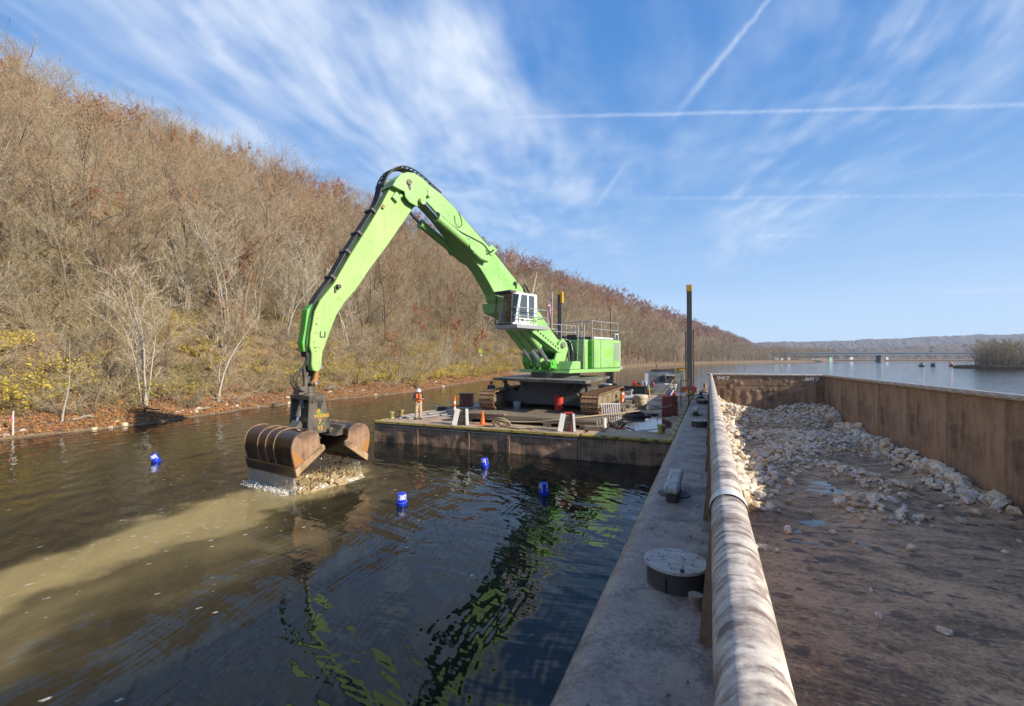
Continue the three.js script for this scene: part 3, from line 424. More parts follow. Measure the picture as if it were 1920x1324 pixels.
const mats = {
  green: std({ map: rep(greenTex, 0.4), roughness: 0.42, bumpMap: rep(coarseBump, 0.7), bumpScale: 0.006 }),
  greenOld: std({ map: rep(greenTex, 0.4), color: lin(1.12, 0.97, 0.85), roughness: 0.55 }),
  greenShadeInk: flat(0.10, 0.50, 0.045, 0.4), ghost: flat(0.30, 0.62, 0.05, 0.5), ghostBoom: flat(0.215, 0.60, 0.10, 0.5),  // deeper green puts shade into the colour of forward-facing parts; also stencil ink
  white: flat(0.78, 0.78, 0.75, 0.4), black: flat(0.02, 0.02, 0.022, 0.5), rubber: flat(0.025, 0.025, 0.027, 0.6), chrome: flat(0.62, 0.63, 0.66, 0.16, 1), steel: std({ color: lin(0.42, 0.42, 0.42), roughness: 0.4, metalness: 0.85, bumpMap: grainBump, bumpScale: 0.002 }),
  galv: flat(0.50, 0.51, 0.53, 0.42, 0.5), dark: std({ color: lin(0.055, 0.052, 0.05), roughness: 0.6, bumpMap: coarseBump, bumpScale: 0.01 }), plate: std({ map: rep(deckTex, 0.3), color: lin(0.85, 0.95, 1.0), roughness: 0.6 }),
  rust: std({ map: rep(rustTex, 0.25), roughness: 0.85, bumpMap: rep(coarseBump, 0.6), bumpScale: 0.012 }), hull: std({ map: rep(hullTex, 1 / 6, 1 / 3), color: lin(1.15, 1.0, 0.88), roughness: 0.8, bumpMap: rep(coarseBump, 0.45), bumpScale: 0.03 }),
  deck: std({ map: rep(deckTex, 0.2), color: lin(1.95, 1.7, 1.4), roughness: 0.75, bumpMap: rep(coarseBump, 0.5), bumpScale: 0.012 }), walk: std({ map: rep(walkTex, 0.25), color: lin(0.98, 0.91, 0.82), roughness: 0.6, bumpMap: rep(coarseBump, 1.1), bumpScale: 0.012 }),
  yellow: std({ map: rep(texture(512, 512, (u, v) => { const a = fbm(u * 8, v * 8, 3, 5, 8), f = fbm(u * 40, v * 40, 5, 3, 40); let c = mixc([0.46, 0.36, 0.07], [0.62, 0.50, 0.12], a); if (0.55 * a + 0.45 * f > 0.585) c = [0.09, 0.07, 0.05]; return c; }), 0.6), roughness: 0.7 }),
  yellowPaint: flat(0.72, 0.42, 0.02, 0.5), wood: std({ map: rep(woodTex, 0.7), roughness: 0.9, bumpMap: rep(coarseBump, 2), bumpScale: 0.012 }), trackSteel: std({ map: rep(rustTex, 0.7), color: lin(1.5, 1.35, 1.15), roughness: 0.75, bumpMap: grainBump, bumpScale: 0.004 }), frame: std({ map: rep(rustTex, 0.4), color: lin(1.1, 1.35, 1.3), roughness: 0.7 }),
  grabShell: std({ map: rep(rustTex, 0.3), color: lin(0.2, 0.16, 0.14), roughness: 0.2, bumpMap: rep(coarseBump, 0.8), bumpScale: 0.01 }), grabCheek: std({ map: rep(rustTex, 0.5), color: lin(1.35, 1.25, 1.3), roughness: 0.6 }), grabLip: std({ map: rep(rustTex, 0.7), color: lin(1.7, 1.75, 1.6), roughness: 0.5 }), bareSteel: std({ map: rep(deckTex, 0.5), color: lin(0.75, 0.8, 0.8), roughness: 0.42, metalness: 0.35 }), ochre: flat(0.42, 0.19, 0.05, 0.55),
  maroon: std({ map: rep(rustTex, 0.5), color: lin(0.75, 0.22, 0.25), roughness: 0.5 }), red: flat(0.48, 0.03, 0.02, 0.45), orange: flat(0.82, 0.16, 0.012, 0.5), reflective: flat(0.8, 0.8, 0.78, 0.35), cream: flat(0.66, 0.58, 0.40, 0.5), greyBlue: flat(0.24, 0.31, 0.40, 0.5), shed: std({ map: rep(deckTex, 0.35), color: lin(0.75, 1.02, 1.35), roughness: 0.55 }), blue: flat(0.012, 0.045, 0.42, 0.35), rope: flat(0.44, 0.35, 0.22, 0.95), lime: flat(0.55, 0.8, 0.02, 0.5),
  glass: new THREE.MeshPhysicalMaterial({ color: lin(0.75, 0.82, 0.85), transmission: 1, thickness: 0, roughness: 0.02, ior: 1.5 }), tint: new THREE.MeshPhysicalMaterial({ color: lin(0.06, 0.08, 0.10), roughness: 0.05, ior: 1.5 }),
  pipe: std({ map: pipeTex, roughness: 0.6, bumpMap: rep(coarseBump, 1, 6), bumpScale: 0.012 }), stone: [[1, 1, 1], [1.08, 0.98, 0.82], [0.86, 0.86, 0.87], [1.12, 1.08, 1.02], [0.92, 0.78, 0.6]].map(([r, g, b]) => std({ map: stoneTex, color: lin(r, g, b), roughness: 0.95, bumpMap: grainBump, bumpScale: 0.01 })),
};
// colours of mostly sunlit materials lowered to suit the exposure; shaded ones stay
for (const k of ['green', 'greenOld', 'greenShadeInk', 'ghost', 'ghostBoom', 'white', 'galv', 'deck', 'yellow', 'yellowPaint', 'wood', 'trackSteel', 'frame', 'grabCheek', 'grabLip', 'bareSteel', 'ochre', 'pipe', 'cream', 'plate', 'rope', 'orange', 'reflective', 'lime']) mats[k].color.multiplyScalar(0.72);
// ---------------------------------------------------------------- the green dredging excavator
const EX_Y = 1.55, EX_TURN = Math.atan2(-0.742, -0.67);
const excavator = thing('excavator', 'bright green long-boom excavator with raised white cab standing on the work barge', 'excavator', W(2.75, EX_Y, 28.8), EX_TURN);
excavator.updateMatrixWorld(true);
{
  const E = excavator, V = (u, v, w) => [u, v - EX_Y, -w], sh = (poly) => poly.map(([u, v]) => [u, v - EX_Y]), side = (poly, w0, w1, bevel = 0.015, holes = []) => slab(sh(poly), w1 - w0, bevel, holes.map((h) => [h[0], h[1] - EX_Y, h[2]])).translate(0, 0, -(w0 + w1) / 2);
  const blk = (u0, u1, v0, v1, w0, w1, r = 0.03) => rb(u1 - u0, v1 - v0, w1 - w0, (u0 + u1) / 2, (v0 + v1) / 2 - EX_Y, -(w0 + w1) / 2, r);
  const pin = (u, v, w0, w1, r) => rod(V(u, v, w0), V(u, v, w1), r, 20);
  // --- boom
  const boomPoly = [[11.62, 12.52], [11.3, 12.74], [10.95, 12.78], [10.36, 12.68], [9.57, 12.41], [8.77, 12.0], [7.83, 11.4], [6.93, 10.85], [6.3, 10.47], [5.5, 9.93], [4.96, 9.52], [3.89, 8.78], [3.16, 8.28], [2.31, 7.56], [1.54, 6.86], [0.9, 6.3], [0.28, 5.8], [-0.2, 5.72], [-0.34, 5.4], [-0.12, 5.1], [0.4, 4.92], [1.01, 5.1], [1.71, 5.69], [2.39, 6.27], [3.5, 6.95], [4.2, 7.22], [5.0, 7.28], [5.45, 7.42], [5.78, 7.74], [5.92, 8.06], [6.2, 8.4], [6.5, 8.74], [6.93, 9.2], [7.48, 9.62], [7.98, 9.98], [8.76, 10.63], [9.56, 11.27], [10.17, 11.66], [10.65, 11.94], [11.2, 12.1], [11.62, 12.2]];
  const boom = part('boom', side(boomPoly, -0.41, 0.41, 0.025), mats.green, E);
  part('boom_foot_pin', pin(0.05, 5.44, -0.75, 0.75, 0.17), mats.steel, boom);
  part('cylinder_bracket', [side([[8.15, 10.05], [8.05, 10.45], [7.6, 10.5], [7.0, 10.1], [6.75, 9.55], [7.3, 9.62]], 0.38, 0.78, 0.05), side([[8.15, 10.05], [8.05, 10.45], [7.6, 10.5], [7.0, 10.1], [6.75, 9.55], [7.3, 9.62]], -0.78, -0.38, 0.05)], mats.green, boom);
  part('lift_bracket', [pin(5.25, 7.42, -0.95, 0.95, 0.24), side([[4.0, 7.3], [5.6, 7.6], [5.5, 7.1], [4.6, 6.9]], -0.9, 0.9, 0.05)], mats.green, boom);
  for (const [u, v] of [[8.8, 12.07], [7.8, 11.44], [6.95, 10.92], [9.55, 12.47]]) part('hose_clip', bx(0.08, 0.09, 0.5, u, v - EX_Y, 0), mats.black, boom);
  part('pipe_bend', tube([V(3.1, 8.05, 0.44), V(3.6, 8.62, 0.44), V(3.35, 8.86, 0.3), V(2.75, 8.35, 0.2), V(2.2, 7.66, 0.2)], 0.05, 30, 8), mats.rubber, boom);
  part('hose_guard', side([[6.2, 10.0], [6.65, 10.25], [6.2, 10.62], [5.75, 10.4]], 0.3, 0.46, 0.02), mats.green, boom);
  part('work_lamp', [rb(0.18, 0.16, 0.16, 4.35, 8.8 - EX_Y, -0.5, 0.03), bx(0.05, 0.3, 0.05, 4.25, 8.66 - EX_Y, -0.46)], mats.dark, boom);
  for (const w of [0.02, 0.14, 0.26]) part('hydraulic_hose', tube([V(10.7, 12.95, w), V(9.6, 12.5, w), V(8.8, 12.1, w), V(7.8, 11.47, w), V(6.9, 10.95, w), V(6.0, 10.4, w), V(4.9, 9.6, w), V(3.9, 8.9, w), V(2.8, 8.1, w), V(1.9, 7.3, w), V(0.9, 6.45, w), V(-0.2, 5.9, w)], 0.035, 70, 6), mats.rubber, boom);
  part('hydraulic_hose', tube([V(10.05, 11.35, 0.72), V(9.3, 11.05, 0.62), V(8.5, 10.8, 0.55), V(7.6, 10.6, 0.6), V(7.1, 10.42, 0.72), V(6.5, 10.15, 0.6), V(6.05, 10.35, 0.45), V(5.75, 10.35, 0.2), V(5.3, 9.95, 0.2)], 0.038, 60, 6), mats.rubber, boom);
  part('loose_cable', tube([V(8.75, 11.55, 0.44), V(8.72, 11.2, 0.47), V(8.5, 11.05, 0.47), V(8.3, 11.2, 0.46), V(8.35, 11.55, 0.44), V(8.5, 11.8, 0.42)], 0.015, 30, 5), mats.black, boom);
  // faded maker's lettering
  {
    const font = await new FontLoader().loadAsync('fonts/droid/droid_sans_bold.typeface.json');
    const g = new TextGeometry('BOGEN', { font, size: 0.42, depth: 0.004, curveSegments: 5 }); g.rotateY(Math.PI); g.rotateZ(R(40.5)); g.translate(6.02, 9.28 - EX_Y, -0.412); part('faded_lettering', plain(g), mats.ghostBoom, boom, 'ghost of removed lettering on the boom');
    const g2 = new TextGeometry('87', { font, size: 0.22, depth: 0.004, curveSegments: 5 }); g2.rotateY(Math.PI); g2.rotateZ(R(40.5)); g2.translate(6.9, 9.85 - EX_Y, -0.412); part('faded_lettering', plain(g2), mats.ghostBoom, boom);
  }
  // --- arm
  const armL = [[12.25, 12.12], [11.92, 12.43], [11.92, 12.43], [12.71, 11.09], [13.34, 10.0], [14.11, 8.72], [14.77, 7.52], [15.31, 6.81], [15.52, 6.36], [15.6, 5.87], [15.67, 5.5], [15.7, 5.06], [15.62, 4.77], [15.63, 4.35]];
  const armR = [[10.96, 11.55], [11.05, 11.4], [11.74, 10.4], [12.36, 9.48], [13.19, 8.36], [13.76, 7.49], [14.32, 6.81], [14.66, 6.28], [14.87, 5.73], [15.05, 5.25], [15.2, 4.83], [15.24, 4.4]];
  const arm = part('arm', side([[12.15, 12.2], ...armL.slice(3), [15.58, 4.16], [15.43, 4.08], [15.3, 4.16], ...armR.reverse()], -0.26, 0.26, 0.022), mats.greenOld, E, 'yellow-green hanging arm with rust spots near its tip');
  const headPoly = [[12.3, 12.0], [12.12, 12.34], [11.88, 12.64], [11.52, 12.82], [11.17, 12.88], [10.75, 12.78], [10.42, 12.63], [10.22, 12.36], [10.55, 11.98], [10.62, 11.73], [10.68, 11.56], [10.84, 11.46], [11.1, 11.42], [11.44, 11.5], [11.66, 11.68], [11.7, 11.9], [11.95, 11.93]];
  part('head_plate', side(headPoly, 0.44, 0.53, 0.02), mats.green, arm); part('head_plate', side(headPoly, -0.53, -0.44, 0.02), mats.green, arm);
  part('head_web', [side([[12.3, 12.0], [12.12, 12.34], [11.88, 12.6], [11.75, 12.4], [11.8, 11.95]], -0.44, 0.44, 0.01)], mats.green, arm);
  part('arm_pivot_pin', [pin(11.48, 12.38, -0.6, 0.6, 0.11), pin(11.48, 12.38, 0.53, 0.58, 0.13)], mats.bareSteel, arm); part('grease_smear', side([[11.42, 12.3], [11.36, 12.1], [11.44, 12.0], [11.52, 12.12], [11.6, 12.3]], 0.531, 0.535, 0), mats.dark, arm); part('cylinder_pin', [pin(10.84, 11.66, -0.62, 0.64, 0.1), pin(10.84, 11.66, 0.53, 0.6, 0.17)], mats.ochre, arm);
  part('cover_plate', side([[10.5, 12.35], [10.36, 12.5], [10.2, 12.35], [10.22, 12.1], [10.42, 12.0]], 0.53, 0.56, 0.01), mats.green, arm); part('step_bracket', [bx(0.3, 0.34, 0.14, 12.0, 11.62 - EX_Y, -0.33, 0, 0, 0.6), bx(0.12, 0.1, 0.12, 11.78, 11.74 - EX_Y, -0.34)], mats.green, arm);
  { // hose cage over the elbow
    const cage = [], pts = [[12.62, 11.95], [12.42, 12.45], [12.1, 12.85], [11.62, 13.1], [11.1, 13.12], [10.6, 12.98], [10.0, 12.72], [9.5, 12.5]];
    for (const w of [-0.3, 0.34]) cage.push(tube(pts.map(([u, v]) => V(u, v, w)), 0.035, 40, 6));
    for (let i = 0; i < 15; i++) { const c = new THREE.CatmullRomCurve3(pts.map(([u, v]) => v3(V(u, v, 0)))).getPoint(i / 17); cage.push(bar([c.x, c.y, -0.34], [c.x, c.y, 0.3], 0.05, 0.03)); }
    for (const w of [-0.12, 0, 0.12, 0.22]) cage.push(tube(pts.map(([u, v]) => V(u, v - 0.07, w)), 0.035, 30, 6)); part('hose_cage', cage, mats.dark, arm, 'black ladder-like hose cage over the elbow');
    for (const [w, o] of [[0.2, 0.09], [0.06, 0.1], [-0.08, 0.1], [-0.2, 0.09]]) part('hydraulic_hose', tube([[12.5, 12.1], [12.75, 11.2], [13.38, 10.1], [14.15, 8.82], [14.8, 7.64], [15.2, 7.05], [15.5, 6.5], [15.68, 5.6], [15.74, 5.0], [15.68, 4.6]].map(([u, v]) => V(u + o * 0.9, v + o * 0.5, w)), 0.04, 60, 6), mats.rubber, arm);
    for (const [u, v] of [[12.98, 10.75], [13.6, 9.68], [14.1, 8.83], [14.72, 7.72]]) part('hose_clamp', [bx(0.1, 0.22, 0.62, u + 0.09, v - EX_Y + 0.05, 0, 0, 0, -1.0), bx(0.1, 0.07, 0.14, u + 0.06, v - EX_Y - 0.02, -0.31)], mats.dark, arm);
    part('clamp_block', bx(0.12, 0.16, 0.1, 12.62, 11.05 - EX_Y, -0.3, 0, 0, 0.5), mats.ochre, arm); part('hose_guard', side([[15.5, 6.75], [15.78, 6.42], [15.86, 5.7], [15.95, 5.2], [15.9, 4.85], [15.78, 4.85], [15.72, 5.5], [15.6, 6.3]], -0.24, 0.2, 0.015), mats.greenShadeInk, arm);
    part('work_lamp', [rb(0.16, 0.15, 0.16, 14.62, 7.42 - EX_Y, -0.36, 0.03), bx(0.06, 0.26, 0.05, 14.72, 7.3 - EX_Y, -0.3)], mats.dark, arm); for (const [y, w] of [[7.04, 0.15], [6.99, 0.19], [6.94, 0.13]]) part('rust_stain', side([[14.56 + w, y + 0.012], [14.56, y - 0.012], [14.56 - w, y + 0.012], [14.56, y - 0.002]], 0.255, 0.264, 0), mats.ochre, arm);
    part('eye_plate', [bx(0.03, 0.22, 0.03, 15.12, 5.52 - EX_Y, -0.28), bx(0.03, 0.22, 0.03, 15.3, 5.52 - EX_Y, -0.28), bx(0.2, 0.03, 0.03, 15.21, 5.42 - EX_Y, -0.28)], mats.dark, arm);
    for (const [u, v, r] of [[15.42, 6.1, 0.025], [15.45, 5.9, 0.035], [15.5, 5.55, 0.02], [15.42, 5.55, 0.02], [15.5, 5.0, 0.03], [15.4, 5.02, 0.02], [15.48, 4.86, 0.02], [15.55, 5.2, 0.02], [15.32, 5.0, 0.02]]) part('bolt_hole', rod(V(u, v, 0.255), V(u, v, 0.264), r, 10), mats.dark, arm);
  }
  // --- cylinders
  const ram = (name, a, m, b, rb_, rr, w) => { const c = part(name, [rod(V(m[0], m[1], w), V(b[0], b[1], w), rb_, 18), rod(V(m[0], m[1], w), V(lerp(m[0], b[0], 0.05), lerp(m[1], b[1], 0.05), w), rb_ * 1.16, 18), pin(b[0], b[1], w - rb_ * 1.1, w + rb_ * 1.1, rb_ * 1.15)], mats.green, E); part('piston_rod', rod(V(a[0], a[1], w), V(m[0], m[1], w), rr, 16), mats.chrome, c); part('rod_eye', pin(a[0], a[1], w - rr, w + rr, rr * 1.7), mats.green, c); return c; };
  ram('stick_cylinder', [10.84, 11.66], [10.02, 11.12], [7.9, 10.16], 0.2, 0.085, 0.64); ram('stick_cylinder', [10.84, 11.66], [10.02, 11.12], [7.9, 10.16], 0.2, 0.085, -0.64);
  for (const w of [0.62, -0.62]) ram('lift_cylinder', [1.5, 4.32], [2.45, 5.25], [5.1, 7.4], 0.19, 0.12, w); ram('recovery_cylinder', [1.5, 4.32], [2.42, 5.22], [5.0, 7.38], 0.25, 0.17, 0);
  // --- upper structure
  const house = part('house', [blk(-5.05, -1.45, 3.92, 5.84, -1.9, 1.9, 0.12), blk(-1.5, -1.0, 3.92, 5.8, 0.82, 1.55, 0.05), blk(-5.1, -1.5, 4.0, 5.6, -1.85, 1.85, 0.2)], mats.green, E);
  part('counterweight', side([[-4.9, 3.92], [-5.15, 4.05], [-5.3, 4.5], [-5.3, 5.3], [-5.1, 5.62], [-4.9, 5.62]], -1.7, 1.7, 0.05), mats.green, E); part('corner_fender', blk(-5.22, -4.85, 3.78, 4.05, 1.5, 1.95, 0.08), mats.galv, E);
  part('base_frame', side([[1.3, 3.72], [1.15, 3.93], [-5.0, 3.93], [-4.7, 3.7]], -1.95, 1.95, 0.02), mats.green, E);
  part('service_door', blk(-3.98, -2.3, 4.0, 5.78, 1.9, 1.925, 0.012), mats.green, house); part('service_door', blk(-2.26, -1.5, 4.0, 5.78, 1.9, 1.922, 0.012), mats.green, house); part('front_door', blk(-1.45, -1.42, 4.0, 5.74, 1.0, 1.82, 0.01), mats.greenShadeInk, house); part('door_lock', rod(V(-1.42, 4.85, 1.68), V(-1.39, 4.85, 1.68), 0.05, 12), mats.black, house); part('house_cover', blk(-4.9, -4.02, 4.0, 5.72, 1.9, 1.92, 0.01), mats.green, house);
  for (let i = 0; i < 7; i++) part('louvre', [bx(0.62, 0.11, 0.03, -4.43, 5.55 - i * 0.17 - EX_Y, -1.925), bx(0.66, 0.02, 0.05, -4.43, 5.615 - i * 0.17 - EX_Y, -1.93)], mats.galv, house);
  { const patch = []; const rr = rng(4); patch.push(bx(0.82, 0.16, 0.006, -3.2, 4.78 - EX_Y, -1.927)); const font = await new FontLoader().loadAsync('fonts/droid/droid_sans_bold.typeface.json'); const g = new TextGeometry('Green', { font, size: 0.27, depth: 0.005, curveSegments: 4 }); g.rotateY(Math.PI); g.translate(-2.68, 4.92 - EX_Y, -1.925); patch.push(plain(g)); part('faded_decal', patch, mats.ghost, house, 'lime ghost of a removed decal'); }
  part('roof_gear', [blk(-4.6, -1.5, 5.84, 5.98, 0.2, 1.7, 0.02), blk(-2.2, -1.5, 5.86, 6.15, -0.2, 0.6, 0.02), blk(-3.6, -2.4, 5.86, 6.12, -1.2, 0.4, 0.02)], mats.dark, house); part('roof_panel', blk(-4.0, -1.6, 5.85, 5.97, 1.72, 1.86, 0.01), mats.white, house); part('intake_frame', [blk(-4.95, -4.9, 5.9, 6.28, 1.45, 1.75, 0.01), blk(-4.5, -4.45, 5.9, 6.28, 1.45, 1.75, 0.01), blk(-4.95, -4.45, 6.22, 6.28, 1.45, 1.75, 0.01)], mats.white, house);
  for (const [u, w, h] of [[-4.28, 1.55, 7.95], [-1.4, -1.4, 7.6]]) part('exhaust_pole', [rod(V(u, 5.85, w), V(u, h, w), 0.055, 10), rod(V(u, h, w), V(u, h + 0.08, w), 0.085, 10)], mats.rust, E);
  // railings
  const rail = (pts, r = 0.03) => tube(pts, r, pts.length * 8, 6), straight = (a, b, r = 0.028) => rod(a, b, r, 8);
  const roofRail = []; for (const v of [6.98, 6.48]) roofRail.push(straight(V(-1.5, v, 1.8), V(-4.75, v, 1.8))); for (const u of [-1.5, -2.6, -4.75]) roofRail.push(straight(V(u, u < -4 ? 6.45 : 5.85, 1.8), V(u, 7.0, 1.8))); for (const v of [6.98, 6.48]) roofRail.push(straight(V(-1.5, v, 1.7), V(-1.5, v, -0.2)), straight(V(-4.75, v, -1.7), V(-1.5, v, -1.7))); for (const [u, w] of [[-1.5, 1.0], [-1.5, -0.2], [-1.5, -1.7], [-3, -1.7], [-4.75, -1.7]]) roofRail.push(straight(V(u, 5.85, w), V(u, 7.0, w)));
  part('roof_railing', roofRail, mats.galv, E); const midRail = []; for (const v of [6.55, 6.05]) midRail.push(straight(V(-1.4, v, -0.9), V(1.2, v, -1.6)), straight(V(-1.4, v - 0.1, -1.8), V(1.2, v - 0.1, -1.8))); for (const [u, w] of [[-1.4, -0.9], [-0.5, -1.15], [0.4, -1.4], [1.2, -1.6]]) midRail.push(straight(V(u, 4.9, w), V(u, 6.58, w))); part('walkway_railing', midRail, mats.galv, E);
  part('walkway', [blk(-1.4, 1.25, 4.84, 4.95, -1.85, -0.75)], mats.galv, E); part('front_tank', side([[1.02, 5.04], [1.08, 4.34], [0.75, 3.76], [-1.4, 3.76], [-1.4, 5.04]], -1.9, -0.78, 0.06), mats.greenShadeInk, E); part('tank_grille', blk(1.02, 1.06, 4.0, 4.3, -1.5, -1.1, 0.005), mats.ochre, E);
  part('boom_bracket', [side([[1.05, 3.92], [0.75, 4.7], [0.35, 5.6], [-0.05, 5.85], [-0.45, 5.6], [-1.1, 3.92]], 0.44, 0.58, 0.02), side([[1.05, 3.92], [0.75, 4.7], [0.35, 5.6], [-0.05, 5.85], [-0.45, 5.6], [-1.1, 3.92]], -0.58, -0.44, 0.02)], mats.green, E); part('pivot_cap', pin(0.05, 5.44, 0.58, 0.66, 0.2), mats.steel, E);
  part('ram_bracket', [0.86, 0.38, -0.38, -0.86].map((w) => side([[1.05, 3.92], [1.65, 4.05], [1.72, 4.4], [1.4, 4.55], [1.05, 4.35]], w - 0.05, w + 0.05, 0.01)).concat([pin(1.5, 4.32, -0.98, 0.98, 0.09)]), mats.greenShadeInk, E);
  part('step_box', side([[1.15, 3.95], [0.8, 4.42], [-0.02, 4.42], [-0.02, 3.95]], 0.9, 1.9, 0.02), mats.green, E); part('valve_block', [blk(-0.9, -0.2, 4.3, 5.3, -0.35, 0.4, 0.05), rod(V(-0.7, 5.3, 0.5), V(-0.2, 4.2, 0.9), 0.07), rod(V(-0.9, 5.2, 0.7), V(-0.5, 4.1, 1.1), 0.06), blk(-0.85, -0.4, 3.95, 4.5, 0.7, 1.3, 0.05)], mats.dark, E);
  for (let i = 0; i < 7; i++) part('hydraulic_hose', tube([V(-0.3, 5.85, 0.05 * i - 0.1), V(-0.7, 5.7, 0.1 * i), V(-0.85, 5.2, 0.12 * i), V(-0.7, 4.6, 0.13 * i), V(-0.9, 4.1, 0.1 * i)], 0.036, 24, 6), i % 3 ? mats.rubber : mats.galv, E);
  part('access_ladder', [straight(V(-0.75, 3.95, 1.6), V(-0.9, 6.75, 1.6)), straight(V(-0.75, 3.95, 1.15), V(-0.9, 6.75, 1.15)), ...[0, 1, 2, 3, 4, 5].map((i) => straight(V(-0.76 - 0.01 * i, 4.2 + 0.3 * i, 1.15), V(-0.76 - 0.01 * i, 4.2 + 0.3 * i, 1.6), 0.018))], mats.galv, E);
  // --- raised cab
  const cabW = [0.62, 1.78];
  part('cab_lift_arm', [side([[3.9, 6.42], [3.3, 6.5], [0.85, 5.22], [0.6, 4.95], [1.0, 4.92], [4.1, 6.3]], 0.98, 1.06, 0.01), side([[3.9, 6.42], [3.3, 6.5], [0.85, 5.22], [0.6, 4.95], [1.0, 4.92], [4.1, 6.3]], 0.72, 0.78, 0.01)], mats.green, E); for (let i = 0; i < 9; i++) part('ladder_slot', bx(0.13, 0.1, 0.012, 1.15 + i * 0.24, 5.2 + i * 0.118 - EX_Y, -1.062, 0, 0, 0.46), mats.black, E);
  const cab = part('cab', [blk(4.02, 4.12, 6.4, 8.02, ...cabW, 0.03), blk(4.05, 5.95, 7.92, 8.06, ...cabW, 0.04), blk(4.05, 6.05, 6.36, 6.46, ...cabW, 0.03), side([[4.08, 6.42], [4.08, 6.72], [5.5, 6.72], [5.66, 6.42]], 1.7, 1.78, 0.01), side([[4.08, 6.7], [4.08, 7.96], [4.28, 7.96], [4.28, 6.7]], 1.7, 1.78, 0.01), side([[4.74, 6.7], [4.74, 7.96], [4.87, 7.96], [4.87, 6.7]], 1.7, 1.78, 0.01), side([[5.32, 7.96], [5.66, 6.42], [5.85, 6.42], [5.5, 7.96]], 1.7, 1.78, 0.01), side([[4.08, 6.42], [4.08, 7.95], [5.5, 7.95], [5.9, 6.42]], 0.62, 0.68, 0.01)], mats.white, E, 'white operator cab raised above the boom foot');
  part('cab_window', side([[4.28, 6.72], [4.28, 7.92], [4.74, 7.92], [4.74, 6.72]], 1.72, 1.745, 0), mats.tint, cab); part('cab_window', side([[4.87, 6.72], [4.87, 7.92], [5.33, 7.92], [5.6, 6.72]], 1.72, 1.745, 0), mats.tint, cab); part('windshield', side([[5.86, 6.44], [5.5, 7.94], [5.98, 7.94], [6.08, 6.44]], 1.7, 1.72, 0), mats.glass, cab); part('windshield', side([[5.99, 7.94], [6.1, 6.44], [6.13, 6.44], [6.02, 7.94]], 0.66, 1.74, 0), mats.glass, cab); part('console', [blk(5.3, 5.6, 6.46, 7.0, 0.8, 1.0, 0.03), blk(5.3, 5.6, 6.46, 7.0, 1.4, 1.6, 0.03), rod(V(5.55, 6.5, 1.2), V(5.75, 7.2, 1.2), 0.03), blk(4.2, 5.9, 6.46, 6.5, 0.7, 1.7, 0.01)], mats.dark, cab);
  part('windshield_guard', [straight(V(6.14, 6.4, 1.76), V(6.04, 8.02, 1.76), 0.03), straight(V(6.14, 6.4, 0.64), V(6.04, 8.02, 0.64), 0.03), straight(V(6.14, 6.4, 0.64), V(6.14, 6.4, 1.76), 0.03), blk(5.75, 6.2, 7.96, 8.1, 0.6, 1.8, 0.04)], mats.dark, cab); part('operator_seat', [blk(4.6, 5.1, 6.9, 7.0, 0.95, 1.45, 0.04), blk(4.5, 4.62, 6.95, 7.7, 0.95, 1.45, 0.04)], mats.black, cab);
  part('green_panel', side([[4.1, 6.45], [4.1, 6.85], [4.35, 6.85], [4.75, 6.45]], 1.78, 1.79, 0), mats.green, cab); part('door_handle', [blk(5.2, 5.36, 6.56, 6.66, 1.78, 1.81, 0.02)], mats.black, cab);
  part('cab_platform', [blk(3.5, 6.1, 6.14, 6.34, 0.55, 2.15, 0.02)], mats.galv, E); const cr = []; for (const v of [7.2, 6.78]) cr.push(rail([V(6.1, v, 1.95), V(5.9, v, 2.12), V(5.5, v, 2.13), V(4.2, v, 2.13), V(3.6, v, 2.12), V(3.52, v, 2.0), V(3.5, v, 1.2)], 0.024)); for (const u of [5.95, 4.75, 3.55]) cr.push(straight(V(u, 6.3, 2.13), V(u, 7.2, 2.13), 0.024)); cr.push(straight(V(3.5, 6.3, 1.2), V(3.5, 7.2, 1.2), 0.024)); part('cab_railing', cr, mats.galv, E); part('radio_aerial', rod(V(4.1, 8.05, 1.5), V(3.7, 9.35, 1.5), 0.018, 6, 0.008), mats.white, E);
  // --- undercarriage
  const pts = [[-5.9, 23.2], [-6.1, 30.4], [-12.3, 31.4], [-12.2, 25.1]].map(([n, s]) => { const p = excavator.worldToLocal(at(n, s, 3.42)); return [p.x, p.z]; });
  { const s = new THREE.Shape(pts.map(([x, z]) => new THREE.Vector2(x, -z))); const g = boxUV(new THREE.ExtrudeGeometry(s, { depth: 0.16, bevelEnabled: false }).rotateX(-Math.PI / 2)); part('undercarriage_platform', g.translate(0, 3.26 - EX_Y, 0), mats.plate, E, 'grey steel walkway deck round the slew ring'); }
  part('slew_ring', cyl(1.55, 1.55, 0.34, 0, 3.42 - EX_Y, 0, 40), mats.dark, E);
  const car = new THREE.Group(); car.name = 'undercarriage'; car.rotation.y = BARGE_TURN - EX_TURN; E.add(car);   // turned in line with the barge: x across, -z ahead
  part('car_body', [slab([[-2.1, 0.3], [-1.7, 1.2], [-1.35, 1.7], [1.35, 1.7], [1.9, 1.2], [2.5, 0.3]], 4.0, 0.05), bx(6.1, 0.6, 0.9, 0, 0.72, -1.5), bx(6.1, 0.6, 0.9, 0, 0.72, 1.5), rod([-0.4, 0.95, 2.02], [-0.4, 0.95, 2.06], 0.16, 18)], mats.dark, car);
  for (const x of [-2.6, -1.5, 1.7, 2.5]) part('deck_prop', [bar([x, 0.95, 1.9], [x, 1.72, 1.9], 0.16, 0.16), bar([x + (x < 0 ? 0.6 : -0.6), 0.95, 1.8], [x, 1.7, 2.3], 0.13, 0.13)], mats.dark, car);
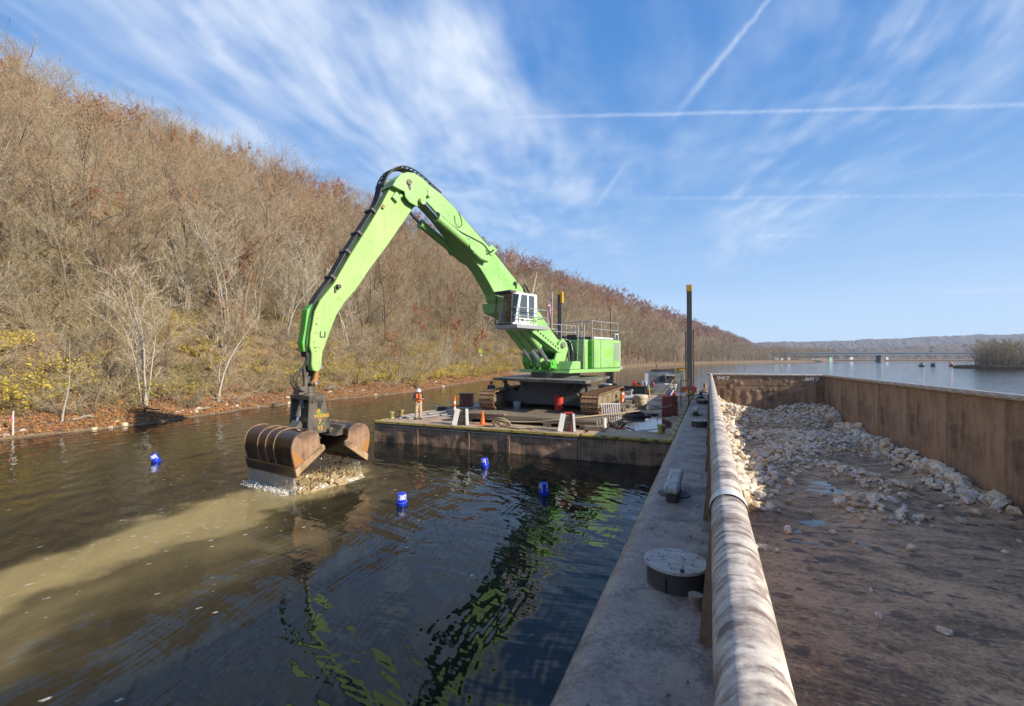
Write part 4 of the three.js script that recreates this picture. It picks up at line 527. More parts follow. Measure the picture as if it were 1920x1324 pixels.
  const shoeG = merge([bx(0.95, 0.05, 0.215, 0, 0, 0), bx(0.95, 0.06, 0.035, 0, 0.045, 0.07), bx(0.3, 0.07, 0.16, 0, -0.05, 0)]);
  for (const x of [3.1, -3.05]) {
    const t = new THREE.Group(); t.name = 'crawler_track'; t.position.set(x, 0, -0.35).applyAxisAngle(new THREE.Vector3(0, 1, 0), car.rotation.y); t.rotation.y = car.rotation.y; E.add(t); const L = 3.55, r = 0.5, cy = 0.6, per = 4 * L + 2 * Math.PI * r, n = Math.round(per / 0.235);
    for (let i = 0; i < n; i++) { let d = i / n * per, z, y, a; if (d < 2 * L) { z = -L + d; y = cy + r; a = 0; } else if ((d -= 2 * L) < Math.PI * r) { a = d / r; z = L + r * Math.sin(a); y = cy + r * Math.cos(a); } else if ((d -= Math.PI * r) < 2 * L) { z = L - d; y = cy - r; a = Math.PI; } else { d -= 2 * L; a = Math.PI + d / r; z = -L + r * Math.sin(a); y = cy + r * Math.cos(a); } const m = part('track_shoe', shoeG, mats.trackSteel, t); m.position.set(0, y, z); m.rotation.x = a; }
    part('track_frame', [slab([[-3.4, 0.3], [-3.4, 0.85], [-2.9, 0.95], [2.9, 0.95], [3.4, 0.85], [3.4, 0.3]], 0.62, 0.03).rotateY(Math.PI / 2), ...[-2.2, -0.8, 0.6, 2.0].map((z) => bx(0.68, 0.4, 0.5, 0, 0.62, z))], mats.frame, t); part('idler_wheel', [rod([-0.2, cy, L], [0.2, cy, L], 0.42, 20), rod([-0.36, cy, L], [0.36, cy, L], 0.16, 16)], mats.frame, t); part('drive_sprocket', [rod([-0.2, cy, -L], [0.2, cy, -L], 0.42, 12), rod([-0.36, cy, -L], [0.36, cy, -L], 0.18, 16)], mats.frame, t);
    for (let i = 0; i < 9; i++) part('track_roller', rod([-0.34, 0.24, -2.8 + i * 0.7], [0.34, 0.24, -2.8 + i * 0.7], 0.13, 12), mats.frame, t);
  }
  // --- clamshell grab
  const grab = thing('clamshell_grab', 'open rusty clamshell grab hanging from the green arm, dripping over the river', 'grab', W(-7.7, 0, 17.3), Math.atan2(0.848, 0.53));
  const outer = [[-0.47, 1.46], [-0.6, 1.62], [-0.64, 1.9], ...new THREE.SplineCurve([[-0.66, 1.95], [-0.88, 2.09], [-1.12, 2.11], [-1.38, 2.05], [-1.57, 1.9], [-1.67, 1.6], [-1.64, 1.3], [-1.55, 0.92], [-1.48, 0.7]].map(([x, y]) => new THREE.Vector2(x, y))).getPoints(30).map((p) => [p.x, p.y])];
  for (const s of [-1, 1]) {
    const f = (p) => (s < 0 ? p : p.map(([x, y]) => [-x * 0.96, y]));
    const inner = outer.map(([x, y]) => { const cx = -1.05, cy = 1.5, d = Math.hypot(x - cx, y - cy), k = (d - 0.06) / d; return [cx + (x - cx) * k, cy + (y - cy) * k]; });
    const skinPoly = f([...outer.slice(1), ...inner.slice(1).reverse()]);
    const shell = part('grab_shell', slab(skinPoly, 2.86, 0.006), mats.grabShell, grab);
    for (const z of [-1.45, 1.45]) { part('cheek_plate', slab(f(outer), 0.07, 0.012).translate(0, 0, z), mats.grabCheek, shell); part('cheek_lip', slab(f([[-0.44, 1.5], [-0.5, 1.56], [-0.62, 1.5], [-1.56, 0.86], [-1.5, 0.62], [-0.42, 1.38]]), 0.11, 0.012).translate(0, 0, z + Math.sign(z) * 0.03), mats.grabLip, shell); if (z > 0) part('worn_patch', slab(f([[-1.655, 1.55], [-1.63, 1.3], [-1.53, 0.94], [-1.2, 1.12], [-1.36, 1.22], [-1.42, 1.4], [-1.56, 1.44]]), 0.012).translate(0, 0, 1.487), mats.ochre, shell); }
    part('cutting_edge', slab(f([[-1.6, 0.98], [-1.62, 0.9], [-1.53, 0.58], [-1.46, 0.6], [-1.5, 0.9]]), 2.95, 0.01), mats.grabShell, shell);
    for (const z of [-1.4, -0.55, -0.05, 0.45]) part('wear_strip', slab(f([...outer.slice(3).map(([x, y]) => { const d = Math.hypot(x + 1.05, y - 1.5), k = (d + 0.022) / d; return [-1.05 + (x + 1.05) * k, 1.5 + (y - 1.5) * k]; }), ...outer.slice(3).reverse()]), 0.028).translate(0, 0, z), mats.rust, shell);
    part('shell_bracket', [slab(f([[-0.25, 1.95], [-0.55, 2.3], [-0.75, 2.05], [-0.95, 2.05], [-0.62, 1.6]]), 0.5, 0.02), slab(f([[-0.3, 1.7], [-0.62, 2.06], [-1.15, 2.08], [-0.62, 1.7]]), 2.3, 0.02)], mats.bareSteel, shell);
    for (const z of [-0.62, 0.0, 0.62]) { if (z) continue; const c = part('grab_cylinder', [rod([s * 0.28, 3.02, z], [s * 0.46, 2.42, z], 0.125, 16), rod([s * 0.28, 3.02, z - 0.16], [s * 0.28, 3.02, z + 0.16], 0.1, 12)], mats.bareSteel, grab); part('piston_rod', rod([s * 0.46, 2.42, z], [s * 0.58, 2.08, z], 0.06, 12), mats.chrome, c); }
  }
  const yoke = part('grab_frame', [slab([[-0.42, 3.12], [0.22, 3.12], [0.48, 2.1], [0.42, 1.8], [-0.42, 1.8], [-0.48, 2.1]], 0.09, 0.02, [[-0.32, 2.98, 0.06], [0.12, 2.98, 0.05]]).translate(0, 0, 0.55), slab([[-0.42, 3.12], [0.22, 3.12], [0.48, 2.1], [0.42, 1.8], [-0.42, 1.8], [-0.48, 2.1]], 0.09, 0.02).translate(0, 0, -0.55), bx(0.7, 0.14, 1.2, -0.08, 3.14, 0), rod([0.4, 1.88, -0.75], [0.4, 1.88, 0.75], 0.1, 14), rod([-0.4, 1.88, -0.75], [-0.4, 1.88, 0.75], 0.1, 14)], mats.bareSteel, grab);
  part('frame_slot', bx(0.16, 0.26, 0.012, -0.02, 2.86, 0.6), mats.black, yoke);
  { const font = await new FontLoader().loadAsync('fonts/droid/droid_sans_bold.typeface.json'); const ink = [mats.yellowPaint, mats.greenShadeInk]; for (const [s, x, y, z] of [['-0-', -0.17, 2.56, 0.15], ['YOUNG', -0.24, 2.38, 0.13], ['7', -0.06, 2.16, 0.17], ['13', -0.1, 1.93, 0.15]]) part('stencil_mark', plain(new TextGeometry(s, { font, size: z, depth: 0.004, curveSegments: 4 }).translate(x, y, 0.596)), ink[0], yoke); part('stencil_mark', [bx(0.22, 0.03, 0.006, 0, 2.53, 0.598), bx(0.12, 0.03, 0.006, 0.16, 2.13, 0.598)], ink[1], yoke); }
  part('rotator', [cyl(0.36, 0.36, 0.1, -0.08, 3.2, 0, 28), cyl(0.22, 0.22, 0.26, -0.05, 3.28, 0, 24), bx(0.34, 0.3, 0.36, -0.4, 3.4, 0), bx(0.12, 0.5, 0.1, -0.2, 3.62, 0), bx(0.12, 0.5, 0.1, 0.14, 3.62, 0)], mats.bareSteel, grab);
  const link = part('hanger_link', [slab([[0.06, 4.36], [0.3, 4.38], [0.36, 4.24], [0.26, 4.1], [0.22, 3.8], [0.16, 3.6], [0.0, 3.52], [-0.06, 3.66], [0.04, 3.8], [0.1, 4.1]], 0.14, 0.02).translate(0, 0, 0.12)], mats.ochre, grab); part('hanger_link', [slab([[-0.12, 4.4], [0.3, 4.4], [0.1, 3.56], [-0.06, 3.54], [-0.2, 3.9], [-0.22, 4.2]], 0.14, 0.02, [[-0.02, 4.0, 0.11]]).translate(0, 0, -0.14)], mats.dark, grab); part('link_pin', [rod([0.2, 4.27, -0.32], [0.2, 4.27, 0.34], 0.08, 14), rod([0.05, 3.66, -0.3], [0.05, 3.66, 0.3], 0.07, 14)], mats.steel, grab);
  for (const k of [0, 1]) part('grab_hose', tube([[-0.12, 4.9, 0.1 * k], [-0.28, 4.45, 0.1 + 0.1 * k], [-0.62 - 0.16 * k, 4.05, 0.3], [-0.78 - 0.22 * k, 3.72, 0.35], [-0.6 - 0.05 * k, 3.44, 0.3], [-0.35, 3.36, 0.15]], 0.028, 40, 6), mats.rubber, grab);
}
// ---------------------------------------------------------------- work barge under the excavator
const DECK = 1.1;
const workBarge = thing('work_barge', 'flat steel work barge with worn yellow edges carrying the green excavator', 'barge', at(0, 0, 0), BARGE_TURN);
{
  const B = workBarge, S0 = 20.1, S1 = 53, rnd = rng(9);
  const hullBox = (n0, n1, name) => {
    // a hull box with dented side plating towards the photographer
    const g = [], w = n1 - n0, L = S1 - S0; g.push(bx(w, 0.02, L, (n0 + n1) / 2, DECK - 0.012, -(S0 + S1) / 2));
    const front = new THREE.PlaneGeometry(w, DECK + 0.9, Math.round(w / 0.18), 10), p = front.attributes.position;
    for (let i = 0; i < p.count; i++) { const x = p.getX(i) + (n0 + n1) / 2, y = p.getY(i); const e = sstep(0, 0.25, w / 2 - Math.abs(p.getX(i))) * sstep(0, 0.12, (DECK + 0.9) / 2 - Math.abs(y)); p.setZ(i, (fbm(x * 1.1, y * 1.3, 33, 3) - 0.62) * 0.13 * e - 0.035 * e * Math.abs(Math.sin(x * 2.6)) * sstep(0.5, 0.1, y)); }
    front.computeVertexNormals(); g.push(boxUV(front.translate((n0 + n1) / 2, (DECK - 0.9) / 2, -S0)));
    g.push(bx(0.02, DECK + 0.9, L, n0 + 0.01, (DECK - 0.9) / 2 - 0.01, -(S0 + S1) / 2), bx(0.02, DECK + 0.9, L, n1 - 0.01, (DECK - 0.9) / 2 - 0.01, -(S0 + S1) / 2), bx(w, DECK + 0.9, 0.02, (n0 + n1) / 2, (DECK - 0.9) / 2 - 0.01, -S1));
    return part(name, g, mats.hull, B);
  };
  hullBox(-17.07, -5.5, 'hull_section'); hullBox(-5.36, -1.45, 'hull_section');
  // deck plates with open seams
  for (const [n0, n1] of [[-16.95, -5.56], [-5.3, -1.58]]) { const k = Math.max(1, Math.round((n1 - n0) / 2.9)); for (let i = 0; i < k; i++) for (let j = 0; j < 8; j++) { const w = (n1 - n0) / k, L = (S1 - S0 - 0.3) / 8; part('deck_plate', bx(w - 0.012, 0.02, L - 0.012, n0 + (i + 0.5) * w, DECK + 0.004 + 0.003 * ((i + j) % 3), -(S0 + 0.15 + (j + 0.5) * L)), mats.deck, B); } }
  part('edge_strip', [bx(11.6, 0.1, 0.13, -11.29, DECK - 0.01, -S0 + 0.03), bx(0.14, 0.1, S1 - S0, -17.06, DECK - 0.01, -(S0 + S1) / 2)], mats.yellow, B, 'chipped yellow deck edge'); part('edge_strip', [rb(3.95, 0.17, 0.2, -3.4, DECK + 0.02, -S0, 0.08, 3), rb(0.24, 0.17, S1 - S0, -1.5, DECK + 0.02, -(S0 + S1) / 2, 0.08, 3)], mats.yellow, B, 'yellow rubbing edge with scrapes');
  part('rub_rail', [rod([-17.05, DECK - 0.2, -S0 + 0.02], [-5.5, DECK - 0.2, -S0 + 0.02], 0.025, 6)], mats.galv, B); for (const n of [-14.2, -11.1, -8.9]) part('hull_stiffener', bx(0.1, 1.3, 0.05, n, 0.3, -S0 + 0.03), mats.hull, B); part('section_joint', [bx(0.1, 1.9, 0.1, -5.43, 0.1, -S0 - 0.06)], mats.rust, B);
  for (const [n, s] of [[-16.85, 21.3], [-16.85, 22.2]]) part('mooring_post', [cyl(0.14, 0.14, 0.36, n, DECK, -s, 16), cyl(0.17, 0.16, 0.07, n, DECK + 0.36, -s, 16)], mats.yellow, B); part('mooring_post', [cyl(0.16, 0.16, 0.34, -2.05, DECK, -22.1, 18), cyl(0.2, 0.19, 0.08, -2.05, DECK + 0.34, -22.1, 18), bx(0.7, 0.03, 0.5, -2.05, DECK + 0.02, -22.1)], mats.yellow, B);
  part('deck_cleat', [bx(0.5, 0.16, 0.2, -16.5, DECK + 0.1, -26.0), rod([-16.85, DECK + 0.18, -26.5], [-16.15, DECK + 0.34, -25.5], 0.07), rod([-16.85, DECK + 0.34, -25.6], [-16.2, DECK + 0.16, -26.3], 0.07)], mats.dark, B); part('deck_hatch', bx(0.55, 0.05, 0.4, -13.4, DECK + 0.035, -21.9), mats.dark, B);
  for (const [n0, s0, n1, s1] of [[-16.4, 21.4, -14.6, 31], [-15.6, 21.2, -13.3, 30], [-16.7, 22, -16.2, 40]]) part('deck_pipe', rod([n0, DECK + 0.06, -s0], [n1, DECK + 0.06, -s1], 0.04, 8), mats.galv, B);
}
// spud piles at the far corners
for (const [n, s, top, name, label, lean] of [[-1.75, 47.5, 11.75, 'spud_pile', 'tall black spud pile with yellow cap beside the grey deck shed', 0], [-16.2, 51.5, 12.2, 'spud_pile', 'dark spud pile with yellow slotted cap behind the excavator boom', 0]]) {
  const o = thing(name, label, 'pile', at(n, s, 0), BARGE_TURN, 'spud piles'); part('pile_shaft', bx(0.46, top + 2.4, 0.46, 0, (top - 2.4) / 2, 0), mats.dark, o); part('pile_cap', n > -5 ? [rb(0.52, 0.66, 0.52, 0, top - 0.3, 0, 0.02)] : [bx(0.62, 0.36, 0.5, 0.05, top + 0.1, 0), bx(0.22, 1.1, 0.5, 0.27, top - 0.5, 0)], mats.yellowPaint, o);
  part('spud_well', [bx(1.3, 1.3, 0.12, 0, 1.2, 0.46), bx(0.12, 1.3, 0.9, -0.5, 1.2, 0), bx(0.12, 1.3, 0.9, 0.5, 1.2, 0)], mats.maroon, o); part('guide_channel', [bx(0.16, 6.2, 0.18, 0.36, 4.2, 0), bx(0.12, 6.2, 0.14, -0.34, 4.2, 0.05), bx(0.9, 0.06, 0.1, 0, 7.1, 0.1)], n > -5 ? mats.rust : mats.dark, o);
}
// crane mats under the tracks, each of four timbers
{
  const spots = []; for (let i = 0; i < 8; i++) spots.push([-8.95 + (i % 2 ? 0.12 : -0.1), 22.55 + i * 1.23, 0.225, 7.9, 'timber crane mat laid across the work barge under the tracks']);
  const tg = bx(1, 0.26, 0.28), mk = (n, s, y, len) => { const o = thing('crane_mat', 'heavy timber crane mat laid across the work barge under the excavator tracks', 'mat', at(n, s, DECK + y), BARGE_TURN, 'crane mats under the excavator'); for (let k = 0; k < 4; k++) { const m = part('timber', tg, mats.wood, o); m.scale.set(len, 1, 1); m.position.set((k % 2) * 0.06, 0.09 + (k % 3) * 0.004, -0.45 + k * 0.3); } return o; };
  spots.forEach(([n, s, y, len]) => mk(n, s, y, len));
  const bearers = [[-12.2, 0.22], [-10.4, 0.22], [-7.6, 0.22], [-5.7, 0.22]]; for (const [n] of bearers) tag(part(numbered('bearer_timber'), bx(0.4, 0.17, 9.9), mats.wood, scene), 'long bearer timber under the crane mats', 'timber', 'bearer timbers').position.copy(at(n, 26.9, DECK + 0.1)), scene.children[scene.children.length - 1].rotation.y = BARGE_TURN;
  const st = thing('timber_step', 'short timber block stack at the corner of the crane mats', 'timber', at(-5.1, 21.7, DECK), BARGE_TURN); part('timber', bx(1.0, 0.2, 0.3, 0, 0.12, 0), mats.wood, st); part('timber', bx(0.8, 0.2, 0.3, -0.05, 0.12, -0.31), mats.wood, st);
  const lt = thing('loose_plank', 'loose weathered plank lying in front of the left track', 'plank', at(-11.3, 22.0, DECK + 0.46), BARGE_TURN + 0.06); part('plank', bx(2.6, 0.09, 0.3, 0, 0.04, 0), mats.wood, lt);
}

// ---------------------------------------------------------------- hopper barge
const TRIM = 0.0085, COAM = 3.66, HDECK = 1.70, FLOOR = -0.1;    // heights at s = 0; the far end sits lower
const hopperY = (h, s) => h - TRIM * s;
const hopper = thing('hopper_barge', 'long rusty hopper barge with rounded coaming pipe and 907 on its end wall', 'barge', at(0, 0, 0), BARGE_TURN);
hopper.rotation.order = 'YXZ'; hopper.rotation.x = -Math.atan(TRIM);
const lidMat = std({ map: rep(texture(512, 512, (u, v) => { const a = fbm(u * 6, v * 6, 3, 5, 6), cr = Math.abs(fbm(u * 5, v * 5, 44, 4, 5) - 0.5); let c = mixc([0.34, 0.32, 0.29], [0.56, 0.53, 0.48], a); if (cr < 0.018) c = [0.12, 0.1, 0.09]; return c; }), 1.1), roughness: 0.9 });
const WALL_R = 8.75, END_S = 44.8, NEAR_S = -8;
function dentPlate(w, h, nu, nv, amp, seed) { const g = new THREE.PlaneGeometry(w, h, nu, nv), p = g.attributes.position; for (let i = 0; i < p.count; i++) { const x = p.getX(i), y = p.getY(i); p.setZ(i, amp * (fbm(x * 0.9 + 50, y * 0.9, seed, 4) - 0.5)); } return g; }
{
  const H = hopper, L = END_S - NEAR_S, mid = -(END_S + NEAR_S) / 2, wallTop = COAM - 0.16;
  // inner and outer side walls
  const ribs = []; 
  { const g = dentPlate(L, wallTop - FLOOR + 0.3, 340, 26, 0.05, 3), p = g.attributes.position; for (let i = 0; i < p.count; i++) { const x = p.getX(i), y = p.getY(i); p.setZ(i, p.getZ(i) - 0.018 * Math.pow(Math.abs(Math.sin(x * Math.PI / 0.75)), 3) + (y > 0.72 ? -0.03 : 0)); } g.computeVertexNormals(); g.rotateY(-Math.PI / 2); part('side_wall', [boxUV(g.translate(WALL_R, (wallTop + FLOOR) / 2 - 0.15, mid)), bx(0.05, wallTop - FLOOR, L, WALL_R + 0.1, (wallTop + FLOOR) / 2, mid)], mats.rust, H); }
  part('side_wall', [bx(0.05, wallTop - FLOOR + 0.4, L, 0.18, (wallTop + FLOOR) / 2 - 0.2, mid), bx(0.03, wallTop - HDECK, L, 0.07, (wallTop + HDECK) / 2, mid)], mats.rust, H);
  // far end wall with dents and the number painted twice
  { const w = WALL_R - 0.1, hh = wallTop - FLOOR + 0.9, g = dentPlate(w, hh, 150, 70, 0.035, 8), p = g.attributes.position, r = rng(31), dents = []; for (let i = 0; i < 26; i++) dents.push([(r() - 0.5) * w, hh * (0.05 + 0.42 * r()), 0.07 + 0.1 * r(), 0.03 + 0.05 * r()]);
    for (let i = 0; i < p.count; i++) { const x = p.getX(i), y = p.getY(i); let z = p.getZ(i) + 0.02 * Math.sin(x * Math.PI / 0.42) * sstep(1.1, 0.8, y); for (const [dx, dy, s, a] of dents) z += a * Math.exp(-((x - dx) ** 2 + (y - dy) ** 2) / (s * s)); z -= (y > hh / 2 - 1.0 && y < hh / 2 - 0.95) ? 0.03 : 0; p.setZ(i, z); } g.computeVertexNormals(); part('end_wall', [boxUV(g.translate(WALL_R / 2 + 0.1, (wallTop + FLOOR) / 2 - 0.45, -END_S)), bx(w, wallTop - FLOOR, 0.05, WALL_R / 2 + 0.1, (wallTop + FLOOR) / 2, -END_S - 0.12)], mats.rust, H);
    const font = await new FontLoader().loadAsync('fonts/droid/droid_sans_bold.typeface.json'); for (const x of [0.62, 7.35]) part('painted_number', plain(new TextGeometry('907', { font, size: 0.34, depth: 0.006, curveSegments: 6 }).scale(1.35, 0.85, 1).translate(x, wallTop - 0.42, -END_S + 0.1)), mats.white, H); }
  part('end_coaming', [rb(WALL_R + 0.4, 0.2, 0.3, WALL_R / 2, COAM - 0.12, -END_S - 0.05, 0.09, 3)], mats.pipe, H); part('side_coaming', [rb(0.34, 0.2, L, WALL_R + 0.06, COAM - 0.12, mid, 0.09, 3)], mats.pipe, H);
  // the fat coaming pipe beside the photographer, with a welded band
  { const rr = 0.118, pts = [], g = new THREE.CylinderGeometry(rr, rr, L, 40, 420, true), p = g.attributes.position, uv = g.attributes.uv; for (let i = 0; i < p.count; i++) { const y = p.getY(i), a = Math.atan2(p.getZ(i), p.getX(i)); const k = 1 + 0.055 * (fbm(a * 0.9 + 9, y * 0.8, 5, 3) - 0.5) + 0.012 * Math.sin(y * 1.7) + 0.045 * Math.exp(-(((a + 2.02) / 0.2) ** 2)); p.setX(i, p.getX(i) * k); p.setZ(i, p.getZ(i) * k); uv.setXY(i, uv.getX(i), uv.getY(i) * L / 4); } g.computeVertexNormals(); g.rotateX(Math.PI / 2); part('coaming_pipe', g.translate(0.125, COAM - rr - 0.005, mid), mats.pipe, H, 'dusty round pipe capping the near coaming');
    part('pipe_band', plain(new THREE.CylinderGeometry(rr + 0.011, rr + 0.011, 0.14, 40, 1, true).rotateX(Math.PI / 2)).translate(0.125, COAM - rr - 0.005, -3.62), mats.white, H); }
  // side deck, hull side, brackets, hatches, kevels
  { const g = new THREE.PlaneGeometry(1.42, L + 8, 14, 400).rotateX(-Math.PI / 2), p = g.attributes.position; for (let i = 0; i < p.count; i++) { const x = p.getX(i), z = p.getZ(i); p.setY(i, 0.03 * (fbm(x * 1.4 + 3, z * 0.7, 41, 3) - 0.5) - 0.10 * Math.pow(clamp((-x - 0.51) / 0.2), 2)); } g.computeVertexNormals(); part('side_deck', boxUV(g.translate(-0.57, HDECK, mid - 4)), mats.walk, H); }
  part('hull_side', [bx(0.04, HDECK + 0.9, L + 8, -1.27, (HDECK - 1.1) / 2, mid - 4), bx(0.04, HDECK + 0.9, L + 8, 10.1, (HDECK - 1.1) / 2, mid - 4), bx(11.4, HDECK + 0.9, 0.04, 4.4, (HDECK - 1.1) / 2, -END_S - 8), bx(11.4, HDECK + 0.9, 0.04, 4.4, (HDECK - 1.1) / 2, -NEAR_S)], mats.hull, H); part('far_deck', [bx(11.3, 0.05, 7.8, 4.4, HDECK - 0.04, -END_S - 4.1), bx(1.2, 0.05, L, 9.5, HDECK - 0.04, mid)], mats.walk, H); part('hull_bottom', bx(11.3, 0.05, L + 7.9, 4.4, -0.86, mid - 4), mats.hull, H);
  for (const s of [5.1, 9.1, 13.2, 17.2, 21.2, 25.2, 29.2, 33.2, 37.2, 41.2]) { part('coaming_bracket', slab([[0, 0], [-0.17, 0], [-0.03, 1.45], [0, 1.45]], 0.03).translate(0.055, HDECK, -s), mats.rust, H); }
  for (const [n, s, k] of [[-0.42, 6.35, 1], [-0.4, 22.2, 0], [-0.4, 34.5, 0]]) { const h = part('manhole', [cyl(0.36, 0.36, 0.26, n, HDECK, -s, 30), rod([n - 0.1, HDECK + 0.02, -s + 0.37], [n - 0.1, HDECK + 0.2, -s + 0.37], 0.015, 6)], mats.dark, H); part('manhole_lid', [cyl(0.395, 0.395, 0.035, n, HDECK + 0.262, -s, 34)], lidMat, h); part('lid_bolt', cyl(0.025, 0.025, 0.03, n + 0.1, HDECK + 0.297, -s + 0.33, 8), mats.dark, h); }
  for (const [n, s] of [[-0.72, 10.6], [-0.7, 27.2], [-0.7, 44.5]]) { const k = part('kevel', [rb(0.25, 0.26, 1.0, n, HDECK + 0.12, -s + 0.2, 0.06, 2), cyl(0.34, 0.34, 0.02, n, HDECK + 0.006, -s, 24)], mats.dark, H); part('kevel_head', rb(0.31, 0.17, 1.75, n, HDECK + 0.3, -s, 0.08, 3), lidMat, k); }
  part('vent_stub', [cyl(0.06, 0.08, 0.16, -0.16, HDECK, -5.75, 14), cyl(0.08, 0.08, 0.02, -0.16, HDECK + 0.16, -5.75, 14)], mats.walk, H);
  part('deck_winch', [bx(0.5, 0.35, 1.0, -0.55, HDECK + 0.16, -48.4), cyl(0.2, 0.2, 0.1, -0.4, HDECK + 0.35, -49.8, 16), cyl(0.14, 0.14, 0.4, -0.4, HDECK + 0.3, -49.8, 16), cyl(0.22, 0.2, 0.08, -0.4, HDECK + 0.7, -49.8, 16)], mats.rust, H); part('deck_step', [bx(0.7, 0.12, 0.4, -0.5, HDECK + 0.06, -46.6)], mats.dark, H);
  // rope round the far kevel
  part('floor', (() => { const nu = 74, nv = 460, g = new THREE.PlaneGeometry(WALL_R - 0.25, L, nu, nv).rotateX(-Math.PI / 2), p = g.attributes.position; g.translate(WALL_R / 2 + 0.1, 0, mid); for (let i = 0; i < p.count; i++) p.setY(i, floorRelief(p.getX(i), -p.getZ(i))); g.computeVertexNormals(); return boxUV(g); })(), std({ map: rep(mudTex, 1 / 8), roughness: 0.75, bumpMap: rep(coarseBump, 0.9), bumpScale: 0.06 }), H, 'mud-smeared hopper floor');
  const pud = part('puddle', [boxUV(new THREE.PlaneGeometry(6.4, 4.4).rotateX(-Math.PI / 2).translate(3.4, FLOOR - 0.058, -16.3)), boxUV(new THREE.PlaneGeometry(4.6, 3.6).rotateX(-Math.PI / 2).translate(4.2, FLOOR - 0.05, -20.6))], flat(0.03, 0.026, 0.02, 0.04), H, 'thin puddles on the hopper floor');
}
function pileHeight(n, s) {                               // rubble left lying: along both walls, in a cross ridge and across the far end
  const w = 0.55 + 0.9 * fbm(n * 0.9, s * 0.6, 77, 3);
  let h = 0; const g = (x) => Math.exp(-x * x);
  h = Math.max(h, 1.3 * sstep(33, 43, s) * sstep(0.3, 0.6, 0.35 * sstep(36, 43, s) + fbm(n * 0.5, s * 0.35, 5, 3)) * (0.22 + 0.9 * Math.abs(n - 4.3) / 4.3 + 0.3 * sstep(39, 44, s)));
  h = Math.max(h, 0.85 * g((8.9 - n) / 1.25) * sstep(17.5, 20, s) * (0.35 + 0.85 * fbm(s * 0.42, 3, 21, 3)) * (0.6 + 0.5 * sstep(20, 34, s)));
  h = Math.max(h, 1.15 * g((n - 0.1) / 1.5) * sstep(15.2, 17.4, s) * (0.3 + 0.95 * fbm(s * 0.5, 9, 23, 3)));
  h = Math.max(h, 0.45 * g((n - 2.4 - 0.3 * (s - 23)) / 1.3) * g((s - 25.5) / 4.6)); h = Math.max(h, 0.42 * g((n - 4.9) / 0.95) * g((s - 17.6 - 0.3 * (n - 4.9)) / 1.3)); h = Math.max(h, 0.42 * g((n - 5.2 + 0.35 * (s - 23)) / 0.8) * g((s - 22.4) / 2.3)); h = Math.max(h, 0.55 * g((n - 5.2) / 2.8) * g((s - 31.5) / 3.4));
  return h * w;
}
function floorRelief(n, s) { return FLOOR + 0.085 * (fbm(n * 0.8, s * 0.8, 61, 4) - 0.5) + 0.09 * (fbm(n * 0.5, s * 3.2, 63, 3) - 0.5) + 0.03 * (fbm(n * 4, s * 4, 69, 3) - 0.5) + 0.05 * fbm(n * 3, s * 5, 66, 2) * sstep(6, 20, s) + 0.8 * pileHeight(n, s) - 0.03 - 0.065 * Math.exp(-(((n - 2.6) / 1.8) ** 2) - ((s - 16.3) / 1.3) ** 2) - 0.06 * Math.exp(-(((n - 4.2) / 1.5) ** 2) - ((s - 20.4) / 1.2) ** 2); }
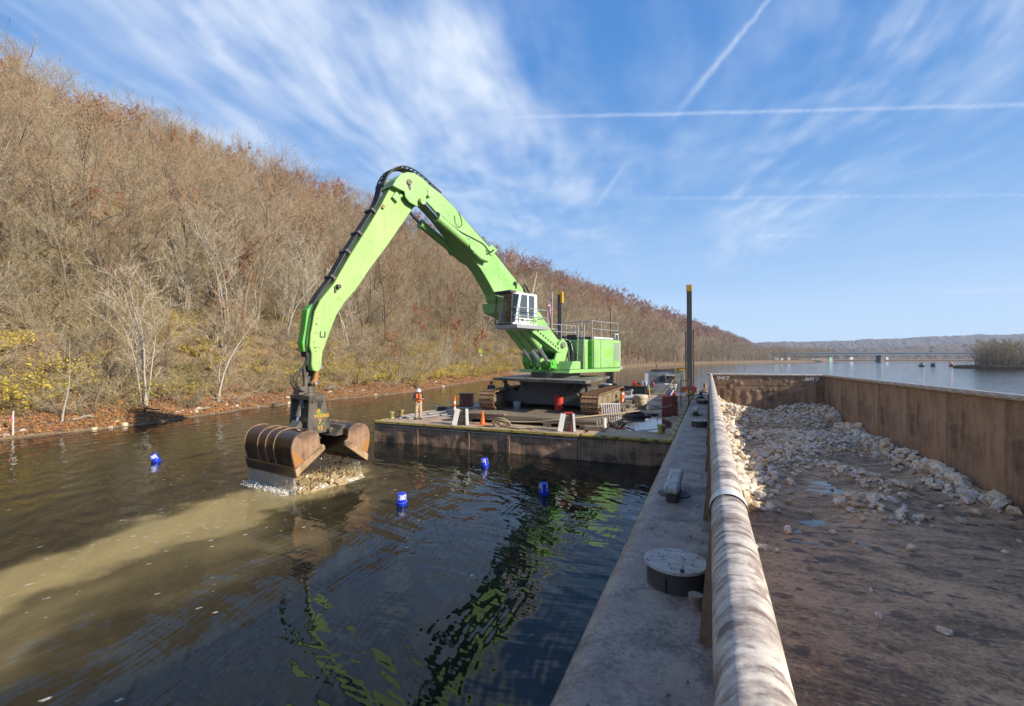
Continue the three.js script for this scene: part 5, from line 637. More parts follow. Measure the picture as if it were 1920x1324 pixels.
// rubble
{
  const rnd = rng(4242), forms = []; for (let i = 0; i < 8; i++) { const p = [], k = rng(900 + i); for (let j = 0; j < 15; j++) { const v = new THREE.Vector3(k() - 0.5, (k() - 0.5) * 0.75, k() - 0.5).normalize(); p.push(v.multiply(new THREE.Vector3(0.5, 0.33 + 0.1 * k(), 0.42))); } forms.push(boxUV(new ConvexGeometry(p), 1.5)); }
  const all = []; let tries = 0; const mInv = hopper; hopper.updateMatrixWorld(true);
  while (all.length < 4000 && tries++ < 120000) { const n = 0.3 + 8.3 * rnd(), s = 8 + 36.6 * rnd(), h = pileHeight(n, s); if (rnd() > sstep(0.035, 0.3, h) + (s > 12 ? 0.012 : 0.002)) continue; const big = Math.pow(rnd(), 2.6); const wallish = Math.max(Math.exp(-((n - 8.5) ** 2)), Math.exp(-((n - 0.4) ** 2) / 2)); const z = (0.13 + 0.5 * big * (0.55 + 0.6 * wallish)) * (s > 34 ? 0.9 : 1); all.push([n, s, z, rnd(), rnd(), rnd(), Math.floor(rnd() * 8), Math.floor(rnd() * 5)]); }
  for (const [n, s, z] of [[1.0, 12.9, 0.3], [1.25, 13.1, 0.34], [1.5, 13.0, 0.2], [0.8, 15.9, 0.24], [2.9, 10.6, 0.16], [3.05, 11.6, 0.13], [6.7, 15.2, 0.2], [7.9, 16.4, 0.24]]) all.push([n, s, z, rnd(), rnd(), rnd(), Math.floor(rnd() * 8), 3]);
  const vis = (a) => a[2] / Math.max(6, a[1]); all.sort((a, b) => vis(b) - vis(a));
  const place = ([n, s, z, a, b, c, f]) => { const p = new THREE.Vector3(n, floorRelief(n, s) + z * 0.22, -s).applyMatrix4(hopper.matrixWorld); return [p, new THREE.Quaternion().setFromEuler(new THREE.Euler((a - 0.5) * 1.3, b * 6.28, (c - 0.5) * 1.3)), z]; };
  all.slice(0, 300).forEach((d) => { const [p, q, z] = place(d), far = d[1] > 31, label = d[0] < 3 && !far ? 'pale broken stone in the rubble along the near hopper wall' : d[0] > 6.2 && !far ? 'grey broken stone in the rubble along the far hopper wall' : far ? 'broken stone in the heap against the end wall' : 'broken stone in the low ridge across the hopper floor'; const m = part(numbered('rubble_stone'), forms[d[6]], mats.stone[d[7]], scene); tag(m, label, 'stone', label.replace('broken stone', 'stones')); m.position.copy(p); m.quaternion.copy(q); m.scale.setScalar(z); });
  const rest = new THREE.Group(); rest.name = 'rubble'; tag(rest, 'small broken limestone rubble strewn on the hopper floor', 'rubble', null, 'stuff'); scene.add(rest); const M = new THREE.Matrix4();
  for (let f = 0; f < 8; f++) for (let k = 0; k < 5; k++) { const l = all.slice(300).filter((d) => d[6] === f && d[7] === k); if (!l.length) continue; const im = new THREE.InstancedMesh(forms[f], mats.stone[k], l.length); im.name = 'rubble_mass'; l.forEach((d, i) => { const [p, q, z] = place(d); im.setMatrixAt(i, M.compose(p, q, new THREE.Vector3(z, z, z))); }); rest.add(im); }
  // grit on the side deck
  const grit = new THREE.InstancedMesh(forms[2], mats.stone[2], 340); grit.name = 'deck_grit'; tag(grit, 'small chips of stone and dirt on the barge side deck', 'grit', null, 'stuff');
  for (let i = 0; i < 340; i++) { const s = 3 + 30 * Math.pow(rnd(), 1.3), n = -0.12 - 0.95 * Math.pow(rnd(), 1.6), z = 0.012 + 0.05 * Math.pow(rnd(), 4) + (n > -0.35 ? 0.05 * Math.pow(rnd(), 3) : 0); grit.setMatrixAt(i, M.compose(new THREE.Vector3(n, HDECK + z * 0.2, -s).applyMatrix4(hopper.matrixWorld), new THREE.Quaternion().setFromEuler(new THREE.Euler(rnd() * 3, rnd() * 6, rnd())), new THREE.Vector3(z, z, z))); } scene.add(grit);
}
// ---------------------------------------------------------------- things on the work barge
const onDeck = (name, label, cat, n, s, turn = 0, group, h = DECK + 0.014) => thing(name, label, cat, at(n, s, h), BARGE_TURN + turn, group);
function lathe(pts, seg = 24) { return plain(new THREE.LatheGeometry(pts.map(([x, y]) => new THREE.Vector2(x, y)), seg)); }
{
  // steel supports, white with slanting legs
  const stand = (n, s, turn, label, rusty) => { const o = onDeck('support_stand', label, 'stand', n, s, turn, 'white steel stands'); o.scale.setScalar(0.88); const leg = (x) => [bar([x - 0.05, 0, 0.22], [x + 0.1, 0.98, 0], 0.1, 0.34)]; part('leg', bar([-0.42, 0, 0.1], [-0.24, 0.95, -0.05], 0.09, 0.28), mats.white, o); part('leg', bar([0.36, 0, 0.1], [0.3, 0.95, -0.05], 0.34, 0.12), mats.white, o); part('back_plate', slab([[-0.36, 0.02], [-0.2, 0.92], [0.24, 0.92], [0.3, 0.02]], 0.03).translate(0, 0, -0.1), mats.wood, o); part('cross_pin', rod([-0.2, 0.97, -0.06], [0.26, 0.99, -0.06], 0.06, 10), rusty ? mats.red : mats.dark, o); if (rusty) part('red_edge', bar([0.17, 0.02, 0.2], [0.2, 0.72, 0.07], 0.06, 0.04), mats.red, o); };
  stand(-11.9, 20.75, 0.35, 'white steel stand behind the orange traffic cone', false); stand(-6.2, 20.95, 0.3, 'white steel stand with a red stripe near the barge seam', true);
  { const o = onDeck('traffic_cone', 'small orange traffic cone beside a white stand', 'cone', -10.95, 21.3); part('cone_body', lathe([[0.15, 0.03], [0.12, 0.16], [0.04, 0.72], [0.03, 0.74], [0, 0.74]]), mats.orange, o); part('cone_base', rb(0.46, 0.04, 0.46, 0, 0.02, 0, 0.015), mats.orange, o); }
  { const o = onDeck('channelizer_post', 'tall orange channelizer post with white bands on a rubber base', 'post', -13.9, 23.4); part('post_tube', cyl(0.075, 0.07, 1.15, 0, 0.05, 0, 16), mats.orange, o); for (const y of [0.42, 0.78]) part('reflective_band', cyl(0.079, 0.078, 0.17, 0, y, 0, 16), mats.reflective, o); part('lower_sleeve', cyl(0.085, 0.082, 0.34, 0, 0.05, 0, 16), mats.red, o); part('post_base', [rb(0.5, 0.06, 0.5, 0, 0.03, 0, 0.02)], mats.rubber, o); part('handle', new THREE.TorusGeometry(0.045, 0.015, 6, 14).translate(0, 1.24, 0), mats.orange, o); }
  { const o = onDeck('steel_box', 'dark block standing behind the white stand', 'box', -12.5, 22.0, 0.2); part('box_body', rb(0.5, 0.55, 0.4, 0, 0.275, 0, 0.02), mats.dark, o); part('box_lid', rb(0.54, 0.05, 0.44, 0, 0.575, 0, 0.02), mats.dark, o); }
  { const o = onDeck('deck_locker', 'maroon deck locker with flat overhanging lid near the left track', 'locker', -16.1, 28.8, 0.2); part('locker_body', rb(0.86, 0.9, 0.7, 0, 0.45, 0, 0.02), mats.maroon, o); part('locker_lid', rb(1.0, 0.05, 0.84, 0, 0.925, 0, 0.02), mats.dark, o); part('corner_post', [bx(0.06, 0.9, 0.06, -0.1, 0.45, 0.36)], mats.maroon, o); part('latch', bar([-0.35, 0.42, 0.37], [-0.2, 0.48, 0.37], 0.02, 0.03), mats.galv, o); }
  const drum = (o, mat) => { part('drum_body', lathe([[0, 0], [0.29, 0], [0.295, 0.02], [0.285, 0.04], [0.285, 0.29], [0.298, 0.305], [0.285, 0.32], [0.285, 0.57], [0.298, 0.585], [0.285, 0.6], [0.285, 0.85], [0.297, 0.87], [0.297, 0.885], [0.27, 0.88], [0, 0.87]], 28), mat, o); part('drum_bung', cyl(0.035, 0.035, 0.02, 0.15, 0.875, 0.05, 10), mats.galv, o); };
  { const o = onDeck('oil_drum', 'red steel drum standing by the right crawler track', 'drum', -8.1, 25.6, 0, null, DECK + 0.455); drum(o, mats.red); }
  const pail = (o, mat, r, h) => { part('pail_body', lathe([[0, 0], [r * 0.82, 0], [r, h * 0.93], [r * 1.08, h * 0.93], [r * 1.08, h], [r * 0.95, h], [r * 0.8, 0.03], [0, 0.03]], 22), mat, o); part('pail_handle', new THREE.TorusGeometry(r, 0.008, 5, 18, Math.PI).rotateZ(Math.PI).translate(0, h * 0.9, r * 0.2), mats.galv, o); };
  { const o = onDeck('bucket', 'grey-blue plastic bucket at the inner side of the left track', 'bucket', -10.55, 25.0, 0, null, DECK + 0.455); pail(o, mats.greyBlue, 0.23, 0.46); }
  { const o = onDeck('lidded_tub', 'cream lidded tub with handle on the wet deck', 'tub', -4.5, 33.4); part('tub_body', lathe([[0, 0], [0.4, 0], [0.45, 0.62], [0.48, 0.62], [0.48, 0.66], [0, 0.66]], 26), mats.cream, o); part('tub_lid', lathe([[0, 0.9], [0.46, 0.88], [0.5, 0.84], [0.5, 0.68], [0.47, 0.66], [0, 0.66]], 26), mats.cream, o); part('tub_handle', new THREE.TorusGeometry(0.3, 0.02, 6, 18, Math.PI).rotateX(0.4).translate(0.1, 0.2, 0.46), mats.cream, o); }
  { const o = onDeck('scrap_bin', 'square dark red bin filled with offcuts near the barge edge', 'bin', -2.25, 29.6, 0.12); part('bin_wall', [bx(0.9, 1.15, 0.04, 0, 0.575, 0.43), bx(0.9, 1.15, 0.04, 0, 0.575, -0.43), bx(0.04, 1.15, 0.82, -0.43, 0.575, 0), bx(0.04, 1.15, 0.82, 0.43, 0.575, 0), bx(0.86, 0.04, 0.86, 0, 0.03, 0)], mats.maroon, o); part('bin_rim', [bx(0.95, 0.06, 0.06, 0, 1.14, 0.45), bx(0.95, 0.06, 0.06, 0, 1.14, -0.45), bx(0.06, 0.06, 0.84, -0.45, 1.14, 0), bx(0.06, 0.06, 0.84, 0.45, 1.14, 0)], mats.maroon, o); part('yellow_corner', bx(0.06, 0.3, 0.05, 0.43, 0.98, 0.47), mats.yellowPaint, o); for (const x of [-0.22, 0.08, 0.28]) part('bin_rib', bx(0.05, 1.1, 0.03, x, 0.56, 0.46), mats.maroon, o); part('offcut', bar([-0.1, 0.9, 0.1], [0.25, 1.55, -0.1], 0.06, 0.06), mats.white, o); part('offcut', bar([0.1, 0.9, -0.1], [0.35, 1.4, -0.25], 0.05, 0.1), mats.red, o); part('offcut', bar([-0.2, 0.9, -0.2], [0.05, 1.35, 0.1], 0.07, 0.03), mats.blue, o); }
  { const o = onDeck('boarding_stairs', 'small stair with timber handrails at the barge side', 'stairs', -2.0, 34.2); part('stair_landing', rb(1.1, 0.06, 1.0, 0.15, 0.95, -0.6, 0.01), mats.galv, o); for (let i = 0; i < 4; i++) part('stair_tread', bx(0.9, 0.04, 0.25, -0.6 + i * 0.05, 0.2 + i * 0.2, 0.55 - i * 0.28), mats.galv, o); part('handrail', [bar([-1.0, 1.0, 0.9], [-0.35, 1.95, -0.1], 0.1, 0.06), bar([-0.35, 1.95, -0.1], [0.15, 1.95, -0.3], 0.1, 0.06)], mats.wood, o); for (const [x, z] of [[-0.35, -0.1], [0.15, -0.3], [0.65, -0.2], [0.65, -1.0], [-0.3, -1.0]]) part('rail_post', bx(0.07, 1.95, 0.07, x, 0.98, z), mats.wood, o); part('handrail', [bx(0.55, 0.06, 0.08, 0.4, 1.93, -0.25), bx(0.06, 0.06, 0.9, 0.65, 1.93, -0.6)], mats.dark, o); part('yellow_gate', [bx(0.06, 1.6, 0.06, -0.25, 2.4, -0.6), bx(0.06, 1.6, 0.06, 0.3, 2.4, -0.6), bx(0.6, 0.05, 0.05, 0.02, 3.15, -0.6), bx(0.6, 0.05, 0.05, 0.02, 2.6, -0.6)], mats.yellowPaint, o); }
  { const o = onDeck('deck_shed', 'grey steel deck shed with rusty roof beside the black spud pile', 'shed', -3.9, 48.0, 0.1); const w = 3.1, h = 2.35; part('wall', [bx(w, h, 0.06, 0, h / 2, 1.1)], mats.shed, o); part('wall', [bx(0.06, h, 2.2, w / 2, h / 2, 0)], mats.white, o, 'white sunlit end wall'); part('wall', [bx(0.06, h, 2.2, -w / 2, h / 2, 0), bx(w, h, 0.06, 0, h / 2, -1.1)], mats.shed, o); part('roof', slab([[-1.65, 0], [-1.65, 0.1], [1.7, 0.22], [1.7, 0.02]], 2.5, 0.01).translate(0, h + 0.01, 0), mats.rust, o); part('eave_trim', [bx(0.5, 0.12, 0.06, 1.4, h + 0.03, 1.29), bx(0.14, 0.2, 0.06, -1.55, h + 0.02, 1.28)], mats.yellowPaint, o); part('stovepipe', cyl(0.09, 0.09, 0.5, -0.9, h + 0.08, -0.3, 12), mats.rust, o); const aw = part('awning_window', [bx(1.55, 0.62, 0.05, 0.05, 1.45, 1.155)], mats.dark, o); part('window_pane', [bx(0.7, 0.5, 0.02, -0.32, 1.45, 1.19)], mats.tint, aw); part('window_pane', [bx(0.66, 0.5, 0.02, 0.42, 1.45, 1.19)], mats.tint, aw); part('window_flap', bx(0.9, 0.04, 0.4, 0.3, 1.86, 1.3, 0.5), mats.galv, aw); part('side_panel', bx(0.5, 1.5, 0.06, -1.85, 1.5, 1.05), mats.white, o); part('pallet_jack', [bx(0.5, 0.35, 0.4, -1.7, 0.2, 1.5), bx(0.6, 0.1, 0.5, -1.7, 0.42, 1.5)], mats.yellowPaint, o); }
  { const o = onDeck('fire_extinguisher', 'red fire extinguisher hanging on the grey shed wall', 'extinguisher', -5.05, 46.76, 0.1, null, DECK + 0.75); part('bottle', lathe([[0, 0], [0.09, 0.02], [0.09, 0.5], [0.05, 0.57], [0, 0.58]], 16), mats.red, o); part('valve', [bx(0.12, 0.06, 0.05, 0, 0.62, 0), rod([0.05, 0.6, 0], [0.1, 0.2, 0.06], 0.015, 6)], mats.black, o); part('label_plate', bx(0.08, 0.14, 0.01, 0, 0.33, 0.087), mats.white, o); }
  { const o = onDeck('white_tub', 'tall white tub in front of the shed', 'tub', -3.4, 45.6); part('tub_body', lathe([[0, 0], [0.42, 0], [0.58, 1.0], [0.62, 1.0], [0.62, 1.05], [0.54, 1.03], [0.4, 0.06], [0, 0.06]], 24), mats.white, o); part('tool_handle', rod([0.1, 0.1, 0], [-0.5, 1.9, 0.2], 0.025), mats.wood, o); }
  { const o = onDeck('steel_beam', 'dark steel girder laid across the deck behind the right track', 'beam', -7.6, 44.0); part('flange', bx(4.6, 0.06, 0.7, 0, 0.86, 0), mats.dark, o); part('flange', bx(4.6, 0.06, 0.7, 0, 0.05, 0), mats.dark, o); part('web', bx(4.6, 0.75, 0.06, 0, 0.45, 0), mats.dark, o); for (const x of [-2.1, -0.7, 0.7, 2.1]) part('stiffener', bx(0.04, 0.74, 0.6, x, 0.45, 0), mats.dark, o); part('hose_loop', tube([[1.9, 0.9, 0.2], [2.4, 0.95, 0.3], [2.5, 0.5, 0.35], [2.55, 0.0, 0.4]], 0.04), mats.cream, o); }
  const onBeam = (name, label, cat, x, f) => { const o = onDeck(name, label, cat, -7.6 + x, 44.0, 0, null, DECK + 0.905); f(o); };
  onBeam('fuel_can', 'red fuel can standing on the dark girder', 'can', 1.1, (o) => { part('can_body', rb(0.36, 0.36, 0.3, 0, 0.18, 0, 0.05, 2), mats.red, o); part('spout', rod([0.1, 0.34, 0], [0.24, 0.5, 0], 0.03), mats.red, o); part('handle', tube([[-0.12, 0.34, 0], [-0.05, 0.46, 0], [0.08, 0.36, 0]], 0.02), mats.red, o); });
  onBeam('chain_saw', 'dark machine with orange base on the girder', 'tool', 1.55, (o) => { part('motor', rb(0.4, 0.25, 0.3, 0, 0.22, 0, 0.08, 2), mats.dark, o); part('base', rb(0.5, 0.08, 0.34, 0, 0.05, 0, 0.02), mats.orange, o); });
  onBeam('spray_bottles', 'blue and white bottles standing on the girder end', 'bottles', 2.0, (o) => { for (const [x, m] of [[-0.12, mats.white], [0.03, mats.blue], [0.16, mats.white]]) part('bottle', lathe([[0, 0], [0.07, 0], [0.07, 0.3], [0.03, 0.38], [0.035, 0.5], [0, 0.5]], 12).translate(x, 0, 0), m, o); });
  onBeam('tool_pile', 'grey pile of tools and hose on the girder', 'tools', -1.4, (o) => { part('hose_coil', new THREE.TorusGeometry(0.4, 0.07, 8, 24).rotateX(Math.PI / 2).translate(0, 0.08, 0), mats.galv, o); part('tool_bag', rb(0.5, 0.22, 0.35, 0.7, 0.12, 0, 0.08, 2), mats.dark, o); part('pipe_piece', rod([-0.8, 0.08, 0.1], [0.9, 0.1, -0.1], 0.06), mats.galv, o); });
  { const o = onDeck('air_compressor', 'small grey compressor with white tank behind the right track', 'compressor', -5.9, 37.0); part('tank', rod([-0.45, 0.35, 0], [0.45, 0.35, 0], 0.24, 18), mats.white, o); part('motor', [rb(0.5, 0.3, 0.36, 0, 0.72, 0, 0.05, 2), cyl(0.14, 0.14, 0.16, 0.2, 0.86, 0, 14)], mats.galv, o); for (const x of [-0.35, 0.35]) part('foot', bx(0.08, 0.14, 0.4, x, 0.07, 0), mats.dark, o); part('crate', rb(0.6, 0.5, 0.45, 0.75, 0.25, 0.1, 0.01), mats.wood, o); }
  { const o = onDeck('timber_box', 'orange-brown wooden box near the cream tub', 'box', -4.9, 36.6, 0.3); for (let i = 0; i < 3; i++) part('plank', bx(0.6, 0.16, 0.03, 0, 0.1 + i * 0.18, 0.24), mats.wood, o); part('box_sides', [bx(0.03, 0.52, 0.44, -0.28, 0.27, 0), bx(0.03, 0.52, 0.44, 0.28, 0.27, 0), bx(0.6, 0.52, 0.03, 0, 0.27, -0.23), bx(0.54, 0.02, 0.44, 0, 0.02, 0)], mats.wood, o); }
  { const o = onDeck('steel_grating', 'white slatted grating leaning against the right track', 'grating', -4.95, 25.0, 0.5); const g = new THREE.Group(); for (let i = 0; i < 9; i++) part('slat', bar([-0.5 + i * 0.125, 0.02, 0.25], [-0.5 + i * 0.125, 0.98, -0.12], 0.04, 0.03), mats.galv, o); part('grating_frame', [bar([-0.56, 0.02, 0.25], [0.56, 0.02, 0.25], 0.05, 0.05), bar([-0.56, 0.98, -0.12], [0.56, 0.98, -0.12], 0.05, 0.05)], mats.white, o); }
  { const o = onDeck('white_post', 'short white pipe post at the corner of the timber mats', 'post', -4.75, 22.3); part('pipe', cyl(0.11, 0.11, 0.55, 0, 0, 0, 18), mats.white, o); part('foot_plate', bx(0.34, 0.02, 0.34, 0, 0.012, 0), mats.dark, o); }
  { const o = onDeck('life_ring', 'orange life ring hung on the side of the right track', 'life ring', -5.22, 29.6, 0, null, DECK + 1.0); part('ring', new THREE.TorusGeometry(0.3, 0.085, 12, 30).rotateY(Math.PI / 2).rotateZ(-0.16).translate(0.1, 0, 0), mats.orange, o); for (const a of [0.6, 2.2, 3.7, 5.3]) part('ring_band', new THREE.TorusGeometry(0.3, 0.09, 10, 6, 0.28).rotateZ(a).rotateY(Math.PI / 2).rotateZ(-0.16).translate(0.1, 0, 0), mats.white, o); }
  { const o = onDeck('hose_coil', 'coil of black hose lying on the wet deck', 'hose', -4.1, 27.6); for (let i = 0; i < 4; i++) part('hose_turn', new THREE.TorusGeometry(0.62 - 0.05 * i, 0.045, 8, 36).rotateX(Math.PI / 2 + 0.04 * (i - 1)).translate(0.04 * i, 0.06 + 0.055 * i, 0.03 * i), mats.rubber, o); part('hose_tail', tube([[0.6, 0.05, 0], [0.9, 0.05, -0.5], [0.6, 0.05, -1.2], [1.2, 0.05, -1.5]], 0.045), mats.rubber, o); }
  { const o = onDeck('debris_heap', 'heap of muddy branches and planks beside the right track', 'debris', -4.6, 24.4, 0.4); const r = rng(8); for (let i = 0; i < 22; i++) { const x = (r() - 0.5) * 1.2, z = (r() - 0.5) * 2.6, a = r() * 3.1, l = 0.3 + 0.5 * r(); part(i % 3 ? 'stick' : 'plank', i % 3 ? rod([x, 0.04 + 0.1 * r(), z], [x + l * Math.cos(a), 0.08 + 0.3 * r(), z + l * Math.sin(a)], 0.02, 5) : bar([x, 0.04, z], [x + l * Math.cos(a), 0.12 + 0.12 * r(), z + l * Math.sin(a)], 0.14, 0.03), mats.wood, o); } }
  // wet deck: thin sheet of water with an uneven outline
  { const o = onDeck('deck_puddle', 'shallow puddle of water on the right side of the work barge', 'puddle', -3.3, 25.2, 0, null, DECK + 0.024); const blob = (cx, cz, a, b, seed) => { const s = new THREE.Shape(); for (let i = 0; i <= 60; i++) { const t = i / 60 * 6.2832, k = 0.72 + 0.6 * fbm(2 + Math.cos(t) * 1.6, 2 + Math.sin(t) * 1.6, seed, 3); s[i ? 'lineTo' : 'moveTo'](cx + Math.cos(t) * a * k, cz + Math.sin(t) * b * k); } return plain(new THREE.ShapeGeometry(s).rotateX(-Math.PI / 2)); }; part('water_film', [blob(0, 0, 1.55, 3.1, 5)], flat(0.05, 0.042, 0.034, 0.06), o); part('water_film', [blob(0.6, 4.2, 0.7, 1.4, 9)], flat(0.05, 0.042, 0.034, 0.06), o); part('water_film', [blob(-0.5, 7.6, 0.8, 1.6, 12)], flat(0.05, 0.042, 0.034, 0.06), o); }
  // mooring line from the work barge to the hopper barge, and a coil
  const H = (n, s, y) => new THREE.Vector3(n, y, -s).applyMatrix4(hopper.matrixWorld);
  { const a = at(-10.3, 21.0, DECK + 0.18), b = at(-6.5, 21.6, 1.62), c = at(-2.6, 27.6, 1.72), d = H(-0.62, 35.2, HDECK + 0.34), m1 = a.clone().lerp(b, 0.5), p = [a, at(-9.6, 21.0, DECK + 0.28), at(-8.0, 21.3, 1.42), b, at(-4.6, 24.4, 1.66), c, at(-1.6, 31.2, 1.82), d]; solid('mooring_line', tube(p, 0.03, 90, 7), mats.rope, 'long mooring line running from work barge to hopper barge', 'rope'); }
  { const o = onDeck('rope_coil', 'loose coil of thick rope at the front edge of the work barge', 'rope', -9.6, 20.75); for (let i = 0; i < 3; i++) part('rope_turn', new THREE.TorusGeometry(0.4 - 0.1 * i, 0.035, 8, 30).scale(1.2, 1, 1).rotateX(Math.PI / 2 - 0.9 + 0.25 * i).translate(0.06 * i, 0.2 + 0.02 * i, 0), mats.rope, o); part('rope_end', tube([[0.4, 0.06, 0.1], [0.9, 0.06, 0.16], [1.4, 0.07, 0.02], [1.7, 0.05, 0.1]], 0.045), mats.rope, o); part('rope_end', tube([[-0.4, 0.06, 0.1], [-0.8, 0.06, 0.12], [-1.2, 0.05, 0.2]], 0.045), mats.rope, o); }
  { const k = thing('rope_bundle', 'dark rope wound on the hopper barge fitting', 'rope', H(-0.55, 35.2, HDECK), BARGE_TURN); for (let i = 0; i < 3; i++) part('rope_turn', new THREE.TorusGeometry(0.3, 0.06, 8, 24).rotateX(Math.PI / 2 + 0.1 * i).translate(0, 0.1 + 0.11 * i, 0), mats.rope, k); part('post', cyl(0.17, 0.17, 0.5, 0, 0, 0, 16), mats.dark, k); }
  { const o = onDeck('rusty_gate_frame', 'rusty steel frame standing at the far edge of the work barge', 'frame', -10.4, 51.6); part('upright', bx(0.2, 2.3, 0.2, -0.5, 1.15, 0), mats.rust, o); part('upright', bx(0.22, 2.3, 0.22, 0.52, 1.15, 0), mats.rust, o); part('crosspiece', bx(1.2, 0.16, 0.2, 0, 2.22, 0), mats.rust, o); part('back_plate', bx(0.9, 2.0, 0.05, 0, 1.0, -0.1), mats.dark, o); part('crosspiece', bx(0.9, 0.1, 0.12, 0, 0.5, 0.02), mats.rust, o); }
  { const o = onDeck('float_buoy', 'yellow float at the foot of the black spud pile', 'float', -1.72, 44.8); part('float_body', new THREE.SphereGeometry(0.34, 18, 12).scale(1, 0.85, 1).translate(0, 0.28, 0), mats.yellowPaint, o); part('eyelet', new THREE.TorusGeometry(0.07, 0.02, 6, 14).translate(0, 0.6, 0), mats.dark, o); }
  // flag on a pole at the excavator walkway
  { const flagTex = texture(256, 160, (u, v) => { const stripe = Math.floor(v * 13) % 2 === 0; let c = stripe ? [0.45, 0.02, 0.03] : [0.75, 0.73, 0.7]; if (u < 0.42 && v > 6 / 13) { c = [0.02, 0.03, 0.16]; const a = ((u / 0.42) * 6) % 1 - 0.5, b = (((v - 6 / 13) / (7 / 13)) * 5) % 1 - 0.5; if (a * a + b * b < 0.05) c = [0.75, 0.75, 0.75]; } return c; }); excavator.updateMatrixWorld(true); const p = excavator.localToWorld(new THREE.Vector3(-1.28, 4.94 - EX_Y, 1.2)); const o = thing('flagpole', 'limp striped flag on a pole beside the excavator walkway', 'flag', p, EX_TURN); part('pole', rod([0, 0, 0], [0, 4.1, 0], 0.03, 10), mats.galv, o); const g = new THREE.PlaneGeometry(1.5, 0.95, 30, 18), q = g.attributes.position; for (let i = 0; i < q.count; i++) { const x = (q.getX(i) + 0.75) / 1.5, y = (q.getY(i) + 0.475) / 0.95; q.setXYZ(i, 0.05 + x * 0.34 + 0.1 * Math.sin(x * 9 + y * 2) * x, 3.85 - 0.95 * (1 - y) * (1 - 0.25 * x) - x * 1.0, 0.12 * Math.sin(x * 12 + y) * (0.3 + x) + 0.1 * (y - 0.5) * x); } g.computeVertexNormals(); part('flag_cloth', g, std({ map: flagTex, roughness: 0.9, side: THREE.DoubleSide }), o); }
}
// ---------------------------------------------------------------- people
function fieldMesh(cx, cy, cz, size, res, dist) {
  const mc = new MarchingCubes(res, new THREE.MeshBasicMaterial(), false, false, 120000); mc.isolation = 0; const f = mc.field, n = mc.size, h = mc.halfsize;
  for (let z = 0; z < n; z++) for (let y = 0; y < n; y++) for (let x = 0; x < n; x++) f[x + y * n + z * n * n] = -dist(cx + (x - h) / h * size / 2, cy + (y - h) / h * size / 2, cz + (z - h) / h * size / 2);
  mc.update(); const c = mc.count, p = new Float32Array(c * 3); for (let i = 0; i < c; i++) { p[3 * i] = cx + mc.positionArray[3 * i] * size / 2; p[3 * i + 1] = cy + mc.positionArray[3 * i + 1] * size / 2; p[3 * i + 2] = cz + mc.positionArray[3 * i + 2] * size / 2; }
  let g = new THREE.BufferGeometry(); g.setAttribute('position', new THREE.BufferAttribute(p, 3)); g = mergeVertices(g, 1e-4); g.computeVertexNormals(); return g;
}
const smin = (a, b, k) => { const h = Math.max(k - Math.abs(a - b), 0) / k; return Math.min(a, b) - h * h * k * 0.25; };
function capsules(list, k, grow = 0) { return (x, y, z) => { let d = 9; for (const [a, b, ra, rb, sx = 1] of list) { const ax = x - a[0], ay = y - a[1], az = z - a[2], bx_ = b[0] - a[0], by = b[1] - a[1], bz = b[2] - a[2], t = clamp((ax * bx_ + ay * by + az * bz) / (bx_ * bx_ + by * by + bz * bz + 1e-9)); const q = Math.hypot(ax - bx_ * t, ay - by * t, (az - bz * t) * sx) - (ra + (rb - ra) * t) - grow; d = smin(d, q, k); } return d; }; }
function hand(w, dir, side) {                                     // curled hand: palm and five fingers, pointing along dir from wrist w
  const D = new THREE.Vector3(...dir).normalize(), S = new THREE.Vector3(0, 1, 0).cross(D).normalize().multiplyScalar(side), U = D.clone().cross(S), P = (d, s, u) => [w[0] + D.x * d + S.x * s + U.x * u, w[1] + D.y * d + S.y * s + U.y * u, w[2] + D.z * d + S.z * s + U.z * u], L = [[P(0, 0, 0), P(0.05, 0, 0), 0.026, 0.03], [P(0.03, 0.018, 0), P(0.085, 0.026, 0), 0.02, 0.018], [P(0.03, -0.018, 0), P(0.085, -0.026, 0), 0.02, 0.018]];
  [[0.03, 0.07], [0.01, 0.078], [-0.01, 0.072], [-0.03, 0.056]].forEach(([s, l]) => { L.push([P(0.085, s, 0), P(0.085 + l * 0.5, s, -0.012), 0.0095, 0.009], [P(0.085 + l * 0.5, s, -0.012), P(0.085 + l * 0.72, s, -0.042), 0.009, 0.008]); });
  L.push([P(0.025, 0.03, -0.005), P(0.06, 0.058, -0.02), 0.012, 0.0105], [P(0.06, 0.058, -0.02), P(0.09, 0.055, -0.035), 0.01, 0.009]); return L;
}
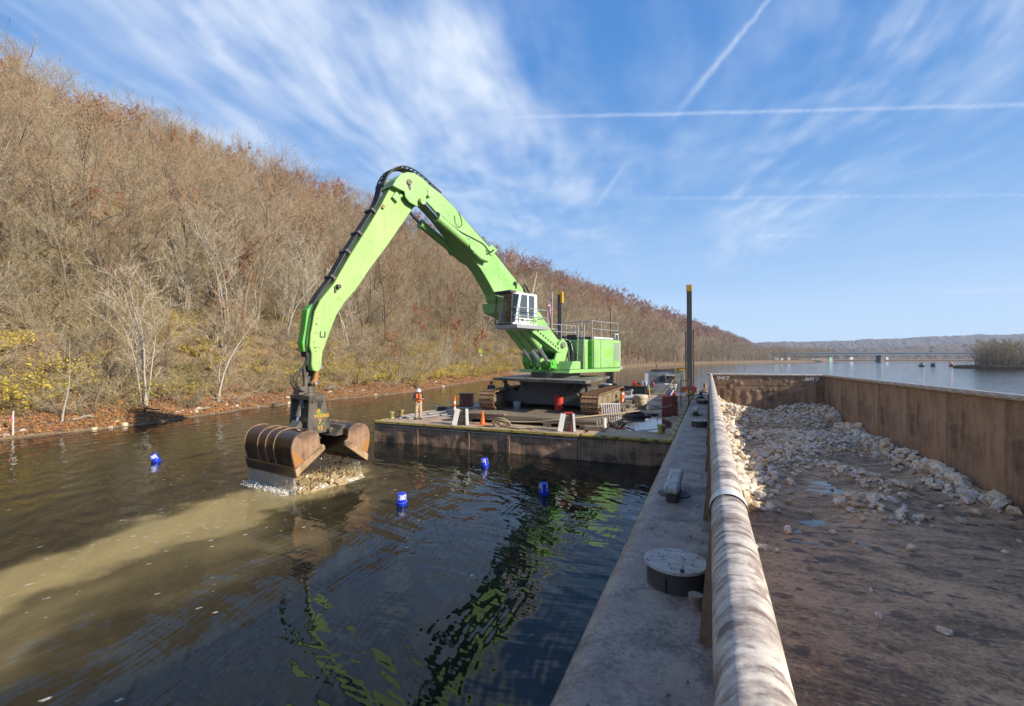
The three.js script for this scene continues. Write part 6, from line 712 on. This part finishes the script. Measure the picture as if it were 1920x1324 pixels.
function makePerson(o, c) {
  // faces +z, feet at y = 0
  const sh = 0.19, Ls = [-sh, 1.42, -0.01], Rs = [sh, 1.42, -0.01], Le = c.elbowL, Re = c.elbowR, Lw = c.wristL, Rw = c.wristR, hl = 0.095;
  const legs = [[[-hl, 0.93, 0], [-hl - 0.02, 0.5, 0.02], 0.092, 0.062], [[-hl - 0.02, 0.5, 0.02], [-hl - 0.03, 0.09, -0.02], 0.06, 0.042], [[hl, 0.93, 0], [hl + 0.02, 0.5, 0.02], 0.092, 0.062], [[hl + 0.02, 0.5, 0.02], [hl + 0.03, 0.09, -0.02], 0.06, 0.042]];
  const torso = [[[-0.05, 0.95, 0], [0.05, 0.95, 0], 0.125, 0.125], [[0, 0.98, 0], [0, 1.2, 0], 0.135, 0.14], [[-0.06, 1.28, 0], [0.06, 1.28, 0], 0.135, 0.135], [[-0.14, 1.4, -0.01], [0.14, 1.4, -0.01], 0.075, 0.075]];
  const arms = [[Ls, Le, 0.058, 0.044], [Le, Lw, 0.043, 0.029], [Rs, Re, 0.058, 0.044], [Re, Rw, 0.043, 0.029]];
  const hx = c.head, head = [[[0, 1.45, -0.01], [hx[0] * 0.5, 1.52, hx[2] * 0.4], 0.058, 0.055], [[hx[0], hx[1], hx[2]], [hx[0], hx[1] + 0.075, hx[2] - 0.012], 0.082, 0.096], [[hx[0], hx[1] - 0.05, hx[2] + 0.045], [hx[0], hx[1] - 0.02, hx[2] + 0.03], 0.045, 0.06], [[hx[0], hx[1] + 0.03, hx[2] + 0.098], [hx[0], hx[1] - 0.005, hx[2] + 0.115], 0.012, 0.017], [[hx[0] - 0.094, hx[1] + 0.03, hx[2]], [hx[0] - 0.094, hx[1] - 0.02, hx[2] + 0.01], 0.018, 0.012], [[hx[0] + 0.094, hx[1] + 0.03, hx[2]], [hx[0] + 0.094, hx[1] - 0.02, hx[2] + 0.01], 0.018, 0.012]];
  const feet = [[[-hl - 0.03, 0.055, -0.05], [-hl - 0.05, 0.04, 0.14], 0.05, 0.038], [[hl + 0.03, 0.055, -0.05], [hl + 0.05, 0.04, 0.14], 0.05, 0.038]];
  const body = [fieldMesh(0, 0.92, 0, 2.0, 120, capsules([...legs, ...torso, ...arms, ...head, ...feet], 0.05))];
  for (const [w, e, s] of [[Lw, Le, -1], [Rw, Re, 1]]) body.push(fieldMesh((w[0] + 0.1 * c.handDir[s < 0 ? 0 : 1][0]), w[1] + 0.1 * c.handDir[s < 0 ? 0 : 1][1], w[2] + 0.1 * c.handDir[s < 0 ? 0 : 1][2], 0.34, 84, capsules(hand(w, c.handDir[s < 0 ? 0 : 1], s), 0.012)));
  part('body', body, c.skin, o);
  part('shirt', fieldMesh(0, 1.2, 0, 1.1, 84, (() => { const f = capsules([...torso, [Ls, Le, 0.06, 0.047], [Rs, Re, 0.06, 0.047], ...(c.longSleeve ? [[Le, Lw, 0.046, 0.034], [Re, Rw, 0.046, 0.034]] : [])], 0.05, 0.014); return (x, y, z) => Math.max(f(x, y, z), 0.94 - y, y - 1.5); })()), c.shirt, o);
  part('trousers', fieldMesh(0, 0.55, 0, 1.2, 92, (() => { const f = capsules([...legs, torso[0]], 0.06, 0.022); return (x, y, z) => Math.max(f(x, y, z), 0.07 - y, y - 1.02); })()), c.trousers, o);
  if (c.vest) part('life_vest', fieldMesh(0, 1.25, 0, 0.9, 76, (() => { const f = capsules(torso, 0.05, 0.04); return (x, y, z) => Math.max(f(x, y, z), 1.04 - y, y - 1.46, Math.abs(x) < 0.05 && y > 1.38 ? 0.1 : -1, y > 1.2 ? Math.abs(Math.abs(x) - 0.1) - 0.055 : Math.abs(x) - 0.2); })()), c.vest, o);
  if (c.stripes) for (const x of [-0.09, 0.09]) part('reflective_strap', bar([x, 1.46, -0.135], [x, 1.2, -0.165], 0.05, 0.012), mats.reflective, o);
  for (const s of [-1, 1]) part('boot', fieldMesh(s * (hl + 0.04), 0.1, 0.04, 0.42, 40, (() => { const f = capsules([feet[s < 0 ? 0 : 1], [[s * (hl + 0.03), 0.2, -0.03], [s * (hl + 0.03), 0.06, -0.04], 0.05, 0.052]], 0.03, 0.012); return (x, y, z) => Math.max(f(x, y, z), -y, y - 0.2); })()), mats.dark, o);
  for (const s of [-1, 1]) part('eye', new THREE.SphereGeometry(0.011, 8, 6).translate(hx[0] + s * 0.034, hx[1] + 0.03, hx[2] + 0.086), mats.black, o);
  part('mouth', rb(0.045, 0.008, 0.01, hx[0], hx[1] - 0.045, hx[2] + 0.088, 0.003), flat(0.25, 0.07, 0.05, 0.6), o);
  return hx;
}
{
  const skin = flat(0.36, 0.2, 0.13, 0.55);
  const p = onDeck('person', 'person in white hard hat, orange life vest and tan trousers looking at a handheld device', 'person', -15.25, 21.65, R(23.5) + 0.35);
  const h = makePerson(p, { head: [0, 1.585, 0.075], elbowL: [-0.27, 1.15, 0.03], elbowR: [0.27, 1.15, 0.03], wristL: [-0.1, 1.2, 0.24], wristR: [0.1, 1.2, 0.24], handDir: [[0.5, 0.25, 0.25], [-0.5, 0.25, 0.25]], skin, shirt: flat(0.018, 0.02, 0.035, 0.9), trousers: flat(0.38, 0.29, 0.19, 0.9), vest: flat(0.80, 0.14, 0.012, 0.7) });
  part('hard_hat', [plain(new THREE.SphereGeometry(0.135, 22, 12, 0, 6.2832, 0, 1.5).scale(1, 1, 1.18).rotateX(0.28).translate(h[0], h[1] + 0.05, h[2] - 0.01)), plain(new THREE.CylinderGeometry(0.15, 0.155, 0.014, 24).scale(1, 1, 1.25).rotateX(0.28).translate(h[0], h[1] + 0.06, h[2] + 0.02)), bx(0.02, 0.02, 0.2, h[0], h[1] + 0.182, h[2] - 0.01)], mats.white, p);
  part('handheld_device', rb(0.16, 0.02, 0.1, 0, 1.29, 0.33, 0.006), mats.black, p); part('vest_buckle', bx(0.05, 0.04, 0.02, 0, 1.1, 0.185), mats.black, p);
  const q = onDeck('person', 'person seen from behind in red beanie and dark jacket beyond the left track', 'person', -15.0, 30.6, R(180) + 0.3);
  const k = makePerson(q, { head: [0, 1.6, 0.03], elbowL: [-0.27, 1.14, 0.02], elbowR: [0.27, 1.14, 0.02], wristL: [-0.22, 0.95, 0.16], wristR: [0.22, 0.95, 0.16], handDir: [[0.3, -0.2, 0.5], [-0.3, -0.2, 0.5]], skin, longSleeve: true, shirt: flat(0.012, 0.014, 0.028, 0.9), trousers: flat(0.03, 0.035, 0.06, 0.9), vest: flat(0.012, 0.014, 0.03, 0.8), stripes: true });
  part('beanie', plain(new THREE.SphereGeometry(0.118, 18, 12, 0, 6.2832, 0, 1.75).scale(1, 1.12, 1.1).translate(k[0], k[1] + 0.05, k[2] - 0.01)), flat(0.24, 0.015, 0.025, 0.95), q);
}
// ---------------------------------------------------------------- floating buckets, splash, bank details, bridge, boats
{
  const cv = document.createElement('canvas'); cv.width = 512; cv.height = 256; const g = cv.getContext('2d'); g.fillStyle = '#0b2fb4'; g.fillRect(0, 0, 512, 256);
  const logo = (x) => { g.save(); g.translate(x, 128); g.rotate(Math.PI); g.strokeStyle = '#eef2fb'; g.lineWidth = 7; g.beginPath(); g.moveTo(-84, 46); g.lineTo(-84, -34); g.lineTo(0, -66); g.lineTo(84, -34); g.lineTo(84, 46); g.closePath(); g.stroke(); g.fillStyle = '#eef2fb'; g.font = 'bold 44px sans-serif'; g.textAlign = 'center'; g.fillText("LOWE'S", 0, 26); g.restore(); }; logo(128); logo(384);
  const t = new THREE.CanvasTexture(cv); t.colorSpace = THREE.SRGBColorSpace; const m = std({ map: t, roughness: 0.35 });
  const pts = [[0.145, -0.12], [0.15, 0.04], [0.142, 0.05], [0.132, 0.26], [0.126, 0.275], [0, 0.275]];
  for (const [X, Z, lean, az, spin, label] of [[-15.86, 20.25, 0.42, 0.9, 1.0, 'tilted blue bucket floating furthest left near the bank'], [-3.47, 14.3, 0.1, 1.6, 0.35, 'blue bucket floating nearest to the grab plume, in sunlight'], [-1.15, 19.3, 0.12, 0.2, 0.7, 'blue bucket floating close in front of the work barge'], [1.08, 15.45, 0.05, 0, 0.1, 'blue bucket floating in the shadow of the hopper barge']]) {
    const o = thing('floating_bucket', label, 'bucket', W(X, 0.06, Z), 0, 'blue floating buckets'); o.rotation.set(0, az, 0); const b = part('bucket_shell', new THREE.LatheGeometry(pts.map(([x, y]) => new THREE.Vector2(x, y)), 32).rotateY(spin), m, o); b.rotation.z = lean; const r = part('bucket_rim', new THREE.TorusGeometry(0.152, 0.009, 8, 32).rotateX(Math.PI / 2).translate(0, 0.035, 0), mats.blue, o); r.rotation.z = lean; o.scale.setScalar(1.12);
  }
}
{ // water falling from the grab, churned foam and spray
  const rnd = rng(31), foamM = flat(0.6, 0.57, 0.5, 0.8), siltM = flat(0.36, 0.26, 0.135, 0.6);
  const G = new THREE.Group(); G.name = 'splash'; tag(G, 'tan and white splash under the open grab', 'splash', null, 'stuff'); G.position.copy(W(-7.7, 0, 17.3)); G.rotation.y = Math.atan2(0.848, 0.53); scene.add(G);
  const lump = (cx, cz, a, b, h, seed) => { const g = new THREE.SphereGeometry(1, 96, 40), p = g.attributes.position; for (let i = 0; i < p.count; i++) { const x = p.getX(i), y = p.getY(i), z = p.getZ(i), k = 0.5 + 0.8 * fbm(x * 3 + seed, z * 3 + y * 3, seed, 4) + 0.5 * (fbm(x * 11 + seed, z * 11 + y * 5, seed + 3, 3) - 0.5), j = 0.25 + 2.6 * Math.pow(fbm(x * 8 + seed, z * 8, seed + 9, 3), 2.2); p.setXYZ(i, cx + x * a * k, Math.max(-0.05, y * h * j), cz + z * b * k); } g.computeVertexNormals(); return plain(g); };
  part('churned_water', [lump(-0.6, 1.2, 0.75, 0.45, 0.13, 3), lump(0.15, 1.15, 0.85, 0.5, 0.2, 7), lump(0.9, 0.95, 0.65, 0.6, 0.16, 11), lump(-0.1, 0.3, 1.0, 0.9, 0.16, 15)], flat(0.32, 0.235, 0.13, 0.25), G); part('white_water', [lump(-0.5, 1.42, 0.7, 0.16, 0.06, 23), lump(0.5, 1.46, 0.6, 0.14, 0.07, 27), lump(1.25, 1.05, 0.2, 0.5, 0.07, 31), lump(-1.55, -0.3, 0.13, 1.2, 0.07, 35)], foamM, G);
  const drop = new THREE.IcosahedronGeometry(1, 0), M = new THREE.Matrix4(), Q = new THREE.Quaternion(); const scatter = (name, n, mat, f) => { const im = new THREE.InstancedMesh(drop, mat, n); im.name = name; for (let i = 0; i < n; i++) { const [x, y, z, sx, sy = sx] = f(); im.setMatrixAt(i, M.compose(new THREE.Vector3(x, y, z), Q, new THREE.Vector3(sx, sy, sx))); } G.add(im); };
  scatter('foam_beads', 7000, foamM, () => { const k = rnd(); if (k < 0.45) { const z = -1.5 + 2.7 * rnd(); return [-1.58 + 0.34 * (rnd() - 0.5) * (0.4 + rnd()), 0.15 * Math.pow(rnd(), 2.4), z, 0.005 + 0.02 * Math.pow(rnd(), 3)]; } const a = rnd() * 6.2832, q = 0.85 + 0.3 * (rnd() - 0.5); return [0.15 + Math.cos(a) * 1.45 * q, 0.1 * Math.pow(rnd(), 3), 0.95 + Math.sin(a) * 0.62 * q, 0.004 + 0.018 * Math.pow(rnd(), 3)]; });
  scatter('silt_spray', 4200, siltM, () => { const x = -0.95 + 2.2 * rnd(), z = 0.3 + 1.25 * rnd(), y = 0.04 + 0.42 * Math.pow(rnd(), 3), s = 0.004 + 0.013 * Math.pow(rnd(), 3); return [x, y, z, s, s * 1.6]; });
  scatter('falling_drops', 1500, flat(0.42, 0.4, 0.36, 0.3), () => { const z = -1.45 + 2.9 * rnd(), y = 0.62 * rnd(); return [-1.5 + 0.05 * (rnd() - 0.5), y, z, 0.0035 + 0.003 * rnd(), 0.03 + 0.09 * rnd()]; });
  scatter('curtain_drops', 500, foamM, () => [1.2 + 0.05 * (rnd() - 0.5), 0.62 * rnd(), 1.45 - 2.8 * rnd(), 0.003 + 0.005 * rnd(), 0.012 + 0.04 * rnd()]);
  const lumps = new THREE.InstancedMesh(boxUV(new THREE.DodecahedronGeometry(0.5, 0), 1.5), mats.grabShell, 60); lumps.name = 'falling_stones_mass'; for (let i = 0; i < 60; i++) { const s = 0.04 + 0.1 * Math.pow(rnd(), 2); lumps.setMatrixAt(i, M.compose(new THREE.Vector3(-0.1 + 1.25 * rnd(), 0.4 + 0.6 * rnd(), 0.3 + 1.1 * rnd()), new THREE.Quaternion().setFromEuler(new THREE.Euler(rnd() * 6, rnd() * 6, rnd() * 6)), new THREE.Vector3(s, s * 0.8, s * 0.9))); } G.add(lumps);
}
{ // things on the bank
  const bank = (r, dq) => { const q = shoreQ(r) + dq, [X, Z] = fromRQ(r, q); return W(X, ground(r, q), Z); };
  const stake = thing('survey_stake', 'white survey stake with pink ribbon at the water edge', 'stake', bank(7.0, 0.35)); part('stake_post', bx(0.05, 1.5, 0.05, 0, 0.65, 0), mats.white, stake); part('ribbon', bx(0.06, 0.3, 0.02, -0.03, 0.95, 0.03, 0, 0, 0.1), flat(0.8, 0.1, 0.3, 0.7), stake);
  const log = (r, dq, len, rad, turn, tilt, label, mat) => { const o = thing('drift_log', label, 'log', bank(r, dq).add(new THREE.Vector3(0, rad * 0.7, 0)), turn), r_ = rng(Math.floor(r * 10) + 900), pts = []; for (let i = 0; i <= 6; i++) pts.push(new THREE.Vector3((i / 6 - 0.5) * len, Math.sin(tilt) * (i / 6 - 0.5) * len + (r_() - 0.5) * rad, (r_() - 0.5) * rad * 2)); const T = new Tri(); T.limb(pts, pts.map((_, i) => rad * (1 - 0.6 * i / 6)), 8); part('log_trunk', T.geo(), mat, o); const B = new Tri(); for (let k = 0; k < 5; k++) { const b = pts[2 + (k % 4)]; B.limb([b, b.clone().add(new THREE.Vector3((r_() - 0.3) * len * 0.2, r_() * len * 0.18, (r_() - 0.5) * len * 0.3))], [rad * 0.3, rad * 0.08], 4); } part('log_branches', B.geo(), mat, o); };
  log(10.2, 1.6, 1.5, 0.13, 0.5, 0.2, 'short barkless pale log lying on the leafy beach', barkMat.pale); log(5.6, 0.9, 2.6, 0.07, -0.35, 0.02, 'thin pale driftwood pole left of the white stake', barkMat.pale); log(14.2, 2.2, 5.2, 0.1, -0.6, 0.03, 'long dark drift log half in shadow on the beach', barkMat.dark); log(17.6, 1.2, 2.2, 0.09, 0.4, 0.1, 'pale drift log below the birch clump', barkMat.pale); log(25.2, 0.4, 3.0, 0.12, -0.8, -0.04, 'bleached log behind the grab top', barkMat.pale); log(28.5, -0.1, 2.6, 0.1, -0.7, 0, 'half-sunk log at the waterline right of the grab', barkMat.pale); log(33, 2.4, 4.0, 0.1, -0.3, 0.2, 'tangled grey root wad on the bank behind the arm', barkMat.pale); log(62, 1.5, 5, 0.1, -0.9, 0, 'grey fallen trunk on the beach beyond the work barge', barkMat.grey);
  // stones on the beach
  const rnd = rng(66), forms = [0, 1, 2].map((i) => { const k = rng(70 + i), p = []; for (let j = 0; j < 14; j++) p.push(new THREE.Vector3(k() - 0.5, (k() - 0.5) * 0.6, k() - 0.5).normalize().multiply(new THREE.Vector3(0.5, 0.3, 0.42))); return boxUV(new ConvexGeometry(p), 1.5); });
  for (let i = 0; i < 46; i++) { const r = 2 + 60 * Math.pow(rnd(), 1.5), m = part(numbered('beach_stone'), forms[i % 3], mats.stone[[2, 4][i % 2]], scene); tag(m, 'flat grey stone on the leafy beach by the water', 'stone', 'stones on the beach'); m.position.copy(bank(r, 0.1 + 1.9 * rnd())); m.rotation.set(rnd() * 0.4, rnd() * 6, rnd() * 0.4); m.scale.setScalar(0.25 + 0.5 * rnd()); }
  // trees and shrubs that stand out by the shore
  const special = (name, label, kind, v, r, dq, s, turn, bark, twig) => { const g = KIND[kind][v], o = thing(name, label, 'tree', bank(r, dq), turn); part('trunk', g.trunk, barkMat[bark], o); part('crown', g.crown, twigMat[twig], o); o.scale.setScalar(s); };
  special('pale_barked_tree', 'lone young pale tree standing on the beach right of the white stake', 'pale', 0, 9.4, 1.7, 0.42, 1, 'pale', 'pale'); special('pale_barked_tree', 'tall pale multi-stemmed tree behind the dark tangle on the beach', 'pale', 1, 14.6, 3.0, 0.78, 2.2, 'pale', 'pale'); special('pale_barked_tree', 'white twin-stemmed tree on the beach left of the grab', 'pale', 2, 20.4, 2.4, 0.72, 0.4, 'pale', 'pale'); special('pale_barked_tree', 'pale leaning tree at the left edge of the picture', 'pale', 2, 4.6, 6.5, 0.85, 3.9, 'pale', 'pale'); special('pale_barked_tree', 'white forked tree on the slope seen under the boom', 'pale', 1, 62, 26, 0.95, 0.9, 'pale', 'pale'); special('pale_barked_tree', 'white tall tree on the slope right of the arm', 'pale', 0, 46, 24, 1.0, 2.9, 'pale', 'pale');
  const bush = (label, v, r, dq, s, leaf) => { const g = BUSH.yellow[v], o = thing('yellow_shrub', label, 'shrub', bank(r, dq), r); part('stems', g.wood, twigMat.brown, o); part('foliage', g.leaves, leafMat[leaf], o); o.scale.set(s * 1.15, s, s * 1.15); };
  bush('large bright yellow shrub on the left bank above the stake', 0, 9.2, 6.2, 1.5, 'yellow'); bush('yellow-green shrub low on the left bank', 1, 8.2, 4.0, 1.15, 'yellow'); bush('bright yellow shrub at the left picture edge', 1, 4.0, 8.6, 1.4, 'yellow'); bush('yellow shrub behind the multi-stemmed tree', 0, 16.0, 4.4, 1.0, 'yellow'); bush('yellow shrub between the beach tree and the grab', 1, 19.2, 4.6, 0.95, 'yellow'); bush('small yellow shrub right of the arm tip', 0, 44, 4.6, 1.0, 'yellow'); bush('yellow shrub at the foot of the slope beyond the person', 1, 51, 3.0, 1.0, 'yellow'); bush('yellow low shrub at the waterline behind the person', 0, 48, 1.3, 0.7, 'yellow'); bush('yellow shrub part way up the left slope', 0, 12.5, 10, 1.2, 'yellow'); bush('olive yellow shrub below the arm elbow', 1, 36, 9, 1.25, 'olive'); bush('olive shrub on the bank near the arm tip', 0, 32, 5.2, 1.3, 'olive');
  const sg = thing('river_sign', 'small lime green square sign on a post left of the cab', 'sign', bank(96, 9)); part('sign_post', rod([0, 0, 0], [0, 3.6, 0], 0.06, 8), mats.galv, sg); part('sign_board', rb(1.3, 1.2, 0.05, 0, 3.6, 0.08, 0.03), mats.lime, sg); part('lower_plate', bx(0.7, 0.4, 0.04, 0.2, 2.5, 0.08), mats.white, sg);
}
{ // bridge far down the river
  const Z = 600, o = thing('road_bridge', 'long pale blue girder bridge across the far river', 'bridge', W(500, 0, Z), -0.06), blueM = flat(0.09, 0.15, 0.23, 0.6), conc = flat(0.2, 0.19, 0.18, 0.9);
  part('girder', [bx(330, 2.4, 1, 10, 10.2, 0), bx(330, 2.4, 1, 10, 10.2, -8)], blueM, o); part('deck', bx(332, 0.7, 11, 10, 11.8, -4), conc, o); part('parapet', [bx(330, 0.9, 0.3, 10, 12.6, 1.3), bx(330, 0.9, 0.3, 10, 12.6, -9.3)], flat(0.1, 0.12, 0.15, 0.7), o);
  for (const x of [-10, 160]) part('pier', [bx(3, 7.6, 9, x, 5, -4), bx(5, 1.4, 11, x, 8.6, -4), bx(4.5, 5, 10, x, 0, -4)], conc, o); part('haunch', slab([[-26, 9.1], [-14, 8.2], [-6, 8.2], [6, 9.1]], 0.8), blueM, o);
}
{ // dredging boats far off at the right
  const boat = (name, label, X, Z, f) => { const o = thing(name, label, 'boat', W(X, 0, Z), R(42), 'work boats at the far right bank'); f(o); o.scale.setScalar(0.68); };
  const wh = mats.white;
  boat('work_boat', 'white and grey work boat with a rusty mast, leftmost by the far right bank', 237, 262, (o) => { part('hull', slab([[-5, 0.9], [-4.6, -0.4], [4.6, -0.4], [5.4, 1.0]], 3.4, 0.1), mats.dark, o); part('cabin', rb(3.4, 1.9, 2.6, -2.2, 1.9, 0, 0.1), mats.galv, o); part('wheelhouse', rb(1.6, 2.6, 2.0, 1.6, 2.2, 0, 0.15), wh, o); part('window', bx(1.62, 0.6, 1.6, 1.6, 2.8, 0), mats.tint, o); part('mast', [rod([0, 1, 0], [0.3, 5.2, 0], 0.14), rod([0.3, 5.0, 0], [0.9, 3.4, 0], 0.08)], mats.orange, o); });
  boat('work_boat', 'blue work boat with a pale frame mast, middle of the far boats', 243.5, 262, (o) => { part('hull', slab([[-4.6, 0.9], [-4.2, -0.4], [5.4, -0.4], [6.0, 0.6]], 3.2, 0.1), mats.dark, o); part('cabin', rb(3.6, 1.7, 2.4, -1.6, 1.8, 0, 0.1), flat(0.03, 0.09, 0.25, 0.5), o); part('mast', [bx(0.3, 3.6, 0.3, 0.4, 3.2, 0.6), bx(0.3, 3.6, 0.3, 0.4, 3.2, -0.6), bx(0.3, 0.3, 1.5, 0.4, 4.9, 0), bx(1.4, 0.25, 0.3, 0.9, 4.9, 0)], mats.cream, o); part('winch', [rod([3.0, 1.2, -0.8], [3.0, 1.2, 0.8], 0.6, 14), rod([4.6, 0.9, -0.6], [4.6, 0.9, 0.6], 0.4, 14)], mats.dark, o); });
  boat('work_boat', 'small barge with red posts and a white buoy, rightmost of the far boats', 254, 262, (o) => { part('hull', slab([[-5, 0.6], [-5, -0.4], [5, -0.4], [5, 0.6]], 3.6, 0.1), mats.dark, o); for (const [x, z, h] of [[-3.4, -1, 5.2], [-3.4, 1, 5.0], [0.8, -1, 5.0], [2.6, 1, 5.1]]) part('post', rod([x, 0.4, z], [x, h, z], 0.12), mats.red, o); part('buoy', lathe([[0, 0.6], [0.9, 0.8], [0.7, 2.4], [0.15, 4.4], [0, 4.5]], 16).translate(1.7, 0, 0), wh, o); part('drum_pile', rb(2.2, 1.4, 1.8, 0.6, 1.2, 0, 0.2), mats.rust, o); });
  // far bank buildings and the lock wall left of the bridge
  const house = (X, Z, w, h, label, roof) => { const o = thing('riverside_building', label, 'building', W(X, 1.6, Z), 0.5, 'far riverside buildings'); part('wall', bx(w, h, w * 0.6, 0, h / 2, 0), wh, o); part('roof', slab([[-w / 2 - 0.4, h], [0, h + w * 0.22], [w / 2 + 0.4, h]], w * 0.66, 0.02), roof, o); for (let i = 0; i < 3; i++) part('window', bx(w * 0.14, h * 0.3, 0.1, -w * 0.3 + i * w * 0.3, h * 0.55, w * 0.3 + 0.02), mats.tint, o); };
  house(400, 690, 9, 4, 'white building at the tree line left of the bridge', mats.galv); house(412, 695, 7, 3.5, 'second white building beside the first, left of the bridge', mats.dark); house(425, 700, 8, 3.5, 'third white building nearest to the bridge end', mats.galv); house(640, 860, 12, 5, 'pale building behind the bridge pier', mats.dark); house(700, 850, 10, 4, 'pale building right of the bridge pier on the far bank', mats.galv);
  const lock = thing('lock_wall', 'long pale lock structure with row of posts left of the bridge pier', 'lock', W(432, 0, 650), 0.1); part('wall_base', bx(46, 1.4, 3, 0, 0.3, 0), mats.dark, lock); for (let i = 0; i < 12; i++) part('post', bx(0.7, 3.0, 0.7, -21 + i * 3.8, 2.2, 0), wh, lock); part('gate', bx(5, 7, 3, 26, 2.4, 0), flat(0.25, 0.42, 0.38, 0.7), lock); part('rail', bx(44, 0.3, 0.5, -1, 3.8, 0), wh, lock);
}
scene.fog = new THREE.FogExp2(0x9fb6d2, 0.0001);
scene.traverse((o) => { if (o.isMesh) o.castShadow = o.receiveShadow = true; });
renderer.render(scene, camera);
